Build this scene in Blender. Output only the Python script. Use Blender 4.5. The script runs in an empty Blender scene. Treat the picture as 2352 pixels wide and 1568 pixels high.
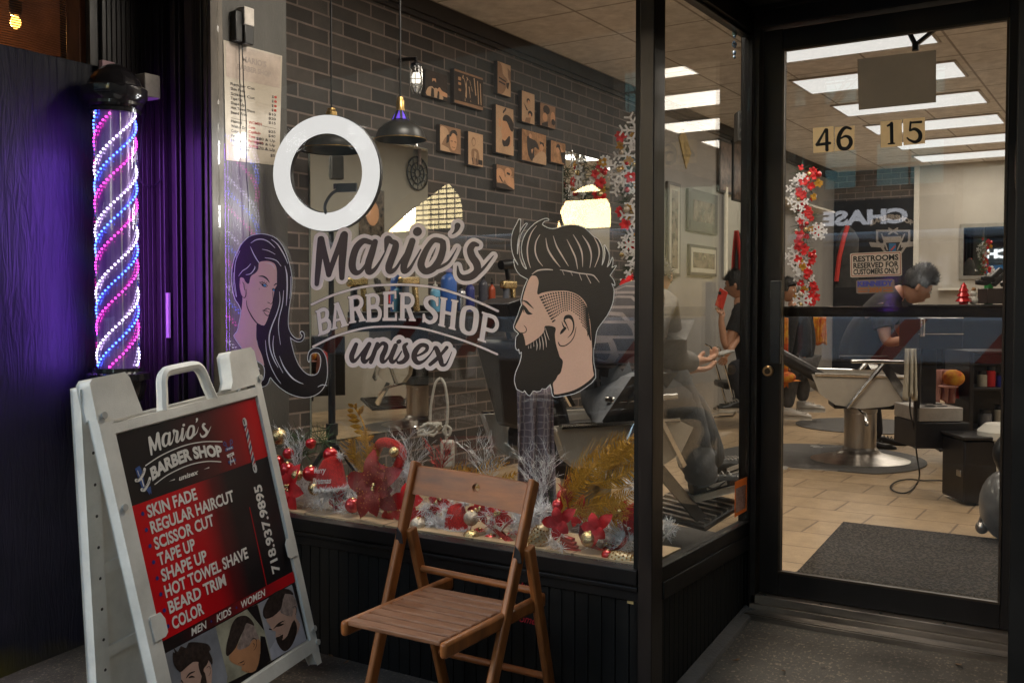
import bpy, bmesh, math, random
import numpy as np
from mathutils import Vector, Matrix, noise
R = math.radians
random.seed(7)
sc = bpy.context.scene
COL = sc.collection
# ------------------------------------------------------------------ camera model (photo measured at 2352 px wide)
F = 2310.0; HC = 1.08; YAW = R(32.6); PIT = R(1.96)
FH = Vector((-math.sin(YAW), math.cos(YAW), 0)); RT = Vector((math.cos(YAW), math.sin(YAW), 0))
O = Vector((0, 0, HC))
def ray(px, py):
    u = (px - 1176) / F; v = (py - 784) / F
    return FH * (math.cos(PIT) - v * math.sin(PIT)) + RT * u + Vector((0, 0, -math.sin(PIT) - v * math.cos(PIT)))
def PY(px, py, Y): r = ray(px, py); return O + r * (Y / r.y)
def PX(px, py, X): r = ray(px, py); return O + r * (X / r.x)
def PZ(px, py, z): r = ray(px, py); return O + r * ((z - HC) / r.z)
def PT(px, py, d): r = ray(px, py); return O + r * (d / r.dot(FH))
cd = bpy.data.cameras.new('camera'); cam = bpy.data.objects.new('camera', cd); COL.objects.link(cam)
cam.location = O; cam.rotation_euler = (R(90) - PIT, 0, YAW)
cd.sensor_width = 36; cd.lens = 36 * F / 2352; cd.clip_end = 500; cd.clip_start = 0.05
sc.camera = cam
# ------------------------------------------------------------------ helpers
def tag(o, label=None, cat=None, group=None, kind=None):
    if label: o['label'] = label
    if cat: o['category'] = cat
    if group: o['group'] = group
    if kind: o['kind'] = kind
    return o
def empty(name, loc, label, cat, group=None):
    o = bpy.data.objects.new(name, None); COL.objects.link(o); o.location = loc; o.empty_display_size = .05
    return tag(o, label, cat, group)
def V(*a): return Vector(a)
def catmull(p, n=6, closed=False):
    out = []; N = len(p)
    if N < 3 and not closed: return [tuple(q) for q in p]
    rng = range(N) if closed else range(N - 1)
    for i in rng:
        if closed: a, b, c, d = p[(i-1) % N], p[i], p[(i+1) % N], p[(i+2) % N]
        else: a, b, c, d = p[max(i-1, 0)], p[i], p[i+1], p[min(i+2, N-1)]
        for k in range(n):
            t = k / n
            out.append(tuple(.5*((2*b[j]) + (-a[j]+c[j])*t + (2*a[j]-5*b[j]+4*c[j]-d[j])*t*t + (-a[j]+3*b[j]-3*c[j]+d[j])*t**3) for j in range(len(b))))
    if not closed: out.append(tuple(p[-1]))
    return out
class MB:
    def __init__(s): s.v = []; s.f = []; s.mi = []; s.cur = 0
    def add(s, vs, fs):
        o = len(s.v); s.v += [tuple(x) for x in vs]
        for f in fs: s.f.append([i + o for i in f]); s.mi.append(s.cur)
        return s
    def box(s, a, b):
        x0, x1 = sorted((a[0], b[0])); y0, y1 = sorted((a[1], b[1])); z0, z1 = sorted((a[2], b[2]))
        return s.hexa([(x0,y0,z0),(x1,y0,z0),(x1,y1,z0),(x0,y1,z0),(x0,y0,z1),(x1,y0,z1),(x1,y1,z1),(x0,y1,z1)])
    def hexa(s, p): return s.add(p, [(0,3,2,1),(4,5,6,7),(0,1,5,4),(1,2,6,5),(2,3,7,6),(3,0,4,7)])
    def obox(s, c, ax, ay, az):          # centre and three half-axis vectors
        c = Vector(c); ax, ay, az = Vector(ax), Vector(ay), Vector(az)
        if ax.cross(ay).dot(az) < 0: az = -az
        return s.hexa([c-ax-ay-az, c+ax-ay-az, c+ax+ay-az, c-ax+ay-az, c-ax-ay+az, c+ax-ay+az, c+ax+ay+az, c-ax+ay+az])
    def bar(s, p0, p1, w, h, up=(0,0,1)):
        p0, p1 = Vector(p0), Vector(p1); d = p1 - p0; L = d.length; d = d / L
        sd = d.cross(Vector(up))
        if sd.length < 1e-4: sd = d.cross(Vector((1,0,0)))
        sd.normalize(); u = sd.cross(d)
        return s.obox((p0+p1)/2, d*L/2, sd*w/2, u*h/2)
    def tube(s, pts, r, n=8, caps=True, closed=False, flat=None):
        pts = [Vector(p) for p in pts]; N = len(pts)
        rs = r if isinstance(r, (list, tuple)) else [r]*N
        if closed: tg = [(pts[(i+1) % N]-pts[i-1]).normalized() for i in range(N)]
        else: tg = [((pts[min(i+1,N-1)]-pts[max(i-1,0)]) or Vector((0,0,1))).normalized() for i in range(N)]
        up = Vector((0,0,1)) if abs(tg[0].z) < .9 else Vector((1,0,0))
        x = tg[0].cross(up).normalized(); vs = []
        for i in range(N):
            x = (x - tg[i]*x.dot(tg[i])); x = x.normalized() if x.length > 1e-6 else tg[i].orthogonal().normalized()
            y = tg[i].cross(x)
            for k in range(n):
                a = 2*math.pi*k/n; vs.append(pts[i] + (x*math.cos(a) + y*math.sin(a)*(flat or 1))*rs[i])
        fs = []
        for i in range(N if closed else N-1):
            j = (i+1) % N
            for k in range(n): fs.append((i*n+k, i*n+(k+1) % n, j*n+(k+1) % n, j*n+k))
        if caps and not closed: fs.append(tuple(range(n))[::-1]); fs.append(tuple((N-1)*n+k for k in range(n)))
        return s.add(vs, fs)
    def lathe(s, prof, c=(0,0,0), n=24, ax=(0,0,1), caps=True):
        ax = Vector(ax).normalized(); x = ax.orthogonal().normalized(); y = ax.cross(x); c = Vector(c); vs = []
        for r, z in prof:
            for k in range(n): a = 2*math.pi*k/n; vs.append(c + ax*z + (x*math.cos(a)+y*math.sin(a))*max(r, 1e-4))
        fs = [(i*n+k, i*n+(k+1) % n, (i+1)*n+(k+1) % n, (i+1)*n+k) for i in range(len(prof)-1) for k in range(n)]
        if caps: fs.append(tuple(range(n))[::-1]); fs.append(tuple((len(prof)-1)*n+k for k in range(n)))
        return s.add(vs, fs)
    def ball(s, c, r, nu=14, nv=9, sc3=(1,1,1), M=None):
        vs = []; c = Vector(c)
        for j in range(nv+1):
            th = math.pi*j/nv
            for i in range(nu):
                ph = 2*math.pi*i/nu; p = Vector((math.sin(th)*math.cos(ph)*sc3[0], math.sin(th)*math.sin(ph)*sc3[1], math.cos(th)*sc3[2]))*r
                vs.append(c + (M @ p if M else p))
        return s.add(vs, [(j*nu+i, (j+1)*nu+i, (j+1)*nu+(i+1) % nu, j*nu+(i+1) % nu) for j in range(nv) for i in range(nu)])
    def tri(s, *p): return s.add(p, [tuple(range(len(p)))])
    def build(s, name, mats, parent=None, smooth=True, bevel=0, ang=38, merge=False):
        me = bpy.data.meshes.new(name); me.from_pydata(s.v, [], s.f)
        if not isinstance(mats, (list, tuple)): mats = [mats]
        for m in mats: me.materials.append(m)
        if len(mats) > 1: me.polygons.foreach_set('material_index', s.mi)
        if merge:
            bm = bmesh.new(); bm.from_mesh(me); bmesh.ops.remove_doubles(bm, verts=bm.verts, dist=1e-5); bm.to_mesh(me); bm.free()
        if smooth:
            me.polygons.foreach_set('use_smooth', [True]*len(me.polygons)); me.update(); me.set_sharp_from_angle(angle=R(ang))
        me.update()
        o = bpy.data.objects.new(name, me); COL.objects.link(o)
        if parent:
            o.parent = parent
            o.matrix_parent_inverse = Matrix.Translation(-parent.location) if parent.type == 'EMPTY' else Matrix.Identity(4)
        if bevel:
            b = o.modifiers.new('b', 'BEVEL'); b.width = bevel; b.segments = 2; b.limit_method = 'ANGLE'; b.angle_limit = R(40)
        return o
def copy_tree(o, loc=None, rot=None, sc_=None, label=None, parent=None):
    c = o.copy(); COL.objects.link(c)
    if parent: c.parent = parent
    else:
        if loc is not None: c.location = loc
        if rot is not None: c.rotation_euler = rot
        if sc_ is not None: c.scale = (sc_,)*3 if not isinstance(sc_, (tuple, list)) else sc_
    if label: c['label'] = label
    for ch in o.children: copy_tree(ch, parent=c)
    return c
# ------------------------------------------------------------------ materials
_M = {}
def nodes(name):
    m = bpy.data.materials.new(name); m.use_nodes = True; nt = m.node_tree
    return m, nt, nt.nodes['Principled BSDF']
def mat(name, c, rough=.6, metal=0, var=.12, vs=18, bump=0, bs=60, spec=.5, emit=None, es=0, coat=0, c2=None, ss=0, stretch=None, rv=0):
    if name in _M: return _M[name]
    m, nt, b = nodes(name); N = nt.nodes; L = nt.links
    b.inputs['Roughness'].default_value = rough; b.inputs['Metallic'].default_value = metal
    b.inputs['Specular IOR Level'].default_value = spec; b.inputs['Coat Weight'].default_value = coat
    tc = N.new('ShaderNodeTexCoord'); src = tc.outputs['Object']
    if stretch:
        mp = N.new('ShaderNodeMapping'); mp.inputs['Scale'].default_value = stretch; L.new(src, mp.inputs[0]); src = mp.outputs[0]
    c = tuple(c)
    if var or c2:
        n = N.new('ShaderNodeTexNoise'); n.inputs['Scale'].default_value = vs; n.inputs['Detail'].default_value = 6; n.inputs['Roughness'].default_value = .62
        L.new(src, n.inputs['Vector'])
        cr = N.new('ShaderNodeValToRGB'); cr.color_ramp.elements[0].position = .33; cr.color_ramp.elements[1].position = .67
        cr.color_ramp.elements[0].color = (*[x*(1-var) for x in c], 1)
        cr.color_ramp.elements[1].color = (*(c2 if c2 else [min(1, x*(1+var)) for x in c]), 1)
        L.new(n.outputs['Fac'], cr.inputs[0]); L.new(cr.outputs[0], b.inputs['Base Color'])
        if rv:
            mr = N.new('ShaderNodeMapRange'); mr.inputs['To Min'].default_value = max(.02, rough-rv); mr.inputs['To Max'].default_value = min(1, rough+rv)
            L.new(n.outputs['Fac'], mr.inputs[0]); L.new(mr.outputs[0], b.inputs['Roughness'])
    else: b.inputs['Base Color'].default_value = (*c, 1)
    if bump:
        n2 = N.new('ShaderNodeTexNoise'); n2.inputs['Scale'].default_value = bs; n2.inputs['Detail'].default_value = 4; L.new(src, n2.inputs['Vector'])
        bp = N.new('ShaderNodeBump'); bp.inputs['Strength'].default_value = bump; bp.inputs['Distance'].default_value = .01
        L.new(n2.outputs['Fac'], bp.inputs['Height']); L.new(bp.outputs[0], b.inputs['Normal'])
    if emit: b.inputs['Emission Color'].default_value = (*emit, 1); b.inputs['Emission Strength'].default_value = es
    _M[name] = m; return m
def emis(name, c, s, vis=None):
    if name in _M: return _M[name]
    m, nt, b = nodes(name); b.inputs['Base Color'].default_value = (.02,.02,.02,1)
    b.inputs['Emission Color'].default_value = (*c, 1); b.inputs['Emission Strength'].default_value = s
    _M[name] = m; return m
def glassmat(name, tint=(.93,.95,.94), f0=.06, rough=0, power=5.0, smear=0):
    m = bpy.data.materials.new(name); m.use_nodes = True; nt = m.node_tree; N = nt.nodes; L = nt.links; N.clear()
    out = N.new('ShaderNodeOutputMaterial'); mix = N.new('ShaderNodeMixShader'); tr = N.new('ShaderNodeBsdfTransparent'); gl = N.new('ShaderNodeBsdfGlossy')
    tr.inputs[0].default_value = (*tint, 1); gl.inputs['Roughness'].default_value = rough
    ge = N.new('ShaderNodeNewGeometry'); dt = N.new('ShaderNodeVectorMath'); dt.operation = 'DOT_PRODUCT'
    L.new(ge.outputs['Incoming'], dt.inputs[0]); L.new(ge.outputs['Normal'], dt.inputs[1])
    ab = N.new('ShaderNodeMath'); ab.operation = 'ABSOLUTE'; L.new(dt.outputs['Value'], ab.inputs[0])
    om = N.new('ShaderNodeMath'); om.operation = 'SUBTRACT'; om.inputs[0].default_value = 1; om.use_clamp = True; L.new(ab.outputs[0], om.inputs[1])
    pw = N.new('ShaderNodeMath'); pw.operation = 'POWER'; L.new(om.outputs[0], pw.inputs[0]); pw.inputs[1].default_value = power
    ml = N.new('ShaderNodeMath'); ml.operation = 'MULTIPLY_ADD'; ml.inputs[1].default_value = 1-f0; ml.inputs[2].default_value = f0; ml.use_clamp = True
    L.new(pw.outputs[0], ml.inputs[0]); L.new(ml.outputs[0], mix.inputs[0]); L.new(tr.outputs[0], mix.inputs[1]); L.new(gl.outputs[0], mix.inputs[2])
    last = mix.outputs[0]
    if smear:          # thin film of wipe marks and dust on the pane
        tc = N.new('ShaderNodeTexCoord'); mp = N.new('ShaderNodeMapping'); mp.inputs['Scale'].default_value = (1.2, 1.2, 5); mp.inputs['Rotation'].default_value = (.3, .5, .2)
        L.new(tc.outputs['Object'], mp.inputs[0])
        n = N.new('ShaderNodeTexNoise'); n.inputs['Scale'].default_value = 2.2; n.inputs['Detail'].default_value = 7; n.inputs['Distortion'].default_value = 1.3; L.new(mp.outputs[0], n.inputs['Vector'])
        n2 = N.new('ShaderNodeTexNoise'); n2.inputs['Scale'].default_value = 170; n2.inputs['Detail'].default_value = 2; L.new(tc.outputs['Object'], n2.inputs['Vector'])
        r1 = N.new('ShaderNodeMapRange'); r1.inputs['From Min'].default_value = .5; r1.inputs['From Max'].default_value = .8; r1.inputs['To Max'].default_value = smear; L.new(n.outputs['Fac'], r1.inputs[0])
        r2 = N.new('ShaderNodeMapRange'); r2.inputs['From Min'].default_value = .74; r2.inputs['From Max'].default_value = .8; r2.inputs['To Max'].default_value = .35; L.new(n2.outputs['Fac'], r2.inputs[0])
        ad = N.new('ShaderNodeMath'); ad.operation = 'ADD'; ad.use_clamp = True; L.new(r1.outputs[0], ad.inputs[0]); L.new(r2.outputs[0], ad.inputs[1])
        df = N.new('ShaderNodeBsdfDiffuse'); df.inputs[0].default_value = (.75,.74,.7,1)
        m2 = N.new('ShaderNodeMixShader'); L.new(ad.outputs[0], m2.inputs[0]); L.new(last, m2.inputs[1]); L.new(df.outputs[0], m2.inputs[2]); last = m2.outputs[0]
    L.new(last, out.inputs[0]); m.cycles.emission_sampling = 'NONE' if hasattr(m, 'cycles') else 'NONE'
    return m
def gridmat(name, c, mortar, bw, bh, ms, axes, rough=.6, offset=.5, var=.25, bump=.4, c2=None, sp=.5):
    """brick texture laid on the plane given by axes ('YZ','XY','XZ')"""
    m, nt, b = nodes(name); N = nt.nodes; L = nt.links
    tc = N.new('ShaderNodeTexCoord'); sx = N.new('ShaderNodeSeparateXYZ'); cx = N.new('ShaderNodeCombineXYZ'); L.new(tc.outputs['Object'], sx.inputs[0])
    L.new(sx.outputs['XYZ'.index(axes[0])], cx.inputs[0]); L.new(sx.outputs['XYZ'.index(axes[1])], cx.inputs[1])
    t = N.new('ShaderNodeTexBrick'); L.new(cx.outputs[0], t.inputs['Vector']); t.offset = offset; t.squash = 1
    for k, v in (('Scale',1),('Mortar Size',ms),('Brick Width',bw),('Row Height',bh),('Mortar Smooth',.15),('Bias',0)): t.inputs[k].default_value = v
    t.inputs['Color1'].default_value = (*[x*(1-var) for x in c],1); t.inputs['Color2'].default_value = (*(c2 or [x*(1+var) for x in c]),1); t.inputs['Mortar'].default_value = (*mortar,1)
    n = N.new('ShaderNodeTexNoise'); n.inputs['Scale'].default_value = 9; n.inputs['Detail'].default_value = 8; n.inputs['Roughness'].default_value = .7; L.new(tc.outputs['Object'], n.inputs['Vector'])
    mr = N.new('ShaderNodeMapRange'); mr.inputs['From Min'].default_value=.25; mr.inputs['From Max'].default_value=.75; mr.inputs['To Min'].default_value = .72; mr.inputs['To Max'].default_value = 1.25; L.new(n.outputs['Fac'], mr.inputs[0])
    mx = N.new('ShaderNodeVectorMath'); mx.operation = 'SCALE'; L.new(t.outputs['Color'], mx.inputs[0]); L.new(mr.outputs[0], mx.inputs['Scale']); L.new(mx.outputs[0], b.inputs['Base Color'])
    ad = N.new('ShaderNodeMath'); ad.operation = 'MULTIPLY_ADD'; L.new(n.outputs['Fac'], ad.inputs[0]); ad.inputs[1].default_value = .25
    iv = N.new('ShaderNodeMath'); iv.operation = 'SUBTRACT'; iv.inputs[0].default_value = 1; L.new(t.outputs['Fac'], iv.inputs[1]); L.new(iv.outputs[0], ad.inputs[2])
    bp = N.new('ShaderNodeBump'); bp.inputs['Strength'].default_value = bump; bp.inputs['Distance'].default_value = .006; L.new(ad.outputs[0], bp.inputs['Height']); L.new(bp.outputs[0], b.inputs['Normal'])
    b.inputs['Roughness'].default_value = rough; b.inputs['Specular IOR Level'].default_value = sp
    return m
BLACK = mat('black_paint', (.005,.0045,.0042), .5, var=.5, vs=7, bump=.06, bs=25, rv=.12, spec=.22)
BLACKM = mat('black_anodised', (.006,.005,.005), .4, var=.3, vs=5, bump=.04, bs=40, spec=.3, stretch=(1,1,.15), rv=.1)
BRONZE = mat('bronze_aluminium', (.014,.010,.008), .4, metal=.35, var=.3, vs=6, stretch=(1,1,.1), rv=.1)
BLK = mat('black_plastic', (.014,.014,.015), .38, var=.2)
BLKM = mat('black_cloth', (.018,.018,.02), .9, var=.3, vs=30, bump=.2, bs=90)
WHITE = mat('white_plastic', (.66,.64,.58), .45, var=.07, vs=8, bump=.08, bs=220)
CHROME = mat('chrome', (.75,.74,.72), .12, metal=1, var=.1)
STEEL = mat('brushed_steel', (.48,.45,.42), .3, metal=1, var=.2, stretch=(1,1,.2))
GOLD = mat('gold_glitter', (.85,.35,.035), .38, metal=.35, var=.6, vs=260, bump=1, bs=500)
SILVER = mat('silver_tinsel', (.78,.78,.80), .35, metal=.35, var=.3, vs=200)
RED = mat('red_velvet', (.62,.010,.012), .6, var=.3, vs=14, bump=.3, bs=60)
REDB = mat('red_bauble', (.52,.012,.015), .16, metal=.3, var=.2, coat=.6)
REDS = mat('red_sequin', (.55,.015,.012), .3, metal=.35, var=.8, vs=320, bump=1, bs=420)
GOLDB = mat('gold_bauble', (.60,.45,.22), .22, metal=.9, var=.3, vs=60, bump=.5, bs=120)
CHAMP = mat('champagne_bauble', (.62,.55,.45), .25, metal=.6, var=.3, vs=150, bump=.6, bs=200)
WTIN = mat('white_tinsel', (.85,.84,.85), .6, var=.12, vs=60)
GREEN = mat('pine_green', (.03,.07,.02), .6, var=.4, vs=50)
SKIN = mat('skin', (.50,.26,.16), .5, var=.12, vs=20)
HAIR = mat('black_hair', (.012,.01,.009), .45, var=.4, vs=60, bump=.6, bs=200)
VGREY = mat('vinyl_grey', (.68,.58,.57), .35, var=.03, vs=200, bump=.25, bs=380)
VDARK = mat('vinyl_dark', (.026,.015,.020), .35, var=.06, vs=150, bump=.2, bs=330, spec=.3)
VBLK = mat('vinyl_black', (.012,.008,.007), .35, var=.06, vs=150, bump=.2, bs=330, spec=.3)
VSKIN = mat('vinyl_skin', (.66,.40,.30), .35, var=.03, vs=200, bump=.2, bs=380)
VPINK = mat('vinyl_pink_skin', (.72,.42,.36), .35, var=.03, vs=200, bump=.2, bs=380)
VWHITE = mat('vinyl_white', (.72,.70,.70), .35, var=.02)
def backlit(m, f=.5):        # thin film: also lets light from behind through
    nt = m.node_tree; N = nt.nodes; L = nt.links; b = N['Principled BSDF']; out = [n for n in N if n.type == 'OUTPUT_MATERIAL'][0]
    tl = N.new('ShaderNodeBsdfTranslucent'); mx = N.new('ShaderNodeMixShader'); mx.inputs[0].default_value = f
    if b.inputs['Base Color'].links: L.new(b.inputs['Base Color'].links[0].from_socket, tl.inputs[0])
    else: tl.inputs[0].default_value = b.inputs['Base Color'].default_value
    L.new(b.outputs[0], mx.inputs[1]); L.new(tl.outputs[0], mx.inputs[2]); L.new(mx.outputs[0], out.inputs[0]); return m
# ------------------------------------------------------------------ 2-D canvas: union of strokes and outlines, contoured into a flat mesh
class Canvas:
    def __init__(s, x0, y0, x1, y1, cell):
        s.x0, s.y0, s.c = x0, y0, cell; s.nx = int((x1-x0)/cell)+2; s.ny = int((y1-y0)/cell)+2
        s.f = np.full((s.ny, s.nx), -1e3, np.float32)
    def _win(s, xa, ya, xb, yb, pad):
        i0 = max(0, int((xa-pad-s.x0)/s.c)); i1 = min(s.nx, int((xb+pad-s.x0)/s.c)+2); j0 = max(0, int((ya-pad-s.y0)/s.c)); j1 = min(s.ny, int((yb+pad-s.y0)/s.c)+2)
        if i1 <= i0 or j1 <= j0: return None
        X, Y = np.meshgrid(np.arange(i0, i1)*s.c+s.x0, np.arange(j0, j1)*s.c+s.y0); return i0, i1, j0, j1, X, Y
    @staticmethod
    def _seg(X, Y, a, b):
        dx, dy = b[0]-a[0], b[1]-a[1]; L = dx*dx+dy*dy+1e-9
        t = np.clip(((X-a[0])*dx+(Y-a[1])*dy)/L, 0, 1); return np.hypot(X-a[0]-t*dx, Y-a[1]-t*dy), t
    def stroke(s, pts, w=None, n=7, smooth=True, pad=60):
        if w is not None: pts = [(p[0], p[1], w) for p in pts]
        if smooth and len(pts) > 2: pts = catmull(pts, n)
        for a, b in zip(pts[:-1], pts[1:]):
            W = s._win(min(a[0],b[0]), min(a[1],b[1]), max(a[0],b[0]), max(a[1],b[1]), max(a[2],b[2])/2+pad)
            if not W: continue
            i0,i1,j0,j1,X,Y = W; d, t = s._seg(X, Y, a, b)
            g = (a[2]+(b[2]-a[2])*t)/2 - d; s.f[j0:j1,i0:i1] = np.maximum(s.f[j0:j1,i0:i1], g)
        return s
    def _sd(s, pts, pad):
        xs = [p[0] for p in pts]; ys = [p[1] for p in pts]; W = s._win(min(xs),min(ys),max(xs),max(ys),pad)
        if not W: return None
        i0,i1,j0,j1,X,Y = W; D = np.full(X.shape, 1e9); ins = np.zeros(X.shape, bool)
        for a, b in zip(pts, pts[1:]+pts[:1]):
            d, _ = s._seg(X, Y, a, b); D = np.minimum(D, d)
            if a[1] != b[1]:
                c = ((a[1] > Y) != (b[1] > Y)) & (X < (b[0]-a[0])*(Y-a[1])/(b[1]-a[1])+a[0]); ins ^= c
        return i0,i1,j0,j1, np.where(ins, D, -D)
    def poly(s, pts, smooth=0, pad=60):
        if smooth: pts = catmull(pts, smooth, True)
        q = s._sd([tuple(p[:2]) for p in pts], pad)
        if q: i0,i1,j0,j1,g = q; s.f[j0:j1,i0:i1] = np.maximum(s.f[j0:j1,i0:i1], g)
        return s
    def cut(s, pts, smooth=0):
        if smooth: pts = catmull(pts, smooth, True)
        q = s._sd([tuple(p[:2]) for p in pts], 30)
        if q: i0,i1,j0,j1,g = q; s.f[j0:j1,i0:i1] = np.minimum(s.f[j0:j1,i0:i1], -g)
        return s
    def cutstroke(s, pts, w=None):
        if w is not None: pts = [(p[0], p[1], w) for p in pts]
        t = Canvas.__new__(Canvas); t.x0,t.y0,t.c,t.nx,t.ny = s.x0,s.y0,s.c,s.nx,s.ny; t.f = np.full_like(s.f, -1e3); t.stroke(pts); s.f = np.minimum(s.f, -t.f); return s
    def mesh(s, mb, mapf, level=0.0):
        f = s.f + level; f = f.copy(); f[0,:]=f[-1,:]=-1; f[:,0]=f[:,-1]=-1
        ins = f > 0; cnt = ins[:-1,:-1].astype(int)+ins[1:,:-1]+ins[:-1,1:]+ins[1:,1:]
        def P(x, y): return mapf(s.x0+x*s.c, s.y0+y*s.c)
        full = cnt == 4
        for j in range(s.ny-1):
            row = full[j]; d = np.diff(np.concatenate(([0], row.astype(np.int8), [0]))); st = np.nonzero(d == 1)[0]; en = np.nonzero(d == -1)[0]
            for a, b in zip(st, en):
                ks = list(range(a, b, 24)) + [b]
                for p, q in zip(ks[:-1], ks[1:]): mb.add([P(p,j),P(q,j),P(q,j+1),P(p,j+1)], [(0,1,2,3)])
        jj, ii = np.nonzero((cnt > 0) & (cnt < 4))
        for j, i in zip(jj, ii):
            cs = [(i,j),(i+1,j),(i+1,j+1),(i,j+1)]; vs = [f[y,x] for x,y in cs]; out = []
            for k in range(4):
                a, b = vs[k], vs[(k+1) % 4]; pa, pb = cs[k], cs[(k+1) % 4]
                if a > 0: out.append(pa)
                if (a > 0) != (b > 0): t = a/(a-b); out.append((pa[0]+(pb[0]-pa[0])*t, pa[1]+(pb[1]-pa[1])*t))
            if len(out) > 2: mb.add([P(*p) for p in out], [tuple(range(len(out)))])
        return mb
# ------------------------------------------------------------------ text helper: default font turned into a mesh placed on any plane
_tc = {}
def text_mesh(txt, bold=0.0, shear=0.0):
    k = (txt, bold, shear)
    if k in _tc: return _tc[k]
    cu = bpy.data.curves.new('t', 'FONT'); cu.body = txt; cu.size = 1; cu.resolution_u = 3; cu.offset = bold; cu.shear = shear
    ob = bpy.data.objects.new('t', cu); COL.objects.link(ob); bpy.context.view_layer.update()
    me = ob.evaluated_get(bpy.context.evaluated_depsgraph_get()).to_mesh()
    vs = [v.co.copy() for v in me.vertices]; fs = [tuple(p.vertices) for p in me.polygons]
    bpy.data.objects.remove(ob); bpy.data.curves.remove(cu)
    x0 = min(v.x for v in vs); x1 = max(v.x for v in vs); y0 = min(v.y for v in vs); y1 = max(v.y for v in vs)
    r = ([((v.x-x0)/(x1-x0), (v.y)/.729) for v in vs], fs, (x1-x0)/.729); _tc[k] = r; return r
def put_text(mb, txt, x, y, h, mapf, w=None, bold=0.02, shear=0, cond=.62, align='l'):
    """text with cap height h at (x, y = baseline) in a 2-D frame (y up); mapf(x, y) -> world"""
    vs, fs, asp = text_mesh(txt, bold, shear); W = w or asp*h*cond
    if align == 'c': x -= W/2
    if align == 'r': x -= W
    mb.add([mapf(x+a*W, y+b*h) for a, b in vs], fs); return W
# ------------------------------------------------------------------ world and light
w = bpy.data.worlds.new('World'); sc.world = w; w.use_nodes = True
bg = w.node_tree.nodes['Background']; sky = w.node_tree.nodes.new('ShaderNodeTexSky'); sky.sky_type = 'NISHITA'; sky.sun_disc = False
SUN_EL, SUN_ROT = R(10), R(218)
sky.sun_elevation = SUN_EL; sky.sun_rotation = SUN_ROT; sky.dust_density = .9; sky.ozone_density = .8; sky.air_density = 1.2
w.node_tree.links.new(sky.outputs[0], bg.inputs[0]); bg.inputs[1].default_value = .15
sl = bpy.data.lights.new('sun', 'SUN'); sl.energy = .8; sl.angle = R(10); sl.color = (1,.86,.7); so = bpy.data.objects.new('sun', sl); COL.objects.link(so)
sd = Vector((math.sin(SUN_ROT)*math.cos(SUN_EL), math.cos(SUN_ROT)*math.cos(SUN_EL), math.sin(SUN_EL)))
so.rotation_euler = sd.to_track_quat('Z', 'Y').to_euler()
sc.view_settings.view_transform = 'Standard'; sc.view_settings.look = 'None'; sc.view_settings.exposure = 2.6; sc.view_settings.gamma = 1
sc.render.engine = 'CYCLES'
cy = sc.cycles; cy.use_denoising = True; cy.max_bounces = 10; cy.diffuse_bounces = 4; cy.glossy_bounces = 6; cy.transparent_max_bounces = 24; cy.sample_clamp_indirect = 4; cy.caustics_reflective = False; cy.caustics_refractive = False
# ------------------------------------------------------------------ planes
Y1 = 2.84; X2 = -1.293; YD = 3.72; ZC = 2.90; XW = -3.70; XR = 2.83; YB = 13.9; XP = -3.61; XG = -3.25
def gz(x, y):           # height of the pavement
    b = -.245 + .08*(min(y, 2.84) - 2.84)
    r = -.055 - .16*(3.73 - y)
    k = max(0, min(1, (x + 2.1)/.6)); k = k*k*(3-2*k)
    return b + (max(b, r) - b)*k if y > 1.5 else b
# sidewalk
CONC = mat('concrete', (.105,.088,.075), .8, var=.45, vs=3.2, bump=.5, bs=95, c2=(.15,.13,.115), rv=.15)
def concrete():
    m, nt, b = nodes('sidewalk_concrete'); N = nt.nodes; L = nt.links
    tc = N.new('ShaderNodeTexCoord')
    def nz(s, d=6, r=.6): n = N.new('ShaderNodeTexNoise'); n.inputs['Scale'].default_value = s; n.inputs['Detail'].default_value = d; n.inputs['Roughness'].default_value = r; L.new(tc.outputs['Object'], n.inputs['Vector']); return n
    def ramp(src, p0, c0, p1, c1): r = N.new('ShaderNodeValToRGB'); e = r.color_ramp.elements; e[0].position = p0; e[0].color = (*c0,1); e[1].position = p1; e[1].color = (*c1,1); L.new(src, r.inputs[0]); return r
    a = ramp(nz(2.1).outputs['Fac'], .35, (.050,.040,.031), .68, (.135,.110,.085))
    g = ramp(nz(85, 3).outputs['Fac'], .56, (1,1,1), .68, (2.8,2.6,2.4))
    v = N.new('ShaderNodeTexVoronoi'); v.inputs['Scale'].default_value = 7.5; L.new(tc.outputs['Object'], v.inputs['Vector'])
    s = ramp(v.outputs['Distance'], .05, (.30,.28,.27), .10, (1,1,1))
    m1 = N.new('ShaderNodeMixRGB'); m1.blend_type = 'MULTIPLY'; m1.inputs[0].default_value = 1; L.new(a.outputs[0], m1.inputs[1]); L.new(g.outputs[0], m1.inputs[2])
    m2 = N.new('ShaderNodeMixRGB'); m2.blend_type = 'MULTIPLY'; m2.inputs[0].default_value = .8; L.new(m1.outputs[0], m2.inputs[1]); L.new(s.outputs[0], m2.inputs[2]); L.new(m2.outputs[0], b.inputs['Base Color'])
    bp = N.new('ShaderNodeBump'); bp.inputs['Strength'].default_value = .5; bp.inputs['Distance'].default_value = .008; L.new(nz(70, 8, .7).outputs['Fac'], bp.inputs['Height']); L.new(bp.outputs[0], b.inputs['Normal'])
    rr = ramp(nz(3).outputs['Fac'], .3, (.45,)*3, .7, (.85,)*3); L.new(rr.outputs[0], b.inputs['Roughness']); b.inputs['Specular IOR Level'].default_value = .35
    return m
SW = concrete()
m = MB(); xs = [-30,-12,-8,-6,-5,-4.4,-3.9] + [-3.6+.15*i for i in range(24)] + [0,.5,1,2,4,8,20]; ys = [-1.6,-.8,0,.6,1.2] + [1.5+.1*i for i in range(23)]
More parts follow.
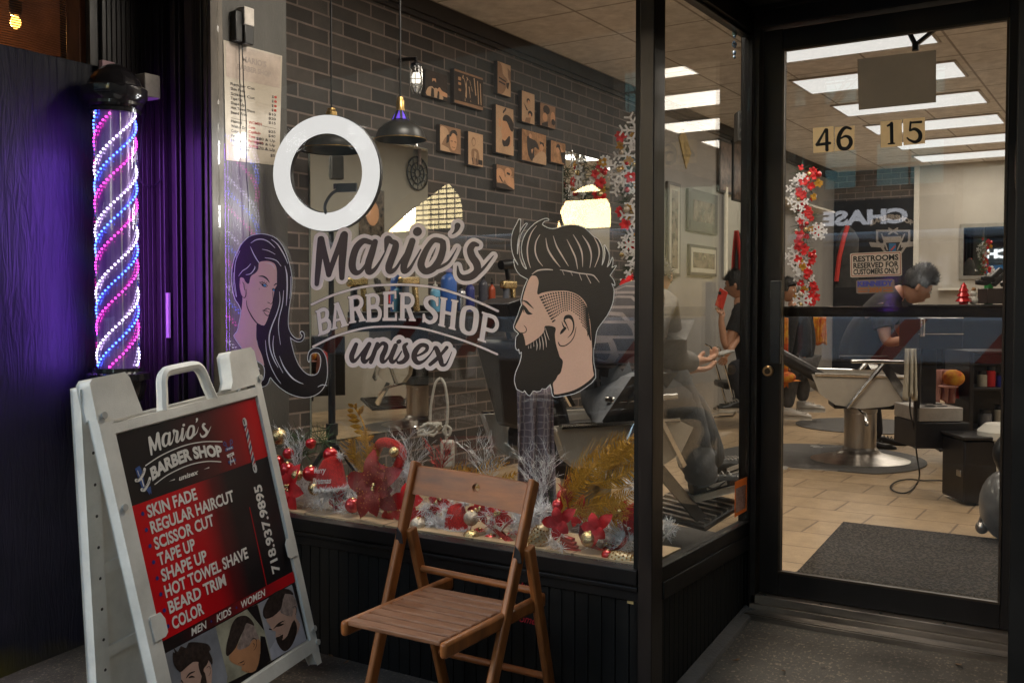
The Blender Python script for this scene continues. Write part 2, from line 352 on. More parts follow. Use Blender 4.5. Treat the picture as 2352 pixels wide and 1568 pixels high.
vs = [(x, y, gz(x, y) + .0015*noise.noise(Vector((x*7, y*7, 0)))) for y in ys for x in xs]; nx = len(xs)
m.add(vs, [(j*nx+i, j*nx+i+1, (j+1)*nx+i+1, (j+1)*nx+i) for j in range(len(ys)-1) for i in range(nx-1)])
m.build('sidewalk', SW, ang=80).__setitem__('kind', 'structure')
kz = gz(0, -1.6)
m = MB(); m.box((-30,-1.75,kz-.3), (20,-1.6,kz)); m.build('kerb', CONC, bevel=.015)['kind'] = 'structure'
ASPH = mat('asphalt', (.05,.05,.052), .85, var=.3, vs=5, bump=.5, bs=120)
m = MB(); m.add([(-150,-150,kz-.14),(150,-150,kz-.14),(150,-1.7,kz-.14),(-150,-1.7,kz-.14)], [(0,1,2,3)]); m.build('road', ASPH)['kind'] = 'structure'
m = MB(); m.add([(-150,-1.7,kz-.3),(150,-1.7,kz-.3),(150,150,kz-.3),(-150,150,kz-.3)], [(0,1,2,3)]); m.build('ground', ASPH)['kind'] = 'structure'
# interior floor
TILE = gridmat('floor_tile', (.50,.36,.22), (.22,.15,.095), .405, .30, .006, 'XY', rough=.33, var=.07, bump=.25, sp=.4)
m = MB()
m.box((XW, 3.74, -.06), (XR, YB, 0)); m.box((XW, 2.93, -.06), (-1.36, 3.74, 0)); m.build('shop_floor', TILE, smooth=False)['kind'] = 'structure'
CEIL = gridmat('ceiling_tile', (.86,.84,.83), (.42,.39,.37), .61, .61, .009, 'XY', rough=.85, offset=0, var=.02, bump=.25)
CEILT = mat('ceiling_plain', (.62,.52,.44), .9)
m = MB(); m.box((XW-.1, 2.87, ZC), (XR+.1, YB+.1, ZC+.12)); m.build('ceiling', CEIL, smooth=False)['kind'] = 'structure'
BRICK = gridmat('dark_brick', (.046,.039,.034), (.185,.145,.125), .228, .0767, .0055, 'YZ', rough=.62, var=.6, bump=.6)
BRICKB = gridmat('dark_brick_back', (.085,.069,.058), (.27,.205,.175), .228, .0767, .0055, 'XZ', rough=.62, var=.3, bump=.6)
WALLW = mat('painted_wall', (.40,.375,.33), .75, var=.06, vs=3, bump=.1, bs=140)
WALLG = mat('grey_wall', (.27,.26,.25), .7, var=.08, vs=3, bump=.1, bs=140)
def wall(name, a, b, m_, label, cat='wall'):
    o = MB().box(a, b).build(name, m_, smooth=False); return tag(o, label, cat)
YBK = 8.0
wall('brick_wall', (XW-.12, 2.9, 0), (XW, YBK, ZC), BRICK, 'dark grey brick wall hung with sepia canvases behind the shop window')
wall('side_wall', (XW-.12, YBK, 0), (XW-.001, YB, ZC), WALLG, 'pale grey painted wall beyond the brick wall, seen between post and door')
wall('partition_wall', (-.15, 7.3, 0), (.0, 10.7, ZC), WALLW, 'white painted partition wall seen in the large wall mirror')
wall('right_wall', (XR, 2.9, 0), (XR+.12, YB, ZC), WALLW, 'white side wall on the far right side of the shop')
bw = tag(MB().box((XW, YB, 0), (-2.62, YB+.1, ZC)).build('back_wall', BRICKB, smooth=False), 'far back wall of dark brick above black panelling', 'wall')
MB().box((XW+.01, YB-.03, 0), (-2.62, YB-.001, 2.50)).build('black_panel', mat('black_wall', (.012,.012,.014), .5), bw)
MB().box((-2.62, YB-.05, 0), (XR, YB+.1, ZC)).build('wall_panel', WALLW, bw, smooth=False)
MB().box((-2.66, YB-.08, 0), (-2.60, YB-.051, ZC)).build('corner_trim', WHITE, bw)
# grey return beside the window
GRW = mat('grey_return', (.065,.062,.055), .55, var=.25, vs=5, bump=.15, bs=120, stretch=(1,1,.4))
wall('return_wall', (-3.44, 2.87, 0), (XG, 3.235, ZC), GRW, 'grey painted return wall that the price list hangs on')
# dark crown moulding
m = MB(); m.box((XW, 2.9, ZC-.09), (XW+.035, YB, ZC-.001)); m.box((XW, 2.9, ZC-.12), (XW+.02, YB, ZC-.09)); m.build('crown_moulding', mat('dark_wood_trim', (.018,.014,.012), .5), smooth=False)
tag(bpy.data.objects['crown_moulding'], 'dark wooden moulding along the top of the brick wall', 'moulding')
# recess soffit, facade above, right hand side, roof
SOF = mat('soffit', (.02,.016,.014), .6, var=.5, vs=6)
fac = empty('storefront', (-2.3, 2.84, -.25), 'black painted shop front with beadboard base below the big window', 'shop front')
def fbox(name, a, b, mt=BLACK, bevel=.004): return MB().box(a, b).build(name, mt, fac, bevel=bevel)
zS = PX(1712, 74, X2).z + .005; zg = .272
fbox('soffit', (-1.36, 2.86, zS+.09), (.3, 3.9, zS+.15), SOF)
fbox('fascia', (-3.9, 2.78, 2.62), (3.2, 2.90, 3.6))
fbox('fascia', (-1.3, 2.78, zS+.07), (.3, 2.855, 2.618))
fbox('side_panel', (-.30, 2.80, -.3), (-.24, 3.70, zS+.09))
fbox('side_panel', (-1.335, 3.6955, -.3), (-1.2748, 3.82, zS+.09))
fbox('street_panel', (-.239, 2.80, -.4), (3.2, 2.90, 2.62))
fbox('right_jamb', (-.2995, 3.66, -.1), (.2, 3.80, 2.95))
# corner post
POST = mat('corner_post_metal', (.016,.011,.009), .36, metal=.2, var=.35, vs=9, bump=.05, bs=60, rv=.14, stretch=(1,1,.25))
m = MB(); m.box((-1.331, 2.80, -.35), (-1.283, 2.8815, 2.62)); m.build('corner_post', POST, fac, bevel=.003)
m = MB(); m.box((-1.352, 2.815, -.35), (-1.3315, 2.87, 2.62)); m.build('post_trim', BLACK, fac)
# base of W1: beadboard
BEAD = mat('beadboard', (.006,.0055,.005), .6, var=.5, vs=4, stretch=(1,1,.2), bump=.08, bs=40, rv=.12, spec=.2)
m = MB(); x = -3.31
while x < -1.335:
    m.box((x+.0015, 2.822, -.42), (min(x+.047, -1.334), 2.86, .165)); x += .0485
m.build('beadboard', BEAD, fac, bevel=.0025)
m = MB(); m.box((-3.31, 2.862, -.42), (-1.34, 2.90, .165)); y = 2.90
m.build('backing', BEAD, fac)
m = MB(); y = 2.883
while y < 3.68:
    m.box((-1.325, y+.0015, -.35), (-1.293, min(y+.036, 3.69), .165)); y += .0375
m.build('beadboard', BEAD, fac, bevel=.0025)
fbox('backing', (-1.36, 2.882, -.3), (-1.326, 3.69, .165))
m = MB(); m.add([(-1.292,2.83,gz(-1.29,2.83)-.03),(-1.235,2.83,gz(-1.24,2.83)-.03),(-1.235,3.66,gz(-1.24,3.66)-.03),(-1.292,3.66,gz(-1.29,3.66)-.03),
    (-1.292,2.83,gz(-1.29,2.83)+.035),(-1.245,2.83,gz(-1.24,2.83)+.02),(-1.245,3.66,gz(-1.24,3.66)+.015),(-1.292,3.66,gz(-1.29,3.66)+.02)],
    [(0,3,2,1),(4,5,6,7),(0,1,5,4),(1,2,6,5),(2,3,7,6),(3,0,4,7)]); m.build('footing', CONC, fac, bevel=.004)
# window frame W1 and W2
wf = empty('display_window', (-2.3, 2.84, .2), 'large shop window with vinyl lettering, a long haired woman and a bearded man', 'window')
m = MB()
m.box((-3.31, 2.795, .222), (-1.3325, 2.86, .268)); m.box((-3.31, 2.812, .166), (-1.3325, 2.862, .2215)); m.box((-3.31, 2.80, .200), (-1.3325, 2.8115, .2135))
m.box((-3.245, 2.805, 2.56), (-1.333, 2.87, 2.62)); m.build('frame', BLACKM, wf, bevel=.002)
FRG = mat('grey_jamb', (.085,.072,.058), .45, metal=.3, var=.5, vs=12, stretch=(1,1,.35))
m = MB(); m.box((-3.262, 2.806, .269), (-3.244, 2.87, 2.56)); m.box((-3.285, 2.80, .269), (-3.263, 2.87, 2.62)); m.build('jamb', FRG, wf, bevel=.002)
m = MB(); m.box((-3.315, 2.79, .269), (-3.286, 2.87, 2.62)); m.box((-3.345, 2.80, -.4), (-3.316, 2.87, 2.62)); m.build('jamb', BLACKM, wf, bevel=.003)
GL = glassmat('window_glass', (.96,.965,.96), .052, smear=.006)
m = MB(); m.box((-3.2435, Y1, .2685), (-1.3527, Y1+.008, 2.5595)); glw = m.build('pane', GL, wf, smooth=False)
sw = empty('side_window', (X2, 3.3, .2), 'narrow side window of the entrance between corner post and door', 'window')
m = MB(); m.box((-1.3255, 2.8820, .166), (-1.278, 3.695, .2215)); m.box((-1.3255, 2.8820, .222), (-1.283, 3.695, .268)); m.box((-1.325, 2.882, zS), (-1.275, 3.695, zS+.085)); m.box((-1.325, 2.882, zS-.012), (-1.29, 3.66, zS-.0005))
m.build('frame', BLACKM, sw, bevel=.002)
yj = PX(1719, 700, X2).y
m = MB(); m.box((-1.320, yj, .269), (-1.285, 3.695, zS-.013)); m.build('jamb', BLACKM, sw, bevel=.002)
m = MB(); m.box((X2-.008, 2.882, .2685), (X2, yj-.0005, zS-.0125)); m.build('pane', glassmat('side_glass', (.95,.96,.95), .035, smear=.015), sw, smooth=False)
# door
dr = empty('glass_door', (-.8, YD, 0), 'dark bronze framed glass door with house numbers and push bar', 'door')
gl0 = PY(1792, 1312, YD); gr1 = PY(2322, 45, YD); gzb = (PY(1795, 1312, YD).z + PY(2315, 1385, YD).z)/2; gzt = (PY(1790, 118, YD).z + PY(2328, 45, YD).z)/2
gx0, gx1 = gl0.x, gr1.x
sx0 = PY(1748, 700, YD-.03).x; sx1 = PY(2344, 700, YD-.03).x
DZ = -.0
m = MB(); m.box((sx0, 3.695, DZ), (gx0, 3.745, gzt+.075)); m.box((gx1, 3.695, DZ), (sx1, 3.745, gzt+.075)); m.build('stile', BRONZE, dr, bevel=.002)
m = MB(); m.box((gx0+.0004, 3.696, DZ), (gx1-.0004, 3.744, gzb)); m.box((gx0+.0004, 3.696, gzt), (gx1-.0004, 3.744, gzt+.074)); m.build('rail', BRONZE, dr, bevel=.002)
m = MB()
for a, b in (((gx0+.0005, 3.688, gzb),(gx1-.0005,3.70,gzb+.008)), ((gx0+.0005,3.69,gzt-.008),(gx1-.0005,3.70,gzt))): m.box(a, b)
m.box((gx0+.0003, 3.69, gzb+.0085), (gx0+.008, 3.70, gzt-.0085)); m.box((gx1-.008, 3.69, gzb+.0085), (gx1-.0003, 3.70, gzt-.0085)); m.build('glazing_bead', mat('bead_bronze', (.07,.05,.035), .3, metal=.6, var=.2), dr)
GLD = glassmat('door_glass', (.95,.95,.94), .07, smear=.012)
m = MB(); m.box((gx0+.001, YD-.004, gzb+.001), (gx1-.001, YD+.004, gzt-.001)); m.build('pane', GLD, dr, smooth=False)
m = MB(); zb = PY(2060, 717, YD+.05).z; m.box((gx0-.02, YD+.03, zb-.017), (gx1+.02, YD+.065, zb+.017)); m.box((gx0-.02, YD+.028, zb+.0172), (gx1+.02, YD+.067, zb+.021)); m.build('push_bar', mat('bar_bronze', (.05,.032,.022), .28, metal=.5, var=.3), dr, bevel=.002)
hx0, hx1 = PY(1772, 700, 3.62).x, PY(1795, 700, 3.62).x; hz0, hz1 = PY(1783, 835, 3.62).z, PY(1783, 645, 3.62).z
hd = MB().box((hx0, 3.605, hz0), (hx1, 3.625, hz1)).build('handle', BLK, dr, bevel=.003)
m = MB()
for yy in (676, 806): z = PY(1770, yy, 3.66).z; m.box((hx0-.008, 3.6255, z-.013), (hx0+.02, 3.6948, z+.013))
m.build('bracket', BLK, hd, bevel=.002)
lc = PY(1764, 852, 3.69)
lk = MB().lathe([(0,0),(.017,0),(.0205,-.003),(.0205,-.0115)], (lc.x, 3.683, lc.z), 24, (0,-1,0)).build('lock', mat('brass_lock', (.55,.33,.16), .3, metal=.9, var=.25, vs=60), dr)
m = MB().lathe([(.0001,0),(.010,0),(.011,.002)], (lc.x, 3.6825, lc.z), 20, (0,-1,0)); m.box((lc.x-.0015, 3.6785, lc.z-.006),(lc.x+.0015,3.6805,lc.z+.006)); m.build('keyhole', mat('lock_core', (.12,.08,.05), .35, metal=.8), lk)
# door frame, threshold
df = empty('door_frame', (-.8, 3.7, 0), 'dark metal frame around the glass door with a ridged threshold', 'door frame')
m = MB(); m.box((-1.2745, 3.66, -.05), (sx0-.004, 3.78, gzt+.082)); m.box((-1.2745, 3.645, -.05), (sx0-.025, 3.6595, gzt+.08)); m.build('jamb', BRONZE, df, bevel=.002)
m = MB(); m.box((sx1+.004, 3.66, -.05), (-.300, 3.78, gzt+.082)); m.build('jamb', BRONZE, df, bevel=.002)
m = MB(); m.box((-1.2745, 3.66, gzt+.0825), (-.300, 3.78, gzt+.30)); m.box((-1.2745, 3.64, gzt+.14), (-.300, 3.6595, gzt+.29)); m.build('header', BRONZE, df, bevel=.003)
ALU = mat('worn_aluminium', (.22,.17,.13), .4, metal=.7, var=.5, vs=9, stretch=(.3,1,1), rv=.15)
m = MB(); m.box((-1.27, 3.66, -.035), (-.305, 3.80, -.004)); m.build('threshold', ALU, df, bevel=.002)
m = MB(); m.box((-1.27, 3.585, -.09), (-.305, 3.6595, -.06))
for k in range(6): m.box((-1.27, 3.588+.0115*k, -.0597), (-.305, 3.594+.0115*k, -.0545))
m.box((-1.27, 3.645, -.0540), (-.305, 3.6595, -.035)); m.build('ridged_plate', ALU, df, bevel=.001)
m = MB()
for k in range(5): m.lathe([(.0001,0),(.006,0),(.006,.003)], (-1.22+.21*k, 3.675, -.0038), 10, (0,0,1))
m.build('screw', BLK, df)
# big curved grip on the far right
pts = [PY(px, py, 3.50) for px, py in ((2354,262),(2346,300),(2340,350),(2338,400),(2342,450),(2349,500),(2358,560))]
cg = empty('curved_door_pull', pts[3], 'dark curved metal pull at the right edge of the entrance', 'door pull')
MB().tube(catmull([tuple(p) for p in pts], 5), .010, 10).build('grip', mat('worn_bronze', (.10,.075,.06), .3, metal=.7, var=.5, vs=40), cg)
MB().tube([pts[0], pts[0]+V(.02,.1,.06)], .012, 8).tube([pts[-1], pts[-1]+V(.02,.1,-.06)], .012, 8).build('mount', BLK, cg)
# door closer arm
ca = empty('door_closer', PY(2100, 100, YD+.12), 'black door closer arm above the glass door', 'door closer')
a, b_, c = PY(2080, 78, YD+.10), PY(2103, 104, YD+.12), PY(2160, 58, YD+.10)
MB().bar(a+V(0,0,.03), b_, .014, .012).bar(b_, c, .014, .012).build('arm', BLK, ca); MB().lathe([(0,0),(.012,0),(.012,.028)], b_-V(0,0,.02), 12).build('pivot', BLK, ca)
# ------------------------------------------------------------------ vinyl on the window (traced in the crop 1200,850 +900 px -> 1882 px)
def lay(n): return Y1 - .0008 - .0006*n
def mapA(n): return lambda x, y: PY((1200+x*.47821)/1.7415, (850+y*.47821)/1.7415, lay(n))
def mapB(n): return lambda x, y: PY((850+x*.5102)/1.7415, (850+y*.5102)/1.7415, lay(n))
def mapC(n): return lambda x, y: PY((1950+x*.54222)/1.7415, (800+y*.54222)/1.7415, lay(n))
C_ = 3.0
mario = [
 [(172,222,50),(165,330,58),(155,440,52),(146,530,46),(140,598,38)],
 [(178,222,52),(200,320,50),(225,430,52),(240,520,44)],
 [(242,520,40),(275,420,44),(320,300,46),(362,190,52)],
 [(372,185,60),(362,300,62),(352,420,60),(350,545,44)],
 [(590,250,42),(530,238,50),(475,290,58),(445,370,60),(437,450,62),(462,500,50),(510,490,30),(565,410,22),(610,300,20)],
 [(628,245,48),(600,340,58),(572,430,60),(575,495,54),(620,480,34),(670,410,20),(712,330,12)],
 [(712,330,12),(722,270,36),(735,222,56),(765,242,44),(800,262,52),(790,320,60),(760,400,62),(742,460,60),(755,492,48),(800,470,28),(850,390,18),(885,330,10)],
 [(940,238,54),(905,340,60),(872,430,60),(870,490,48),(915,470,30),(965,390,18),(1010,310,12)],
 [(1180,238,46),(1120,232,44),(1070,290,48),(1030,370,56),(1012,440,62),(1045,490,56),(1110,470,58),(1165,400,60),(1195,310,56),(1195,250,50)],
 [(1140,470,20),(1190,448,26),(1245,410,22),(1290,340,12),(1314,295,6)],
 [(1318,110,50),(1310,140,36),(1290,168,18),(1272,180,8)],
 [(1488,272,26),(1450,268,50),(1425,310,58),(1440,370,62),(1478,430,64),(1480,490,60),(1430,535,60),(1365,545,50),(1328,515,34),(1318,450,12)],
 [(1478,520,26),(1530,470,24),(1580,410,16),(1618,362,7)]]
mdot = [(980,162,72),(984,158,72)]
unis = [
 [(470,1102,34),(450,1150,42),(432,1200,44),(442,1240,38),(475,1225,24),(530,1150,14),(568,1095,12)],
 [(580,1098,36),(550,1160,42),(528,1215,44),(540,1248,36),(575,1225,18),(600,1190,10)],
 [(648,1098,34),(625,1160,38),(605,1215,38),(592,1252,32)], [(600,1215,12),(640,1150,18),(685,1095,30),(718,1108,38),(712,1150,42),(688,1205,44),(690,1245,38),(722,1235,20),(765,1170,12)],
 [(800,1112,38),(778,1165,42),(760,1215,42),(772,1248,36),(805,1230,20),(850,1160,12)], [(822,1082,34),(832,1076,34)],
 [(895,1096,22),(872,1118,34),(882,1160,42),(895,1205,44),(865,1245,38),(822,1255,24),(812,1238,10)],
 [(955,1205,16),(1010,1185,20),(1058,1150,28),(1058,1115,34),(1010,1110,36),(965,1160,46),(955,1215,46),(985,1255,38),(1035,1240,22),(1085,1190,14),(1112,1150,10)],
 [(1112,1150,10),(1135,1130,34),(1155,1170,44),(1175,1230,44),(1190,1272,34),(1225,1262,16),(1270,1165,6)],
 [(1228,1128,30),(1180,1185,26),(1130,1235,34),(1088,1270,30)]]
def wdecal(name, label, c): return empty(name, c, label, 'window decal')
dA = wdecal('shop_name_decal', 'grey and dark lettering reading Mario\'s Barber Shop unisex on the window glass', PY(930, 700, Y1))
cv = Canvas(60, 30, 1700, 680, C_)
for s_ in mario: cv.stroke(s_)
cv.stroke(mdot)
MBx = MB(); cv.mesh(MBx, mapA(0), 32); MBx.build('name_outline', VGREY, dA, smooth=False)
MBx = MB(); cv.mesh(MBx, mapA(0.5), 34); 
MBx = MB(); cv.mesh(MBx, mapA(1)); MBx.build('name_lettering', VDARK, dA, smooth=False)
cv = Canvas(350, 1000, 1360, 1360, C_)
for s_ in unis: cv.stroke(s_)
MBx = MB(); cv.mesh(MBx, mapA(0), 36); MBx.build('unisex_outline', VGREY, dA, smooth=False)
MBx = MB(); cv.mesh(MBx, mapA(1)); MBx.build('unisex_lettering', VDARK, dA, smooth=False)
# slab letters inside quads (unit square, y down)
def slabs(cv, q, items, thick):
    (ax,ay),(bx,by),(cx,cy_),(dx,dy) = q
    def mp(u, v): return (ax*(1-u)*(1-v)+bx*u*(1-v)+cx*u*v+dx*(1-u)*v, ay*(1-u)*(1-v)+by*u*(1-v)+cy_*u*v+dy*(1-u)*v)
    for k, p in items:
        if k == 'p': cv.poly([mp(*a) for a in p])
        elif k == 's': cv.stroke([(*mp(a[0], a[1]), a[2]*thick if len(a) > 2 else thick) for a in p], n=6)
        elif k == 'c': cv.cut([mp(*a) for a in p])
def rc(x0, y0, x1, y1): return ('p', [(x0,y0),(x1,y0),(x1,y1),(x0,y1)])
BW_ = .27
LB = [rc(.08,0,.08+BW_,1), rc(0,0,.42,.07), rc(0,.93,.42,1), ('s', [(.35,.055),(.62,.055),(.80,.14),(.82,.27),(.70,.43),(.35,.47)]), ('s', [(.35,.48),(.72,.50),(.88,.62),(.88,.80),(.72,.935),(.35,.945)])]
LA = [('p', [(.36,0),(.60,0),(.94,.96),(.62,.96)]), ('p', [(.36,0),(.50,0),(.27,.96),(.06,.96)]), rc(.25,.62,.68,.72), rc(0,.93,.36,1), rc(.55,.93,1,1), rc(.30,0,.58,.06)]
LR = [rc(.08,0,.08+BW_,1), rc(0,0,.42,.07), rc(0,.93,.44,1), ('s', [(.35,.055),(.66,.06),(.84,.17),(.84,.34),(.66,.47),(.35,.49)]), ('p', [(.40,.48),(.68,.46),(.98,.96),(.68,.96)]), rc(.60,.93,1.02,1)]
LE = [rc(.08,0,.08+BW_+.03,1), rc(0,0,.98,.10), rc(0,.90,1,1), rc(.35,.44,.70,.54), rc(.84,0,.98,.26), rc(.86,.74,1,1), rc(.68,.36,.78,.62)]
LS = [('s', [(.90,.30,.6),(.84,.14,.9),(.55,.06,1),(.24,.13,1.15),(.17,.29,1.25),(.34,.43,1.3),(.66,.55,1.35),(.84,.70,1.3),(.76,.87,1.1),(.48,.945,1),(.18,.86,.9),(.10,.70,.6)]), rc(.84,.02,.96,.30), rc(.05,.70,.16,.98)]
LH = [rc(.06,0,.34,1), rc(.66,0,.94,1), rc(.3,.44,.7,.55), rc(0,0,.40,.06), rc(.6,0,1,.06), rc(0,.94,.40,1), rc(.6,.94,1,1)]
LO = [('s', [(.5,.06),(.80,.16,1.3),(.87,.5,1.45),(.80,.84,1.3),(.5,.94),(.20,.84,1.3),(.13,.5,1.45),(.20,.16,1.3),(.5,.06)])]
LP = [rc(.08,0,.08+BW_,1), rc(0,0,.42,.07), rc(0,.93,.46,1), ('s', [(.35,.055),(.70,.06),(.88,.20),(.88,.38),(.70,.52),(.35,.54)])]
cv = Canvas(90, 600, 1700, 1200, 2.6)
for L_, q in ((LB, ((128,822),(240,782),(266,988),(152,1036))), (LA, ((245,775),(372,728),(408,942),(262,984))), (LR, ((400,702),(528,688),(548,905),(410,930))),
    (LB, ((546,684),(668,672),(688,905),(550,916))), (LE, ((692,664),(808,654),(812,905),(690,905))), (LR, ((830,668),(960,676),(966,908),(825,902))),
    (LS, ((1036,686),(1166,705),(1150,938),(1016,922))), (LH, ((1172,704),(1326,736),(1302,986),(1155,944))), (LO, ((1348,765),(1506,790),(1476,1040),(1328,1008))), (LP, ((1522,826),(1672,880),(1640,1118),(1485,1066)))):
    slabs(cv, q, L_, 32)
MBx = MB(); cv.mesh(MBx, mapA(-.6), 3.2); MBx.build('lettering_outline', VDARK, dA, smooth=False)
MBx = MB(); cv.mesh(MBx, mapA(0)); MBx.build('barber_lettering', VGREY, dA, smooth=False)
cv = Canvas(70, 580, 1700, 1220, 3)
cv.stroke([(98,768),(300,682),(540,620),(760,604),(930,606),(1110,624),(1300,675),(1500,752),(1655,824)], 19).stroke([(110,1120),(300,1032),(540,966),(740,952),(900,958),(1050,976),(1300,1048),(1500,1120),(1650,1184)], 17)
MBx = MB(); cv.mesh(MBx, mapA(-.6), 3.0); MBx.build('line_outline', VDARK, dA, smooth=False)
MBx = MB(); cv.mesh(MBx, mapA(0)); MBx.build('arch_line', VGREY, dA, smooth=False)
# ---- woman (crop 850,850 -> .5102)
dB = wdecal('woman_decal', 'window sticker of a woman with long black hair, pink skin and blue eyes', PY(630, 700, Y1))
hairW = [(325,178),(375,170),(430,176),(490,200),(535,245),(570,310),(600,400),(618,490),(620,570),(612,660),(600,740),(592,820),(592,880),(600,920),(625,965),(660,992),(690,990),(705,965),(690,945),(700,932),(716,950),(714,985),(690,1010),(655,1006),(620,985),(608,975),(620,1040),(645,1130),(680,1205),(730,1260),(780,1278),(825,1260),(848,1200),(850,1140),(830,1100),(790,1098),(765,1120),(758,1170),(748,1140),(760,1090),(800,1062),(850,1075),(885,1130),(898,1210),(895,1300),(870,1370),(820,1420),(750,1445),(680,1442),(600,1415),(530,1370),(480,1320),(452,1290),(430,1340),(395,1362),(340,1355),(375,1325),(400,1310),(410,1260),(405,1210),(375,1150),(350,1000),(300,960),(216,740),(180,680),(160,600),(152,500),(165,390),(205,290),(250,225),(290,192)]
face = [(365,392),(400,380),(450,382),(490,405),(505,450),(506,520),(505,570),(490,600),(480,660),(470,720),(450,780),(430,840),(410,880),(390,886),(350,870),(345,920),(345,985),(360,1050),(385,1110),(402,1170),(404,1200),(380,1180),(330,1150),(290,1130),(230,1060),(195,1010),(170,965),(195,930),(212,860),(225,780),(234,668),(224,640),(213,590),(211,530),(222,508),(245,515),(262,545),(285,555),(300,500),(340,470),(358,440)]
cv = Canvas(120, 140, 930, 1480, 3.2); cv.poly(hairW, 3); cv.poly(face, 3)
MBx = MB(); cv.mesh(MBx, mapB(0), 5); MBx.build('outline', VWHITE, dB, smooth=False)
MBx = MB(); cv.mesh(MBx, mapB(1), 0); MBx.build('hair', VBLK, dB, smooth=False)
cv = Canvas(120, 340, 560, 1230, 3); cv.poly(face, 4)
MBx = MB(); cv.mesh(MBx, mapB(2), -1); MBx.build('face', VPINK, dB, smooth=False)
cv = Canvas(140, 150, 920, 1460, 2.2)
for st in ([(300,240,3),(340,215,7),(390,210,8),(440,230,7),(490,278,3)], [(460,210,3),(510,250,8),(560,330,9),(590,400,4)], [(390,288,3),(440,300,5),(492,328,3)], [(410,355,3),(460,362,6),(505,380,6),(538,422,3)],
    [(297,268,3),(320,320,7),(345,365,8),(368,398,5)], [(568,418,3),(582,480,10),(586,560,10),(584,640,9),(578,730,3)], [(215,300,3),(180,390,5),(172,500,5),(178,580,5),(190,660,3)], [(162,470,3),(165,560,4),(185,660,3)], [(205,498,3),(235,458,5),(270,435,5),(300,402,3)], [(262,488,3),(300,478,6),(330,440,7),(332,420,3)],
    [(612,500,3),(612,600,5),(604,675,3)], [(525,620,3),(528,700,6),(505,790,8),(465,890,9),(445,970,10),(450,1060,9),(480,1150,8),(515,1215,3)], [(558,610,3),(548,720,7),(522,830,6),(518,920,5),(533,1035,3)], [(480,965,3),(474,1040,6),(490,1130,6),(552,1255,4)], [(415,1000,3),(425,1100,6),(455,1200,6),(500,1290,5),(537,1340,3)], [(525,1125,3),(560,1210,9),(620,1290,10),(670,1325,7),(712,1342,3)], [(825,1366,3),(860,1350,7),(896,1355,4)], [(335,1218,3),(355,1214,7),(370,1230,4)], [(412,400,2),(450,400,5),(478,420,5),(487,446,2)], [(225,250,2),(195,320,4),(185,360,2)]): cv.stroke(st)
MBx = MB(); cv.mesh(MBx, mapB(3)); MBx.build('hair_highlight', VWHITE, dB, smooth=False)
cv = Canvas(200, 480, 520, 900, 2)
for st in ([(362,500,4),(395,500,12),(425,518,12),(446,548,4)], [(482,572,5),(495,560,9),(508,556,8)], [(368,546,3),(385,562,6),(400,580,5),(425,582,4)], [(370,546,3),(395,548,6),(420,562,5),(433,578,3)], [(385,552,2),(392,538,3)], [(400,550,2),(410,538,3)], [(415,560,2),(426,546,3)], [(466,598,3),(478,596,7),(490,606,4)], [(470,620,3),(474,660,4),(474,690,4),(465,712,5),(452,716,3)], [(430,704,3),(440,706,6),(450,712,4)], [(392,768,3),(410,762,6),(425,752,7),(440,754,6),(455,764,4)], [(398,770,4),(425,772,4),(446,782,3)], [(402,778,3),(418,800,6),(435,808,6),(448,796,3)], [(266,690,3),(272,740,6),(300,800,8),(330,845,9),(365,880,7),(398,886,4)], [(234,545,3),(245,560,5),(248,590,5),(255,610,3)], [(235,660,3),(250,668,6),(262,645,6),(263,600,3)], [(213,520,3),(216,560,3)], [(366,592,2),(366,604,3)]): cv.stroke(st)
cv.stroke([(394,560,10),(396,572,10)]).stroke([(470,604,7),(471,610,7)])
MBx = MB(); cv.mesh(MBx, mapB(4)); MBx.build('face_line', VBLK, dB, smooth=False)
cv = Canvas(360, 540, 520, 640, 1.6); cv.stroke([(409,572,22),(410,574,22)]).stroke([(480,606,15),(481,608,15)])
MBx = MB(); cv.mesh(MBx, mapB(3.6)); MBx.build('iris', mat('vinyl_blue', (.06,.30,.55), .3, var=0), dB, smooth=False)
# ---- man (crop 1950,800 -> .54222)
dC = wdecal('bearded_man_decal', 'window sticker of a bearded man in profile with a black quiff and dotted fade', PY(1300, 800, Y1))
hairM = [(243,145),(215,180),(190,230),(178,290),(180,360),(196,420),(225,470),(222,480),(196,440),(206,500),(240,550),(290,578),(296,590),(270,650),(248,740),(256,772),(244,790),(225,850),(195,925),(205,960),(232,985),(212,1010),(208,1080),(220,1105),(232,1095),(238,1130),(250,1115),(252,1150),(236,1210),(210,1270),(200,1330),(214,1385),(222,1395),(262,1415),(272,1400),(290,1425),(312,1440),(335,1405),(360,1410),(390,1405),(400,1388),(430,1390),(465,1355),(476,1420),(492,1450),(540,1445),(640,1425),(720,1380),(795,1310),(782,1200),(780,1110),(790,1060),(798,995),(815,940),(880,850),(918,770),(930,700),(928,650),(912,610),(938,628),(928,590),(905,560),(902,555),(925,520),(948,485),(915,502),(922,470),(922,425),(905,470),(880,498),(895,440),(892,390),(870,345),(862,335),(870,390),(860,450),(842,485),(850,420),(845,350),(815,290),(788,275),(765,255),(725,215),(670,190),(610,185),(550,195),(500,212),(460,212),(425,198),(402,180),(420,155),(450,148),(440,138),(405,145),(350,175),(300,225),(268,280),(252,350),(262,430),(292,510),(262,490),(238,430),(230,340),(245,250),(292,175),(268,190),(235,250),(218,330),(222,410)]
